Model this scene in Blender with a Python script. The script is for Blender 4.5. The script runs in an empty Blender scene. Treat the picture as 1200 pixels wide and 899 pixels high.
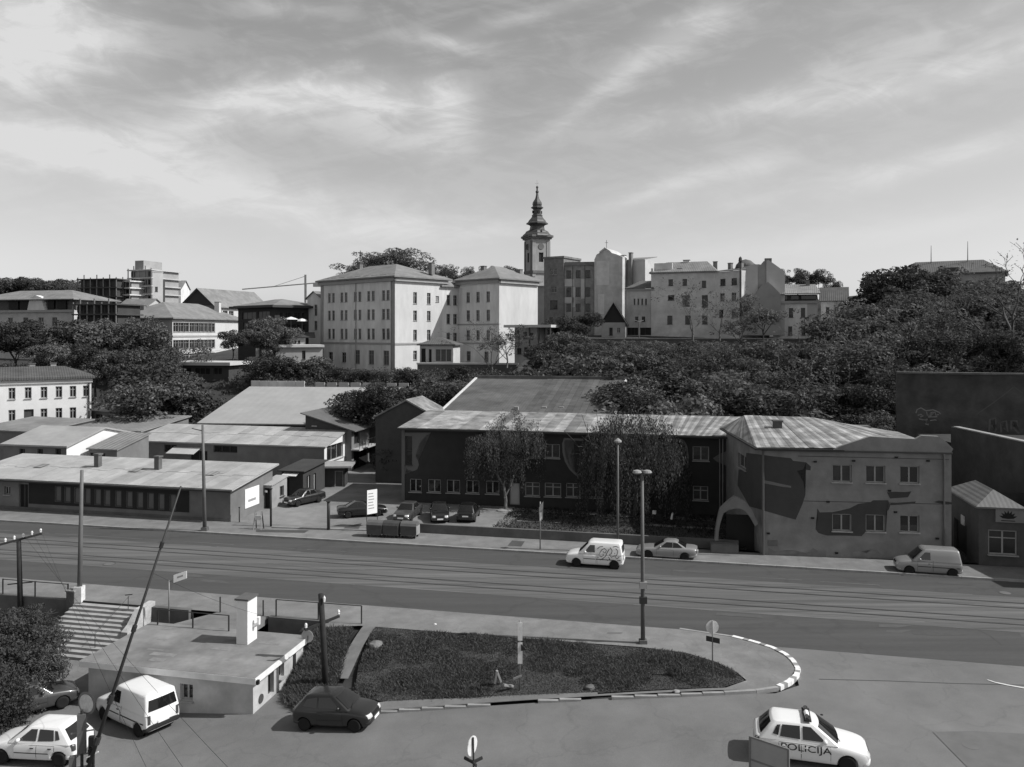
import bpy, bmesh, math, random
import numpy as np
from mathutils import Vector, Matrix
random.seed(7)
rng = np.random.default_rng(7)
SC = bpy.context.scene
COL = SC.collection
R = math.radians
PI = math.pi

# ------------------------------------------------------------------ camera
FPX, CAMZ = 950.0, 16.7                       # focal length in photo pixels, camera height over the street
HORIZON = 390.0                               # the camera looks level through a shifted lens: horizon row of the photograph
cam_d = bpy.data.cameras.new('camera')
cam_d.sensor_width = 36.0
cam_d.lens = 36.0 * FPX / 1200.0
cam_d.clip_end = 6000
cam_d.clip_start = 0.3
cam = bpy.data.objects.new('camera', cam_d)
COL.objects.link(cam)
cam.location = (0, 0, CAMZ)
cam.rotation_euler = (PI / 2, 0, 0)
cam_d.shift_y = -(449.5 - HORIZON) / 1200.0
SC.camera = cam

# ------------------------------------------------------------------ light
SUN_EL, SUN_AZ = R(44), math.atan2(1.0, -0.14)     # azimuth clockwise from +Y
SUN_DIR = Vector((math.sin(SUN_AZ) * math.cos(SUN_EL), math.cos(SUN_AZ) * math.cos(SUN_EL), math.sin(SUN_EL)))
sun_d = bpy.data.lights.new('sun', 'SUN')
sun_d.energy = 4.5
sun_d.angle = R(0.5)
sun_d.color = (1.0, 0.995, 0.985)
sun = bpy.data.objects.new('sun', sun_d)
COL.objects.link(sun)
sun.rotation_euler = (-SUN_DIR).to_track_quat('-Z', 'Y').to_euler()
SC.view_settings.view_transform = 'Standard'
SC.view_settings.look = 'None'
SC.view_settings.exposure = 0.0
SC.view_settings.gamma = 1.0

def ray(px, py):
    return Vector(((px - 600) / FPX, 1.0, (HORIZON - py) / FPX))
def G(px, py, z=0.0):
    r = ray(px, py)
    k = (z - CAMZ) / r.z
    return Vector((k * r.x, k * r.y, z))
def AT(px, py, Y):
    r = ray(px, py)
    k = Y / r.y
    return Vector((k * r.x, Y, CAMZ + k * r.z))

# sky: Nishita turned to grey (the photograph is black and white) with thin cirrus
world = bpy.data.worlds.new('World')
SC.world = world
world.use_nodes = True
NT = world.node_tree
NT.nodes.clear()
def wn(kind, **kw):
    n = NT.nodes.new(kind)
    for k, v in kw.items():
        setattr(n, k, v)
    return n
def wl(a, b):
    NT.links.new(a, b)
def wm(op, a, b=None, clamp=False):
    n = NT.nodes.new('ShaderNodeMath')
    n.operation = op
    n.use_clamp = clamp
    for i, s in enumerate((a, b)):
        if s is None:
            continue
        if isinstance(s, (int, float)):
            n.inputs[i].default_value = s
        else:
            NT.links.new(s, n.inputs[i])
    return n.outputs[0]
w_out = wn('ShaderNodeOutputWorld')
w_bg = wn('ShaderNodeBackground')
wl(w_bg.outputs[0], w_out.inputs[0])
w_sky = wn('ShaderNodeTexSky', sky_type='NISHITA', sun_disc=False)
w_sky.sun_elevation = SUN_EL
w_sky.sun_rotation = SUN_AZ
w_sky.altitude = 120
w_sky.air_density = 1.0
w_sky.dust_density = 1.2
w_bw = wn('ShaderNodeRGBToBW')
wl(w_sky.outputs[0], w_bw.inputs[0])
w_tc = wn('ShaderNodeTexCoord')
w_sep = wn('ShaderNodeSeparateXYZ')
wl(w_tc.outputs['Generated'], w_sep.inputs[0])
w_az = wm('ARCTAN2', w_sep.outputs[0], w_sep.outputs[1])
w_el = wm('ARCSINE', w_sep.outputs[2])
def w_comb(x, y, z=0.0):
    c = wn('ShaderNodeCombineXYZ')
    for i, s in enumerate((x, y, z)):
        if isinstance(s, (int, float)):
            c.inputs[i].default_value = s
        else:
            wl(s, c.inputs[i])
    return c.outputs[0]
def w_noise(vec, scale, detail=8, rough=0.6, dist=0.0):
    n = wn('ShaderNodeTexNoise')
    n.inputs['Scale'].default_value = scale
    n.inputs['Detail'].default_value = detail
    n.inputs['Roughness'].default_value = rough
    n.inputs['Distortion'].default_value = dist
    wl(vec, n.inputs['Vector'])
    return n.outputs['Fac']
def w_rot(theta, sx, sy, a0=0.0, e0=0.0):
    """direction (azimuth, elevation) turned by theta about (a0, e0) and scaled"""
    c, s = math.cos(theta), math.sin(theta)
    da, de = wm('SUBTRACT', w_az, a0), wm('SUBTRACT', w_el, e0)
    u = wm('ADD', wm('MULTIPLY', da, c), wm('MULTIPLY', de, s))
    v = wm('SUBTRACT', wm('MULTIPLY', de, c), wm('MULTIPLY', da, s))
    return wm('MULTIPLY', u, sx), wm('MULTIPLY', v, sy)
def w_ramp(x, lo, hi):
    n = wn('ShaderNodeMapRange')
    n.interpolation_type = 'SMOOTHSTEP'
    n.inputs[1].default_value = lo
    n.inputs[2].default_value = hi
    wl(x, n.inputs[0])
    return n.outputs[0]
# soft bending of the coordinates
warp = w_noise(w_comb(w_az, w_el), 9.0, 7, 0.6)
warp2 = w_noise(w_comb(w_el, w_az, 3.0), 8.0, 7, 0.6)
def puff(px, py, rx, ry, tilt, amt):
    d = ray(px, py).normalized()
    a0, e0 = math.atan2(d.x, d.y), math.asin(d.z)
    u, v = w_rot(R(tilt), FPX / rx, FPX / ry, a0, e0)
    uu = wm('ADD', u, wm('MULTIPLY', wm('SUBTRACT', warp, 0.5), 1.6))
    vv = wm('ADD', v, wm('MULTIPLY', wm('SUBTRACT', warp2, 0.5), 2.0))
    d2 = wm('ADD', wm('MULTIPLY', uu, uu), wm('MULTIPLY', vv, vv))
    return wm('MULTIPLY', wm('POWER', 2.718, wm('MULTIPLY', d2, -1.0)), amt)
PUFFS = [(60, 36, 70, 40, 8, 1.1), (10, 62, 60, 40, 0, 0.6), (300, 118, 62, 20, 14, 0.55), (385, 108, 70, 22, -4, 0.7), (462, 118, 62, 24, -8, 0.6), (522, 112, 22, 30, 55, 0.6),
         (520, 150, 32, 22, 20, 0.4), (430, 155, 120, 18, -8, 0.35), (228, 142, 62, 22, 10, 0.55), (130, 172, 120, 20, -2, 0.6), (30, 168, 80, 26, -8, 0.6), (200, 212, 210, 28, -10, 0.6), (360, 250, 170, 24, -6, 0.5), (80, 250, 140, 20, -12, 0.25),
         (690, 122, 75, 10, 34, 0.3), (775, 62, 75, 20, 30, 0.34), (815, 38, 48, 17, 12, 0.34), (960, 112, 190, 15, 5, 0.5), (1120, 85, 150, 18, 12, 0.45), (1080, 45, 150, 16, 12, 0.3),
         (770, 222, 105, 11, 17, 0.45), (870, 200, 55, 11, 10, 0.4), (1060, 200, 190, 13, 7, 0.45), (1150, 170, 110, 12, 12, 0.35), (525, 50, 48, 8, -5, 0.45), (620, 18, 90, 8, 14, 0.3), (470, 272, 160, 18, 2, 0.35),
         (960, 285, 200, 14, 5, 0.4), (1120, 265, 120, 14, 8, 0.35), (330, 8, 60, 10, 0, 0.25)]
tot = None
for p in PUFFS:
    m = puff(*p)
    tot = m if tot is None else wm('ADD', tot, m)
su, sv = w_rot(R(12), 3.0, 16.0)
streak = w_noise(w_comb(su, sv, 0.3), 1.6, 9, 0.62, 0.6)
su2, sv2 = w_rot(R(-9), 5.0, 14.0)
streak2 = w_noise(w_comb(su2, sv2, 4.0), 2.2, 9, 0.64, 0.9)
wisp = wm('MULTIPLY', wm('ADD', streak, streak2), 0.5)
base_c = wm('MULTIPLY', w_ramp(wisp, 0.44, 0.62), 0.16)
body_c = wm('MULTIPLY', tot, wm('ADD', 0.62, wm('MULTIPLY', w_ramp(wisp, 0.38, 0.6), 0.6)), True)
cl = wm('MINIMUM', wm('ADD', base_c, body_c), 1.0)
low = w_ramp(w_el, 0.0, 0.30)                    # pale air near the horizon
cl2 = wm('ADD', cl, wm('MULTIPLY', wm('SUBTRACT', 1.0, low), 0.0), True)
w_mix = wn('ShaderNodeMix', data_type='FLOAT')
CLOUD_V, SKY_K = 5.5, 1.09
wl(cl2, w_mix.inputs[0])
wl(wm('MULTIPLY', w_bw.outputs[0], SKY_K), w_mix.inputs[2])
w_mix.inputs[3].default_value = CLOUD_V
wl(w_mix.outputs[0], w_bg.inputs[0])
w_bg.inputs[1].default_value = 0.13

# ------------------------------------------------------------------ materials (grey values only: the photograph is black and white)
MATS = {}
def nmat(name):
    m = bpy.data.materials.new(name)
    m.use_nodes = True
    nt = m.node_tree
    b = nt.nodes['Principled BSDF']
    return m, nt, b
def mat(name, c, rough=0.85, var=0.22, sc=1.2, bump=0.0, bsc=14.0, spec=0.3, metal=0.0, rot=0.0, stretch=(1, 1, 1), stain=0.0, ssc=0.25, coat=0.0, crack=0.0, csc=0.16):
    if name in MATS:
        return MATS[name]
    m, nt, b = nmat(name)
    L = nt.links.new
    tc = nt.nodes.new('ShaderNodeTexCoord')
    mp = nt.nodes.new('ShaderNodeMapping')
    mp.inputs['Rotation'].default_value = (0, 0, rot)
    mp.inputs['Scale'].default_value = stretch
    L(tc.outputs['Object'], mp.inputs[0])
    def noise(scale, det, ro=0.6):
        n = nt.nodes.new('ShaderNodeTexNoise')
        n.inputs['Scale'].default_value = scale
        n.inputs['Detail'].default_value = det
        n.inputs['Roughness'].default_value = ro
        L(mp.outputs[0], n.inputs['Vector'])
        return n.outputs['Fac']
    def rng_(x, a, bb, lo=0.25, hi=0.75):
        n = nt.nodes.new('ShaderNodeMapRange')
        n.inputs[1].default_value, n.inputs[2].default_value = lo, hi
        n.inputs[3].default_value, n.inputs[4].default_value = a, bb
        L(x, n.inputs[0])
        return n.outputs[0]
    def mul(x, y):
        n = nt.nodes.new('ShaderNodeMath')
        n.operation = 'MULTIPLY'
        L(x, n.inputs[0])
        if isinstance(y, (int, float)):
            n.inputs[1].default_value = y
        else:
            L(y, n.inputs[1])
        return n.outputs[0]
    v = mul(rng_(noise(sc, 8, 0.65), 1 - var, 1 + var), c)
    if stain:
        v = mul(v, rng_(noise(ssc, 5, 0.55), 1 - stain, 1 + stain * 0.6))
    if crack:
        wa = nt.nodes.new('ShaderNodeTexNoise')
        wa.inputs['Scale'].default_value = 0.7
        wa.inputs['Detail'].default_value = 7
        L(tc.outputs['Object'], wa.inputs['Vector'])
        vm = nt.nodes.new('ShaderNodeVectorMath')
        vm.operation = 'MULTIPLY_ADD'
        vm.inputs[1].default_value = (3.2, 3.2, 0)
        L(wa.outputs['Color'], vm.inputs[0])
        L(tc.outputs['Object'], vm.inputs[2])
        vo = nt.nodes.new('ShaderNodeTexVoronoi')
        vo.feature = 'DISTANCE_TO_EDGE'
        vo.inputs['Scale'].default_value = csc
        L(vm.outputs[0], vo.inputs['Vector'])
        v = mul(v, rng_(vo.outputs['Distance'], 1 - crack, 1.0, 0.0, 0.02))
        v = mul(v, rng_(noise(22, 3, 0.7), 0.86, 1.14))
    cc = nt.nodes.new('ShaderNodeCombineColor')
    for i in range(3):
        L(v, cc.inputs[i])
    L(cc.outputs[0], b.inputs['Base Color'])
    b.inputs['Roughness'].default_value = rough
    b.inputs['Specular IOR Level'].default_value = spec
    b.inputs['Metallic'].default_value = metal
    if coat:
        b.inputs['Coat Weight'].default_value = coat
        b.inputs['Coat Roughness'].default_value = 0.08
    if bump:
        bn = nt.nodes.new('ShaderNodeBump')
        bn.inputs['Strength'].default_value = bump
        bn.inputs['Distance'].default_value = 0.03
        L(noise(bsc, 6, 0.65), bn.inputs['Height'])
        L(bn.outputs[0], b.inputs['Normal'])
    MATS[name] = m
    return m
def ribbed(name, c, period=0.18, axis='X', rot=0.0, var=0.25, rough=0.55, depth=0.04, spec=0.4, sc=0.8, stain=0.2, metal=0.0, strength=0.8, ssc=0.25):
    """sheet metal / asbestos sheet / tiles: real colour wear plus a bumped rib"""
    if name in MATS:
        return MATS[name]
    m = mat(name, c, rough, var, sc, 0.0, spec=spec, stain=stain, metal=metal, ssc=ssc)
    nt = m.node_tree
    b = nt.nodes['Principled BSDF']
    tc = nt.nodes.new('ShaderNodeTexCoord')
    mp = nt.nodes.new('ShaderNodeMapping')
    mp.inputs['Rotation'].default_value = (0, 0, rot)
    nt.links.new(tc.outputs['Object'], mp.inputs[0])
    wv = nt.nodes.new('ShaderNodeTexWave')
    wv.wave_type = 'BANDS'
    wv.bands_direction = axis
    wv.inputs['Scale'].default_value = 2 * PI / (20 * period) * 1.0
    wv.inputs['Distortion'].default_value = 0.0
    nt.links.new(mp.outputs[0], wv.inputs['Vector'])
    bn = nt.nodes.new('ShaderNodeBump')
    bn.inputs['Strength'].default_value = strength
    bn.inputs['Distance'].default_value = depth
    nt.links.new(wv.outputs['Fac'], bn.inputs['Height'])
    nt.links.new(bn.outputs[0], b.inputs['Normal'])
    return m
def glass_mat(name, c=0.02, rough=0.08, spec=0.5):
    if name in MATS:
        return MATS[name]
    m = mat(name, c, rough, 0.5, 0.6, spec=spec)
    return m
def leaf_mat(name, c, var=0.4, transl=0.3):
    if name in MATS:
        return MATS[name]
    m, nt, b = nmat(name)
    L = nt.links.new
    nt.nodes.remove(b)
    out = nt.nodes['Material Output']
    geo = nt.nodes.new('ShaderNodeNewGeometry')
    mr = nt.nodes.new('ShaderNodeMapRange')
    mr.inputs[3].default_value, mr.inputs[4].default_value = c * (1 - var), c * (1 + var)
    L(geo.outputs['Random Per Island'], mr.inputs[0])
    oi = nt.nodes.new('ShaderNodeObjectInfo')
    mr2 = nt.nodes.new('ShaderNodeMapRange')
    mr2.inputs[3].default_value, mr2.inputs[4].default_value = 0.6, 1.35
    L(oi.outputs['Random'], mr2.inputs[0])
    mu = nt.nodes.new('ShaderNodeMath')
    mu.operation = 'MULTIPLY'
    L(mr.outputs[0], mu.inputs[0])
    L(mr2.outputs[0], mu.inputs[1])
    cc = nt.nodes.new('ShaderNodeCombineColor')
    for i in range(3):
        L(mu.outputs[0], cc.inputs[i])
    d = nt.nodes.new('ShaderNodeBsdfDiffuse')
    t = nt.nodes.new('ShaderNodeBsdfTranslucent')
    L(cc.outputs[0], d.inputs[0])
    L(cc.outputs[0], t.inputs[0])
    mx = nt.nodes.new('ShaderNodeMixShader')
    mx.inputs[0].default_value = transl
    L(d.outputs[0], mx.inputs[1])
    L(t.outputs[0], mx.inputs[2])
    L(mx.outputs[0], out.inputs[0])
    MATS[name] = m
    return m

# ------------------------------------------------------------------ mesh builder
class MB:
    def __init__(self):
        self.v, self.f, self.mi, self.cur = [], [], [], 0
    def add(self, vs, fs):
        o = len(self.v)
        self.v += [tuple(p) for p in vs]
        for f in fs:
            self.f.append(tuple(i + o for i in f))
            self.mi.append(self.cur)
        return self
    def box(self, x0, x1, y0, y1, z0, z1):
        return self.add([(x0, y0, z0), (x1, y0, z0), (x1, y1, z0), (x0, y1, z0), (x0, y0, z1), (x1, y0, z1), (x1, y1, z1), (x0, y1, z1)],
                        [(0, 3, 2, 1), (4, 5, 6, 7), (0, 1, 5, 4), (1, 2, 6, 5), (2, 3, 7, 6), (3, 0, 4, 7)])
    def bar(self, a, b, w, h):
        """box beam of width w and height h between two points"""
        a, b = Vector(a), Vector(b)
        d = (b - a).normalized()
        s = d.cross(Vector((0, 0, 1)))
        s = Vector((1, 0, 0)) if s.length < 1e-4 else s.normalized()
        u = s.cross(d)
        s, u = s * w / 2, u * h / 2
        return self.add([a - s - u, a + s - u, a + s + u, a - s + u, b - s - u, b + s - u, b + s + u, b - s + u],
                        [(0, 1, 2, 3), (7, 6, 5, 4), (0, 4, 5, 1), (1, 5, 6, 2), (2, 6, 7, 3), (3, 7, 4, 0)])
    def poly(self, pts):
        return self.add(pts, [tuple(range(len(pts)))])
    def prism(self, pts, z0, z1):
        n = len(pts)
        vs = [(p[0], p[1], z0) for p in pts] + [(p[0], p[1], z1) for p in pts]
        return self.add(vs, [tuple(range(n))[::-1], tuple(range(n, 2 * n))] + [(i, (i + 1) % n, n + (i + 1) % n, n + i) for i in range(n)])
    def extrude(self, pts, vec):
        n = len(pts)
        vec = Vector(vec)
        vs = [Vector(p) for p in pts] + [Vector(p) + vec for p in pts]
        return self.add(vs, [tuple(range(n))[::-1], tuple(range(n, 2 * n))] + [(i, (i + 1) % n, n + (i + 1) % n, n + i) for i in range(n)])
    def tube(self, pts, rad, n=6, cap=True):
        pts = [Vector(p) for p in pts]
        if isinstance(rad, (int, float)):
            rad = [rad] * len(pts)
        o = len(self.v)
        ref = None
        for i, p in enumerate(pts):
            d = (pts[min(i + 1, len(pts) - 1)] - pts[max(i - 1, 0)]).normalized()
            if ref is None:
                ref = d.orthogonal().normalized()
            s = (ref - d * ref.dot(d))
            s = s.normalized() if s.length > 1e-5 else d.orthogonal().normalized()
            ref = s
            u = d.cross(s)
            for k in range(n):
                a = 2 * PI * k / n
                self.v.append(tuple(p + (s * math.cos(a) + u * math.sin(a)) * rad[i]))
        for i in range(len(pts) - 1):
            for k in range(n):
                self.f.append((o + i * n + k, o + i * n + (k + 1) % n, o + (i + 1) * n + (k + 1) % n, o + (i + 1) * n + k))
                self.mi.append(self.cur)
        if cap:
            self.f.append(tuple(o + k for k in range(n))[::-1])
            self.f.append(tuple(o + (len(pts) - 1) * n + k for k in range(n)))
            self.mi += [self.cur] * 2
        return self
    def lathe(self, prof, n=12, c=(0, 0, 0), axis='Z', rot=0.0):
        o = len(self.v)
        for r_, h in prof:
            for k in range(n):
                a = 2 * PI * k / n + rot
                x, y = r_ * math.cos(a), r_ * math.sin(a)
                p = (x, y, h) if axis == 'Z' else ((x, h, y) if axis == 'Y' else (h, x, y))
                self.v.append((p[0] + c[0], p[1] + c[1], p[2] + c[2]))
        for i in range(len(prof) - 1):
            for k in range(n):
                self.f.append((o + i * n + k, o + i * n + (k + 1) % n, o + (i + 1) * n + (k + 1) % n, o + (i + 1) * n + k))
                self.mi.append(self.cur)
        self.f.append(tuple(o + k for k in range(n))[::-1])
        self.f.append(tuple(o + (len(prof) - 1) * n + k for k in range(n)))
        self.mi += [self.cur] * 2
        return self
    def mesh(self, name, m, smooth=False):
        me = bpy.data.meshes.new(name)
        me.from_pydata(self.v, [], self.f)
        bm = bmesh.new()
        bm.from_mesh(me)
        bmesh.ops.recalc_face_normals(bm, faces=bm.faces)
        bm.to_mesh(me)
        bm.free()
        for mm in (m if isinstance(m, (list, tuple)) else [m]):
            me.materials.append(mm)
        if any(self.mi):
            me.polygons.foreach_set('material_index', self.mi)
        if smooth:
            me.polygons.foreach_set('use_smooth', [True] * len(me.polygons))
        return me
    def build(self, name, m, parent=None, label=None, loc=None, rz=0.0, smooth=False):
        return link(name, self.mesh(name, m, smooth), parent, label, loc, rz)
def link(name, me, parent=None, label=None, loc=None, rz=0.0):
    o = bpy.data.objects.new(name, me)
    COL.objects.link(o)
    if parent is not None:
        o.parent = parent
    if label:
        o['label'] = label
    if loc is not None:
        o.location = loc
    if rz:
        o.rotation_euler = (0, 0, rz)
    return o
def thing(name, label, cat, loc=(0, 0, 0), rz=0.0, group=None):
    o = bpy.data.objects.new(name, None)
    o.empty_display_size = 0.2
    COL.objects.link(o)
    o.location = loc
    o.rotation_euler = (0, 0, rz)
    o['label'] = label
    o['category'] = cat
    if group:
        o['group'] = group
    return o
def tag(o, label, cat, group=None):
    o['label'], o['category'] = label, cat
    if group:
        o['group'] = group
    return o
def struct(o, kind='structure'):
    o['kind'] = kind
    return o
def copy_tree(o, loc, rz, label=None, group=None, scale=None):
    c = o.copy()
    COL.objects.link(c)
    c.location = loc
    c.rotation_euler = (0, 0, rz)
    if scale:
        c.scale = scale
    if label:
        c['label'] = label
    if group:
        c['group'] = group
    for ch in o.children:
        d = ch.copy()
        COL.objects.link(d)
        d.parent = c
        for g in ch.children:
            e = g.copy()
            COL.objects.link(e)
            e.parent = d
    return c
def text_mesh(txt, size, depth=0.004):
    cu = bpy.data.curves.new('lettering', 'FONT')
    cu.body = txt
    cu.size = size
    cu.extrude = depth / 2
    cu.align_x = 'CENTER'
    o = bpy.data.objects.new('lettering', cu)
    me = bpy.data.meshes.new_from_object(o)
    bpy.data.objects.remove(o)
    return me

# ------------------------------------------------------------------ the road frame: t along the street, w away from the camera
RA = R(-12.4)
AX = Vector((math.cos(RA), math.sin(RA)))
NX = Vector((-math.sin(RA), math.cos(RA)))
def T(t, w, z=0.0):
    return Vector((AX.x * t + NX.x * w, AX.y * t + NX.y * w, z))
def tw(p):
    return AX.x * p[0] + AX.y * p[1], NX.x * p[0] + NX.y * p[1]
def sstep(a, b, x):
    s = min(1.0, max(0.0, (x - a) / (b - a)))
    return s * s * (3 - 2 * s)
def hill(x, y):
    w = NX.x * x + NX.y * y
    right = sstep(2, 14, x)
    zr = (12.6 + 5.5 * sstep(66, 92, x)) * sstep(84, 152, w) + (3.5 + 5 * sstep(66, 92, x)) * sstep(150, 185, y) + 5 * sstep(230, 420, y)
    zl = 8.8 * sstep(119, 142, y) + 5.0 * sstep(178, 250, y) + 14 * sstep(250, 480, y)
    z = zl * (1 - right) + zr * right
    return z * (1 - 0.75 * sstep(650, 1500, math.hypot(x, y)))
def gz(x, y):
    w = NX.x * x + NX.y * y
    if w > 43.6:
        return hill(x, y) if y > 80 else 0.0
    s = min(1.0, max(0.0, (x + 16) / 26.0))
    zl = -1.75 * (1 - s) ** 1.3
    yp = (43.5 - NX.x * x) / NX.y
    b = sstep(38.2, yp, y)
    left = 1 - sstep(-12.0, -10.6, x)
    b = b * (1 - left) + (1.0 if w > 43.2 else 0.0) * left
    return zl * (1 - b)
def sheet(name, poly, dz, m, step=1.0, label=None, zf=None, parent=None):
    """a ground sheet with the given outline, cut into strips and laid on the terrain"""
    bm = bmesh.new()
    vs = [bm.verts.new((p[0], p[1], 0)) for p in poly]
    bm.faces.new(vs)
    xs = [p[0] for p in poly]
    ys = [p[1] for p in poly]
    if step:
        for ax, lo, hi in ((0, min(xs), max(xs)), (1, min(ys), max(ys))):
            k = math.ceil(lo / step) * step
            while k < hi:
                co = (k, 0, 0) if ax == 0 else (0, k, 0)
                no = (1, 0, 0) if ax == 0 else (0, 1, 0)
                bmesh.ops.bisect_plane(bm, geom=bm.verts[:] + bm.edges[:] + bm.faces[:], plane_co=co, plane_no=no)
                k += step
    bmesh.ops.triangulate(bm, faces=bm.faces)
    zf = zf or gz
    for v in bm.verts:
        v.co.z = zf(v.co.x, v.co.y) + dz
    for f in bm.faces:
        f.smooth = True
        if f.normal.z < 0:
            f.normal_flip()
    me = bpy.data.meshes.new(name)
    bm.to_mesh(me)
    bm.free()
    me.materials.append(m)
    return link(name, me, parent, label)
# ------------------------------------------------------------------ shared materials
M_ASPH = mat('asphalt_road', 0.076, 0.85, 0.16, 0.9, 0.25, 30, spec=.2, rot=-RA, stretch=(0.1, 1.3, 1), stain=0.12, ssc=0.5, crack=.12, csc=.1)
M_ASPH2 = mat('asphalt_worn', 0.165, 0.9, 0.16, 0.45, 0.25, 30, spec=.2, stain=0.2, ssc=0.14, crack=.1, csc=.2)
M_TRACK = mat('asphalt_track', 0.118, 0.85, 0.42, 1.0, 0.3, 20, spec=.2, rot=-RA, stretch=(0.07, 2.2, 1), stain=0.22, ssc=0.4)
M_PAVE = mat('pavement', 0.185, 0.9, 0.2, 0.8, 0.2, 25, stain=0.2, ssc=0.2, crack=.12, csc=.3)
M_KERB = mat('kerb_stone', 0.27, 0.9, 0.25, 1.5, 0.3, 20)
M_YARD = mat('yard_concrete', 0.215, 0.9, 0.22, 0.5, 0.2, 20, stain=0.28, ssc=0.18, crack=.12, csc=.3)
M_EARTH = mat('dry_earth', 0.16, 0.95, 0.3, 0.8, 0.4, 12)
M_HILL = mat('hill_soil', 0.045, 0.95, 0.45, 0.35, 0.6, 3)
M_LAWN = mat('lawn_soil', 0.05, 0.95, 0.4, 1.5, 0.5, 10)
M_RAIL = mat('rail_steel', 0.05, 0.35, 0.3, 0.4, metal=0.4)
M_PATCH = mat('asphalt_patch', 0.13, 0.85, 0.15, 1.0, 0.25, 30)
M_DARKPATCH = mat('asphalt_patch_dark', 0.07, 0.85, 0.2, 1.0, 0.25, 30)
M_WHITE = mat('white_paint', 0.78, 0.6, 0.08, 2.0)
M_WORNWHITE = mat('worn_white_paint', 0.6, 0.8, 0.3, 4.0)
M_STEEL = mat('grey_steel', 0.2, 0.5, 0.2, 1.0, metal=0.3)
M_DKSTEEL = mat('dark_steel', 0.035, 0.55, 0.3, 1.0)
M_POLE = mat('pole_grey', 0.13, 0.6, 0.3, 0.6, stain=0.3)
M_WOOD = mat('pole_wood', 0.03, 0.9, 0.35, 3.0, 0.4, 20)
M_CONC = mat('concrete', 0.3, 0.9, 0.2, 0.8, 0.2, 18, stain=0.25, ssc=0.3)
M_CONCD = mat('concrete_dark', 0.12, 0.9, 0.3, 0.8, 0.3, 14, stain=0.3, ssc=0.3)
M_INSUL = mat('insulator_glaze', 0.75, 0.2, 0.05, 1.0, spec=0.6)
M_BLACK = mat('black', 0.012, 0.6, 0.2, 1.0)

# ------------------------------------------------------------------ terrain: one sheet to the horizon
def ground_grid():
    xs = np.concatenate([np.linspace(-2600, -240, 14), np.linspace(-200, -72, 17), np.arange(-66, 50, 1.5), np.linspace(54, 200, 25), np.linspace(260, 2600, 14)])
    ys = np.concatenate([np.linspace(-400, 0, 6), np.arange(10, 52, 1.0), np.arange(54, 260, 4.0), np.linspace(270, 700, 30), np.linspace(800, 4500, 12)])
    v, f = [], []
    nx = len(xs)
    for y in ys:
        for x in xs:
            z = gz(float(x), float(y))
            w = NX.x * x + NX.y * y
            if 40 < w < 46 and x < -9:
                z = -1.75
            v.append((x, y, z - (0.14 if w < 112 else 0.0)))
    for j in range(len(ys) - 1):
        for i in range(nx - 1):
            a = j * nx + i
            f.append((a, a + 1, a + nx + 1, a + nx))
    me = bpy.data.meshes.new('ground')
    me.from_pydata(v, [], f)
    me.polygons.foreach_set('use_smooth', [True] * len(f))
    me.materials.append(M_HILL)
    return struct(link('ground', me))
ground_grid()
def TT(*pts):
    return [tuple(T(t, w)[:2]) for t, w in pts]
def GG(z, *pts):
    return [tuple(G(x, y, z)[:2]) for x, y in pts]
W0, W1 = 46.3, 60.3                       # near and far edge of the street
# the wide street and the lower lane that joins it on the right
struct(sheet('road', TT((-150, W0 - .05), (-3.4, W0 - .05)) + [(9.3, 45.4), (12.0, 44.2), (13.0, 43.35)] + TT((140, 45.1), (140, W1), (-150, W1)), 0.0, M_ASPH, 0))
low = [(-75, 6), (80, 6), (80, 24), tuple(T(80, 45.12)[:2]), (13.0, 43.37), (13.7, 42.4), (14.2, 41), (13.6, 38.4), (12.2, 37.55), (-8.5, 37.55), tuple(T(-19.5, 43.1)[:2]), tuple(T(-85, 43.1)[:2])]
struct(sheet('lower_street', low, -0.004, M_ASPH2, 0.8, zf=lambda x, y: gz(x, min(y, 36.0))))
struct(sheet('tram_track_bed', TT((-150, 50.2), (140, 50.2), (140, 56.8), (-150, 56.8)), 0.004, M_TRACK, 0))
for w in (51.45, 52.45, 54.55, 55.55):
    mb = MB()
    mb.box(-150, 140, w - 0.04, w + 0.04, 0.005, 0.016)
    struct(mb.build('tram_rail', M_RAIL, rz=RA))
    mb = MB()
    mb.box(-150, 140, w + 0.05, w + 0.17, 0.004, 0.009)
    struct(mb.build('rail_groove', M_DARKPATCH, rz=RA))
# lighter worn seams along the tracks
M_SEAM = mat('track_seam', 0.15, 0.9, 0.5, 0.5, rot=-RA, stretch=(0.3, 3, 1))
for w, a, b in ((50.25, -150, 140), (53.5, -150, 140), (56.75, -60, 140), (50.75, 6, 60), (57.6, -150, 20), (51.9, -40, 3), (54.0, 10, 70), (52.9, -90, -20), (56.2, -30, 25)):
    mb = MB()
    t = a
    while t < b:
        ln = random.uniform(2, 9)
        if random.random() < 0.6:
            o = random.uniform(-.05, .05)
            wd = random.uniform(.03, .1)
            mb.poly([(t, w + o, 0.010), (t + ln, w + o + random.uniform(-.03, .03), 0.010), (t + ln, w + o + wd, 0.010), (t, w + o + wd * .8, 0.010)])
        t += ln + random.uniform(.1, 1.5)
    struct(mb.build('track_seam', M_SEAM, rz=RA))
M_CRACK = mat('tar_crack', 0.07, 0.9, 0.3, 2.0)
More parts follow.
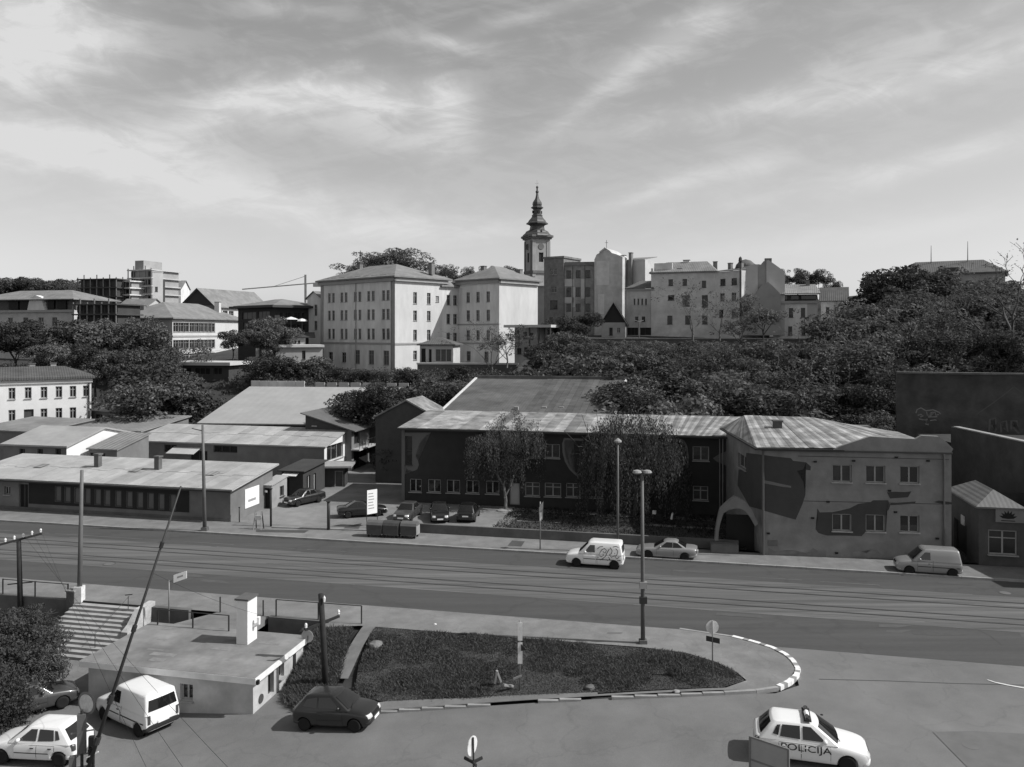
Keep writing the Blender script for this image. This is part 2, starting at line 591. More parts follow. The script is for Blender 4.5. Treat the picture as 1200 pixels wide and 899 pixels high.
def crack(pts, wd, name='tar_seam', z=0.006, m=None):
    mb = MB()
    for a, b in zip(pts[:-1], pts[1:]):
        d = (Vector(b[:2]) - Vector(a[:2])).normalized()
        n = Vector((-d.y, d.x)) * wd / 2
        mb.poly([(a[0] - n.x, a[1] - n.y, gz(a[0], a[1]) + z), (b[0] - n.x, b[1] - n.y, gz(b[0], b[1]) + z), (b[0] + n.x, b[1] + n.y, gz(b[0], b[1]) + z), (a[0] + n.x, a[1] + n.y, gz(a[0], a[1]) + z)])
    return struct(mb.build(name, m or M_CRACK))
crack([G(640, 700), G(700, 704), G(820, 712), G(1000, 722), G(1200, 738)], 0.05)
crack([G(960, 796), G(1040, 798), G(1120, 801), G(1200, 803)], 0.06)
crack([G(250, 655), G(330, 662), G(420, 672), G(560, 684)], 0.06)
crack([G(1000, 700), G(1150, 708), G(1200, 712)], 0.08)
crack([G(1142, 736), G(1160, 745), G(1176, 757)], 0.04)
for q, m in (((1093, 858, 1140, 857, 1215, 861, 1215, 910, 1140, 906), M_PATCH), ((600, 633.5, 615, 634.5, 611, 640.5, 595, 639.5), M_DARKPATCH),
             ((300, 620.5, 362, 621.5, 357, 624.5, 300, 623.5), M_DARKPATCH), ((712, 741, 730, 741, 728, 743, 711, 743), M_PATCH), ((405, 617, 424, 613, 420, 620, 400, 622), M_DARKPATCH)):
    far = q[1] < 660
    pts = [G(q[i], q[i + 1], .13 if far else (.11 if q[1] < 750 else 0))[:2] for i in range(0, len(q), 2)]
    struct(sheet('road_patch' if m is M_PATCH else 'dark_patch', pts, 0.135 if far else (.116 if q[1] < 750 else .012), m, 0))
# manholes
def manhole(px, py, r=0.36, lab=None):
    p = G(px, py)
    e = thing('manhole_cover', lab, 'manhole cover', (p.x, p.y, gz(p.x, p.y) + .004))
    MB().lathe([(r, 0.0), (r, 0.006)], 20).build('rim', M_DARKPATCH, e)
    MB().lathe([(r * .8, 0.007), (r * .8, 0.014)], 20).build('lid', M_PATCH, e)
manhole(1138, 874, 0.42, 'round iron manhole cover on the patched asphalt behind the police car')
manhole(1178, 695, 0.4, 'worn manhole cover between tram rails near the silver van')
manhole(128, 661, 0.45, 'dark manhole cover on the far side of the tram street')
# old repairs on the street
for i in range(12):
    t_, w_ = random.uniform(-45, 25), random.choice((47.5, 48.6, 49.4, 57.8, 58.8))
    q = [T(t_ + dx, w_ + dy) for dx, dy in ((0, 0), (random.uniform(.6, 3.5), .05), (random.uniform(.8, 3.2), random.uniform(.4, .9)), (.1, random.uniform(.3, .8)))]
    struct(sheet('road_repair', [tuple(p[:2]) for p in q], .006 + i * .0006, M_DARKPATCH if i % 3 == 0 else mat('road_repair', .085, .9, .2, 1.5), 0))
# chalk line of white paint at the far right of the lower street
mb = MB()
pts = [G(1157, 797), G(1166, 800), G(1180, 803), G(1202, 807)]
for a, b in zip(pts[:-1], pts[1:]):
    mb.poly([(a.x, a.y - .07, .02), (b.x, b.y - .08, .02), (b.x, b.y + .09, .02), (a.x, a.y + .06, .02)])
struct(mb.build('road_marking', M_WORNWHITE))

# ------------------------------------------------------------------ traffic island: pavement tongue, grass, kerb
tip = [(6.8, 45.9), (9.4, 45.35), (12.0, 44.2), (13.55, 42.75), (14.05, 41.4), (14.0, 40.0), (13.3, 38.9), (12.4, 38.05)]
isl = [tuple(T(-150, 43.45)[:2]), tuple(T(-20, 43.45)[:2]), (-11.0, 46.9)]
isl_pave = TT((-150, 43.3), (-20.8, 43.3)) + [(-10.6, 45.8), (-8.6, 45.95), (-4, 45.0), (0, 44.2), (3.7, 43.4), (6.8, 42.8), (9, 42.05), (10.3, 40.85), (11, 39.6), (11.2, 38.7), (10, 37.9), (4, 37.8), (-6, 38.3), (-8.4, 38.6), (-8.4, 37.6), (-6, 37.62), (1, 37.62), (7.8, 37.62), (11.0, 37.68), (12.3, 38.0)] + tip[::-1] + TT((-150, W0))
def isl_z(x, y):
    return gz(x, y)
struct(sheet('pavement', isl_pave, 0.11, M_PAVE, 0.7))
def kerb(name, pts, m, painted=False, width=0.18, h=0.13, seg=1.0, label=None):
    """a row of kerbstones, each its own part"""
    root = bpy.data.objects.new(name, None)
    COL.objects.link(root)
    root['kind'] = 'structure'
    tot = []
    for a, b in zip(pts[:-1], pts[1:]):
        a, b = Vector((a[0], a[1])), Vector((b[0], b[1]))
        n = max(1, round((b - a).length / seg))
        for k in range(n):
            tot.append((a.lerp(b, k / n), a.lerp(b, (k + 1) / n)))
    for i, (a, b) in enumerate(tot):
        z = min(gz(a.x, a.y), gz(b.x, b.y))
        d = (b - a).normalized()
        a2, b2 = a + d * .004, b - d * .004
        mb = MB()
        mb.bar((a2.x, a2.y, z + h / 2 - .03 + random.uniform(-.006, .006)), (b2.x, b2.y, z + h / 2 - .03 + random.uniform(-.006, .006)), width, h + .06)
        mm = (M_WHITE if i % 3 < 2 else M_KERB) if painted else m
        mb.build('kerbstone', mm, root, label=('white painted kerbstone' if i % 3 < 2 else 'bare grey kerbstone') if painted else None)
    return root
kerb('island_kerb', [(9.4, 45.45), (12.05, 44.3)], M_KERB, seg=1.2)
kerb('painted_kerb', [(12.05, 44.3), (13.0, 43.5), (13.68, 42.75), (14.1, 41.9), (14.22, 41.0), (14.12, 40.0), (13.8, 39.3), (13.2, 38.6), (12.5, 38.02)], M_KERB, True, 0.24, 0.15, 0.3)
kerb('lower_kerb', [(12.45, 37.98), (11.3, 37.62), (9.8, 37.45), (7.8, 37.4), (4.6, 37.45)], M_KERB, seg=1.1)
kerb('lower_kerb', [(3.2, 37.5), (1.2, 37.55)], M_KERB, seg=1.0)
kerb('lower_kerb', [(-1.0, 37.55), (-6.3, 37.6)], M_KERB, seg=1.1)
def longkerb(name, t0, t1, w, step=4.0, dz=0.0, m=None):
    root = bpy.data.objects.new(name, None)
    COL.objects.link(root)
    root['kind'] = 'structure'
    root.rotation_euler = (0, 0, RA)
    me = None
    t = t0
    mb = MB()
    mb.box(0.01, step - .01, -0.1, 0.1, -.05, 0.145)
    me = mb.mesh('kerbstone', m or M_KERB)
    while t < t1:
        link('kerbstone', me, root, None, (t, w, dz + random.uniform(-.008, .004)))
        t += step
longkerb('street_kerb_far', -110, 90, W1 + .1, 2.0)
longkerb('street_kerb_near', -60, -4.4, W0 - .1, 2.0, -.035, M_PAVE)
# far pavement and what lies behind it
struct(sheet('far_pavement', TT((-150, W1 + .1), (140, W1 + .1), (140, 64.2), (5, 63.6), (-8, 64), (-27, 64), (-34, 64.2), (-150, 64.2)), 0.125, M_PAVE, 0))
struct(sheet('yard', TT((-150, 64.15), (-34, 64.15), (-34, 63.9), (-26.7, 63.9), (-26.7, 75.6), (-24, 118), (-150, 118)), 0.09, M_YARD, 0, zf=lambda x, y: 0.0))
struct(sheet('parking_strip', TT((-26.8, 64.2), (-16.2, 64.2), (-16.2, 76), (-26.8, 76)), 0.135, M_YARD, 0, zf=lambda x, y: 0.0))
lawn_poly = TT((-16.3, 64.2), (-1, 64.2), (4.2, 64.2), (4.2, 76), (-16.3, 76))
struct(sheet('garden_soil', lawn_poly, 0.13, M_LAWN, 0, zf=lambda x, y: 0.0))
for poly, dz in ((TT((-16.4, 73.6), (2, 73.3), (2, 74.4), (-16.4, 74.9)), .15), (TT((-16.3, 66.2), (-16.0, 72.5), (-15.0, 73.6), (-15.4, 66.0)), .152), (TT((-15, 69.6), (-11, 69.7), (-11, 70.0), (-15, 70.0)), .154), (TT((-4, 70.4), (2.2, 70.2), (2.2, 70.8), (-4, 71.2)), .156)):
    struct(sheet('garden_path', poly, dz, M_PAVE, 0, zf=lambda x, y: 0.0))
gw = MB().box(-22.5, 3.6, 64.0, 64.25, 0.0, 0.85)
tag(gw.build('garden_wall', M_CONCD, rz=RA), 'low dark retaining wall along the pavement before the mural building', 'wall')

# trodden footpath and grass of the island
foot = GG(0, (428, 733), (442, 734)) + [tuple(G(425, 765, -.5)[:2]), tuple(G(408, 803, -1.05)[:2]), tuple(G(392, 803, -1.1)[:2]), tuple(G(409, 765, -.5)[:2])]
struct(sheet('footpath', foot, 0.115, M_EARTH, 0.5))
grass_r = [(-7.75, 45.75), (-4, 44.9), (0, 44.1), (3.7, 43.3), (6.8, 42.7), (9, 41.95), (10.25, 40.75), (10.95, 39.6), (11.1, 38.7), (9.9, 38.0), (4, 37.95), (0, 38.1), (-3, 38.35), (-6.0, 38.5), (-7.6, 39.3), (-7.9, 41.5)]
grass_l = [(-9.0, 45.6), (-10.9, 45.7), (-11.3, 44.3), (-11.4, 42), (-11.1, 39.6), (-10.2, 38.4), (-8.7, 38.2), (-8.75, 41)]
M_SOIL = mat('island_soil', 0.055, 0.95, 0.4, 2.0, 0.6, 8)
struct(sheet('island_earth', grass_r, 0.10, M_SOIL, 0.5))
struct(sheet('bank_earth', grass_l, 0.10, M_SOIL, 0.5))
struct(sheet('verge_earth', [(-8.6, 38.2), (-6, 38.5), (4, 37.98), (4, 37.6), (-6.2, 37.7), (-8.7, 37.6)], 0.118, M_EARTH, 0.5))
def in_poly(x, y, poly):
    c = False
    j = len(poly) - 1
    for i in range(len(poly)):
        xi, yi = poly[i]
        xj, yj = poly[j]
        if (yi > y) != (yj > y) and x < (xj - xi) * (y - yi) / (yj - yi) + xi:
            c = not c
        j = i
    return c
def grass_blades(name, poly, n, h, seed, m, zf=None, wid=0.03, label=None):
    rg = random.Random(seed)
    xs = [p[0] for p in poly]
    ys = [p[1] for p in poly]
    V, Fc = [], []
    zf = zf or gz
    cl = [(rg.uniform(min(xs), max(xs)), rg.uniform(min(ys), max(ys)), rg.uniform(.5, 1.5)) for _ in range(60)]
    k = 0
    while k < n:
        x, y = rg.uniform(min(xs), max(xs)), rg.uniform(min(ys), max(ys))
        if not in_poly(x + rg.gauss(0, .07), y + rg.gauss(0, .07), poly):
            continue
        k += 1
        f = 0.55
        for cx, cy, cr in cl:
            d = (x - cx) ** 2 + (y - cy) ** 2
            if d < cr * cr:
                f += .5 * (1 - d / cr / cr)
        if f < .62 and rg.random() < .45:
            continue
        hh = h * min(f, 1.7) * rg.uniform(.35, 1.35)
        a = rg.uniform(0, 2 * PI)
        wx, wy = math.cos(a) * wid, math.sin(a) * wid
        lx, ly = rg.uniform(-1.1, 1.1) * hh, rg.uniform(-1.1, 1.1) * hh
        z = zf(x, y) + 0.08
        o = len(V)
        V += [(x - wx, y - wy, z), (x + wx, y + wy, z), (x + lx + wx * .3, y + ly + wy * .3, z + hh)]
        Fc.append((o, o + 1, o + 2))
    me = bpy.data.meshes.new(name)
    me.from_pydata(V, [], Fc)
    me.materials.append(m)
    return struct(link(name, me), 'stuff')
M_GRASS = leaf_mat('grass_blades', 0.088, 0.55, 0.25)
grass_blades('grass', grass_r, 120000, 0.11, 3, M_GRASS, wid=0.032)
grass_blades('bank_grass', grass_l, 22000, 0.12, 4, M_GRASS, wid=0.032)
lp = [p for p in lawn_poly]
grass_blades('garden_grass', lp, 16000, 0.22, 5, M_GRASS, zf=lambda x, y: 0.06, wid=0.05)

# ------------------------------------------------------------------ retaining wall, stairs, lower ramp
rw = MB()
for a, b in ((-80, -37.3), (-32.1, -29.2), (-24.0, -20.2)):
    rw.box(a, b, 43.05, 43.4, -1.8, 0.16)
tag(rw.build('retaining_wall', M_CONCD, rz=RA), 'dark retaining wall holding up the street pavement beside the stairs', 'wall')
st = thing('staircase', 'wide concrete stairs going down from the pavement beside the flat kiosk', 'staircase', T(-34.6, 43.3, 0), RA)
NST = 12
M_RISER = mat('riser_shade', 0.045, .95, .3, 2)  # dark tone paints the shade on the step fronts
M_TREAD = mat('tread_stone', 0.33, .9, .25, 1.5, .2, 14)
for k in range(NST):
    z1 = 0.0 - k * (1.7 / NST)
    y = -0.33 * k
    mb = MB()
    for a, b in ((-2.5, 2.45),):
        mb.box(a, b, y - 0.40, y, z1 - 0.30, z1 - random.uniform(0, .012))
    mb.build('step', M_TREAD, st)
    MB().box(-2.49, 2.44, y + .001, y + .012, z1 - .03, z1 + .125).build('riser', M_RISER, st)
mb = MB()
mb.extrude([(2.47, 0.1, -1.8), (2.47, 0.1, .42), (2.47, -1.2, .34), (2.47, -1.9, -.35), (2.47, -2.4, -.6), (2.47, -2.4, -1.8)], (0.42, 0, 0))
mb.build('cheek_wall', mat('rough_stone', 0.42, 0.95, 0.35, 2.5, 0.8, 6), st)
pil = MB().box(-.28, .28, -.28, .28, -1.8, .72)
pl = thing('gate_pillar', 'short dark masonry pillar at the top of the stairs', 'pillar', T(-37.35, 43.25, 0), RA)
pil.build('shaft', M_CONCD, pl)
MB().box(-.33, .33, -.33, .33, .722, .8).build('cap', M_CONC, pl)
landing = [tuple(T(-37.0, 39.4)[:2]), tuple(T(-29.8, 39.4)[:2]), tuple(T(-30.0, 35.2)[:2]), tuple(T(-33.5, 33.0)[:2]), tuple(T(-37.5, 36)[:2])]
struct(sheet('landing', landing, 0.03, M_PAVE, 0, zf=lambda x, y: -1.75))
# iron railings
def railing(label, pts, h=0.95, rails=(1.0,), base=0.13, step=2.6, group=None):
    p0 = pts[0]
    e = thing('railing', label, 'railing', (p0[0], p0[1], base), 0, group)
    for a, b in zip(pts[:-1], pts[1:]):
        a, b = Vector((a[0], a[1], 0)), Vector((b[0], b[1], 0))
        n = max(1, round((b - a).length / step))
        for k in range(n + 1):
            q = a.lerp(b, k / n) - Vector((p0[0], p0[1], 0))
            if k < n or b is pts[-1] or True:
                MB().tube([q, q + Vector((0, 0, h))], 0.045, 5).build('post', M_DKSTEEL, e)
        for r_ in rails:
            o = Vector((p0[0], p0[1], 0))
            MB().tube([a - o + Vector((0, 0, h * r_)), b - o + Vector((0, 0, h * r_))], 0.028, 5).build('rail', M_DKSTEEL, e)
    return e
railing('iron railing on the pavement edge between the kiosk chimney and the wooden pole', [T(-23.6, 43.25), T(-18.3, 43.3)], 1.0, (1.0,))
railing('thin railing at the pavement edge left of the stairs', [T(-42.5, 43.2), T(-37.7, 43.2)], 1.0, (.97,))
railing('low railing on the near side of the bridge to the kiosk roof', [T(-29.0, 39.9), T(-24.6, 39.9)], 0.85, (1.0,), 0.42)
railing('slanting railing along the pit beside the kiosk roof', [T(-27.2, 43.2), T(-24.4, 43.2)], 0.9, (), 0.15)

# ------------------------------------------------------------------ flat-roofed kiosk below the street
K0, K1, KY0, KY1 = -29.35, -20.3, 35.0, 40.1
KL, KD, KH = K1 - K0, KY1 - KY0, 1.95
M_KW = mat('kiosk_plaster', 0.46, 0.9, 0.15, 1.0, 0.1, 14, stain=0.25, ssc=0.5)
M_KR = mat('kiosk_roof_felt', 0.205, 0.9, 0.3, 0.9, 0.3, 18, stain=0.35, ssc=0.4)
M_KF = mat('kiosk_fascia', 0.72, 0.8, 0.15, 1.0, stain=0.2)
# ------------------------------------------------------------------ walls with real openings, windows
M_GLASS = glass_mat('window_glass', 0.02, 0.06, 0.6)
M_GLASSD = glass_mat('window_glass_dusty', 0.05, 0.25, 0.4)
M_FRW = mat('window_frame_white', 0.6, 0.6, 0.12, 1.0)
M_FRG = mat('window_frame_grey', 0.3, 0.7, 0.2, 1.0)
M_FRD = mat('window_frame_dark', 0.06, 0.7, 0.2, 1.0)
M_SHUT = mat('closed_shutter', 0.2, 0.8, 0.2, 1.0)
def wall(mb, o, a, length, z0, z1, holes, rev=0.22, top=None):
    """wall sheet from point o along angle a; holes (x0, x1, z0, z1) get reveals going inward"""
    u = Vector((math.cos(a), math.sin(a), 0))
    n = Vector((-math.sin(a), math.cos(a), 0))
    o = Vector((o[0], o[1], 0))
    P = lambda x, z, d=0.0: o + u * x + n * d + Vector((0, 0, z))
    hs = [(max(h[0], .01), min(h[1], length - .01), max(h[2], z0 + .01), min(h[3], z1 - .01)) for h in holes]
    xs = sorted({0.0, length} | {h[0] for h in hs} | {h[1] for h in hs})
    zs = sorted({z0, z1} | {h[2] for h in hs} | {h[3] for h in hs})
    for i in range(len(xs) - 1):
        run = None
        for j in range(len(zs) - 1):
            cx, cz = (xs[i] + xs[i + 1]) / 2, (zs[j] + zs[j + 1]) / 2
            hole = any(h[0] < cx < h[1] and h[2] < cz < h[3] for h in hs)
            if not hole and run is None:
                run = zs[j]
            if hole and run is not None:
                mb.poly([P(xs[i], run), P(xs[i + 1], run), P(xs[i + 1], zs[j]), P(xs[i], zs[j])])
                run = None
        if run is not None:
            mb.poly([P(xs[i], run), P(xs[i + 1], run), P(xs[i + 1], z1), P(xs[i], z1)])
    for h in hs:
        c = [(h[0], h[2]), (h[1], h[2]), (h[1], h[3]), (h[0], h[3])]
        for k in range(4):
            p, q = c[k], c[(k + 1) % 4]
            mb.poly([P(*p), P(*q), P(*q, rev), P(*p, rev)])
    return P
WINCACHE = {}
def window(parent, o, a, rect, style='cross', fm=None, gm=None, rev=0.2, name='window', sill=True, label=None):
    x0, x1, z0, z1 = rect
    w, h = round(x1 - x0, 2), round(z1 - z0, 2)
    fm = fm or M_FRW
    gm = gm or M_GLASS
    key = (w, h, style, fm.name, gm.name, sill)
    if key not in WINCACHE:
        mb = MB()
        b = min(0.09, w * .12)
        mb.box(0, w, -.03, .03, 0, b).box(0, w, -.03, .03, h - b, h).box(0, b, -.03, .03, b, h - b).box(w - b, w, -.03, .03, b, h - b)
        if style in ('cross', 'two', 'tee'):
            mb.box(w / 2 - b * .6, w / 2 + b * .6, -.035, .03, b, h - b)
        if style == 'three':
            mb.box(w / 3 - b * .5, w / 3 + b * .5, -.035, .03, b, h - b).box(2 * w / 3 - b * .5, 2 * w / 3 + b * .5, -.035, .03, b, h - b)
        if style in ('cross', 'tee', 'bar'):
            zz = h * (.68 if style != 'bar' else .5)
            mb.box(b, w - b, -.033, .028, zz - b * .4, zz + b * .4)
        if sill:
            mb.box(-.06, w + .06, -.03 - .3, -.031, -.07, -.002)
        g = MB().poly([(b, .012, b), (w - b, .012, b), (w - b, .012, h - b), (b, .012, h - b)])
        WINCACHE[key] = (mb.mesh('window', fm), g.mesh('pane', gm))
    fmsh, gmsh = WINCACHE[key]
    u = Vector((math.cos(a), math.sin(a), 0))
    n = Vector((-math.sin(a), math.cos(a), 0))
    p = Vector((o[0], o[1], 0)) + u * x0 + n * rev + Vector((0, 0, z0))
    f = link(name, fmsh, parent, label, p, a)
    link('pane', gmsh, f)
    return f
class Bld:
    """a building in its own frame: front on y = 0 from x = 0 to L, depth D, base at z = 0"""
    def __init__(s, name, label, cat, A, B, D, H, wm_, group=None, z0=None):
        s.A, s.B = Vector((A[0], A[1])), Vector((B[0], B[1]))
        s.z0 = A[2] if z0 is None else z0
        d = s.B - s.A
        s.L, s.D, s.H = d.length, D, H
        s.a = math.atan2(d.y, d.x)
        s.u = Vector((math.cos(s.a), math.sin(s.a)))
        s.n = Vector((-s.u.y, s.u.x))
        s.root = thing(name, label, cat, (A[0], A[1], s.z0), s.a, group)
        s.wm = wm_
        s.h = {'f': [], 'r': [], 'l': [], 'b': []}
        s.org = {'f': ((0, 0), 0.0, s.L), 'r': ((s.L, 0), PI / 2, D), 'b': ((s.L, D), PI, s.L), 'l': ((0, D), -PI / 2, D)}
    def hit(s, side, px, py):
        (ox, oy), a, ln = s.org[side]
        o = s.A + s.u * ox + s.n * oy
        ga = s.a + a
        u = Vector((math.cos(ga), math.sin(ga)))
        n = Vector((-u.y, u.x))
        r = ray(px, py)
        k = n.dot(o) / (n.x * r.x + n.y * r.y)
        p = Vector((r.x, r.y)) * k
        return (p - o).dot(u), CAMZ + k * r.z - s.z0
    def rect(s, side, x0, y0, x1, y1):
        a, zt = s.hit(side, x0, y0)
        b, zb = s.hit(side, x1, y1)
        return (min(a, b), max(a, b), min(zt, zb), max(zt, zb))
    def win(s, side, px, w=None, style='cross', fm=None, gm=None, rev=0.2, name='window', sill=True, label=None):
        """px: pixel box (x0, y0, x1, y1) of the photograph"""
        r = px if w == 'm' else s.rect(side, *px)
        s.h[side].append((r, style, fm, gm, rev, name, sill, label))
    def row(s, side, xs, y0, y1, wpx, **k):
        """same height for the whole row: y0, y1 are read at the first of xs"""
        _, zt = s.hit(side, xs[0], y0)
        _, zb = s.hit(side, xs[0], y1)
        a0, _ = s.hit(side, xs[0] - wpx / 2, y0)
        a1, _ = s.hit(side, xs[0] + wpx / 2, y0)
        wd = k.pop('wd', None) or abs(a1 - a0)
        for x in xs:
            c, _ = s.hit(side, x, (y0 + y1) / 2)
            s.win(side, (round(c - wd / 2, 2), round(c - wd / 2, 2) + round(wd, 2), round(min(zt, zb), 2), round(max(zt, zb), 2)), 'm', **k)
    def walls(s, sides='frbl', z0=-2.0, m=None, name='wall'):
        mb = MB()
        for sd in sides:
            o, a, ln = s.org[sd]
            wall(mb, o, a, ln, z0, s.H, [h[0] for h in s.h[sd]])
        w = mb.build(name, m or s.wm, s.root)
        for sd in sides:
            o, a, ln = s.org[sd]
            for (r, style, fm, gm, rev, nm, sill, lab) in s.h[sd]:
                window(s.root, o, a, r, style, fm, gm, rev, nm, sill, lab)
        return w
    def hip(s, h, m, ov=0.5, ridge=None, z=None, th=0.25, inset=None, name='roof', x0=0, x1=None, y0=0, y1=None):
        x1 = s.L if x1 is None else x1
        y1 = s.D if y1 is None else y1
        z = s.H if z is None else z
        X0, X1, Y0, Y1 = x0 - ov, x1 + ov, y0 - ov, y1 + ov
        mb = MB()
        mb.box(X0, X1, Y0, Y1, z + .003, z + th)
        z += th
        ins = inset if inset is not None else min(X1 - X0, Y1 - Y0) / 2 * .999
        if X1 - X0 >= Y1 - Y0:
            r0, r1 = (X0 + ins, (Y0 + Y1) / 2, z + h), (X1 - ins, (Y0 + Y1) / 2, z + h)
            v = [(X0, Y0, z), (X1, Y0, z), (X1, Y1, z), (X0, Y1, z), r0, r1]
            mb.add(v, [(0, 1, 5, 4), (1, 2, 5), (2, 3, 4, 5), (3, 0, 4)])
        else:
            r0, r1 = ((X0 + X1) / 2, Y0 + ins, z + h), ((X0 + X1) / 2, Y1 - ins, z + h)
            v = [(X0, Y0, z), (X1, Y0, z), (X1, Y1, z), (X0, Y1, z), r0, r1]
            mb.add(v, [(0, 1, 4), (1, 2, 5, 4), (2, 3, 5), (3, 0, 4, 5)])
        return mb.build(name, m, s.root)
    def gable(s, h, m, ov=0.4, axis='x', th=0.18, name='roof', wallm=None):
        """ridge along axis; gable walls filled in"""
        mb, gw_ = MB(), MB()
        L, D, H = s.L, s.D, s.H
        if axis == 'x':
            sl = h / (D / 2)
            for (ya, yb) in ((-ov, D / 2), (D + ov, D / 2)):
                za = H - sl * ov
                mb.extrude([(-ov, ya, za), (L + ov, ya, za), (L + ov, yb, H + h), (-ov, yb, H + h)], (0, 0, th))
            for x in (0, L):
                MB().poly([(x, 0, H), (x, D, H), (x, D / 2, H + h - .01)]).build('gable_wall', wallm or s.wm, s.root)
        else:
            sl = h / (L / 2)
            for (xa, xb) in ((-ov, L / 2), (L + ov, L / 2)):
                za = H - sl * ov
                mb.extrude([(xa, -ov, za), (xa, D + ov, za), (xb, D + ov, H + h), (xb, -ov, H + h)], (0, 0, th))
            for y in (0, D):
                MB().poly([(0, y, H), (L, y, H), (L / 2, y, H + h - .01)]).build('gable_wall', wallm or s.wm, s.root)
        return mb.build(name, m, s.root)
    def mono(s, h0, h1, m, ov=0.35, th=0.14, name='roof', wallm=None):
        """single slope: h0 at the front eave, h1 at the back, above H"""
        L, D, H = s.L, s.D, s.H
        sl = (h1 - h0) / D
        mb = MB()
        mb.extrude([(-ov, -ov, H + h0 - sl * ov), (L + ov, -ov, H + h0 - sl * ov), (L + ov, D + ov, H + h1 + sl * ov), (-ov, D + ov, H + h1 + sl * ov)], (0, 0, th))
        g = MB()
        for x in (0, L):
            g.poly([(x, 0, H), (x, D, H), (x, D, H + h1), (x, 0, H + max(h0, 0.001))])
        g.poly([(0, D, H), (L, D, H), (L, D, H + h1), (0, D, H + h1)])
        g.build('gable_wall', wallm or s.wm, s.root)
        return mb.build(name, m, s.root)
    def part(s, name, mb, m, label=None, smooth=False):
        return mb.build(name, m, s.root, label, smooth=smooth)
    def chimney(s, x, y, z0, w, d, h, m, cap=True, name='chimney', capm=None):
        c = MB().box(x - w / 2, x + w / 2, y - d / 2, y + d / 2, z0, z0 + h).build(name, m, s.root)
        if cap:
            MB().box(x - w / 2 - .08, x + w / 2 + .08, y - d / 2 - .08, y + d / 2 + .08, z0 + h + .002, z0 + h + .14).build('cap', capm or M_CONCD, c)
        return c
def OW(px, py, w):
    r = ray(px, py)
    k = w / (NX.x * r.x + NX.y * r.y)
    return Vector((r.x * k, r.y * k, 0))
def hgt(py, Y):
    return AT(600, py, Y).z
# ------------------------------------------------------------------ the kiosk below the street
kb = Bld('flat_roofed_kiosk', 'low flat roofed kiosk with white chimney below the street', 'kiosk', T(K0, KY0, -1.75), T(K1, KY0), KD, KH - .1, M_KW)
for q in ((187, 800, 199, 826), (211, 801, 226, 822)):
    kb.win('f', q, style='two', fm=M_FRG)
kb.win('r', (314, 792, 321, 811), style='plain', fm=M_FRD, name='door', sill=False)
kb.win('r', (327, 781, 333, 792), style='two', fm=M_FRG)
kb.win('r', (343, 768, 347, 790), style='plain', fm=M_FRD, name='door', sill=False)
kb.walls()
mb = MB().box(-.3, KL + .3, -.3, KD + .15, KH - .098, KH + .2)
kb.part('fascia', mb, M_KF)
kb.part('roof', MB().box(-.285, KL + .27, -.285, KD + .13, KH + .1, KH + .215), M_KR)
for i in range(9):
    x, y = random.uniform(.3, KL - 1.7), random.uniform(.3, KD - .6)
    kb.part('felt_patch', MB().box(x, x + random.uniform(.4, 1.4), y, y + random.uniform(.1, .5), KH + .214, KH + .219 + .0006 * i), mat('felt_patch', 0.2, 0.9, 0.3, 2.0))
cq = G(283.5, 755, .43)
cl = kb.root.matrix_basis.inverted() @ cq
kc = MB().box(cl.x - .32, cl.x + .32, cl.y, cl.y + .95, KH + .2, KH + 2.5).build('chimney', mat('white_chimney', 0.72, 0.8, 0.08, 2.0), kb.root)
MB().box(cl.x - .4, cl.x + .38, cl.y - .06, cl.y + 1.0, KH + 2.502, KH + 2.6).build('cap', M_CONCD, kc)
MB().tube([(cl.x + .32, cl.y + .6, KH + 1.0), (cl.x + .62, cl.y + .6, KH + 1.15), (cl.x + .62, cl.y + .6, KH + 1.5)], .1, 8).build('flue_pipe', M_WHITE, kc)
kb.part('doorstep', MB().box(KL + .02, KL + .9, .5, 4.6, -.02, .12), M_CONC)
kb.part('vent_grille', MB().lathe([(.22, KL + .002), (.22, KL + .04)], 14, (0, .7, .75), 'X'), M_FRD)
kb.part('lamp', MB().box(KL + .3, KL + .42, -.28, -.12, KH - .1, KH + .1), M_BLACK)
dish = thing('satellite_dish', 'small round dish on the far right corner of the kiosk roof', 'satellite dish', T(K1 + .1, KY1 - .3, -1.75 + KH - .1), RA)
MB().lathe([(0.02, .08), (.2, .05), (.34, 0.0), (.34, -.02), (.18, .03), (.02, .06)], 14, (.3, 0, .45), 'Y').build('dish', mat('dish_grey', .4, .5, .2, 2), dish)
MB().tube([(0, 0, 0), (.3, 0, .1), (.3, .05, .45)], .03, 5).build('arm', M_STEEL, dish)
br = [tuple(T(t, w)[:2]) for t, w in ((-29.3, 40.0), (-24.2, 40.0), (-24.2, 43.5), (-27.2, 43.5))]
bd = MB().prism([(p[0], p[1]) for p in br], -.35, .13)
tag(bd.build('footbridge', M_PAVE), 'light paved slab bridging the pit between pavement and kiosk roof', 'footbridge')

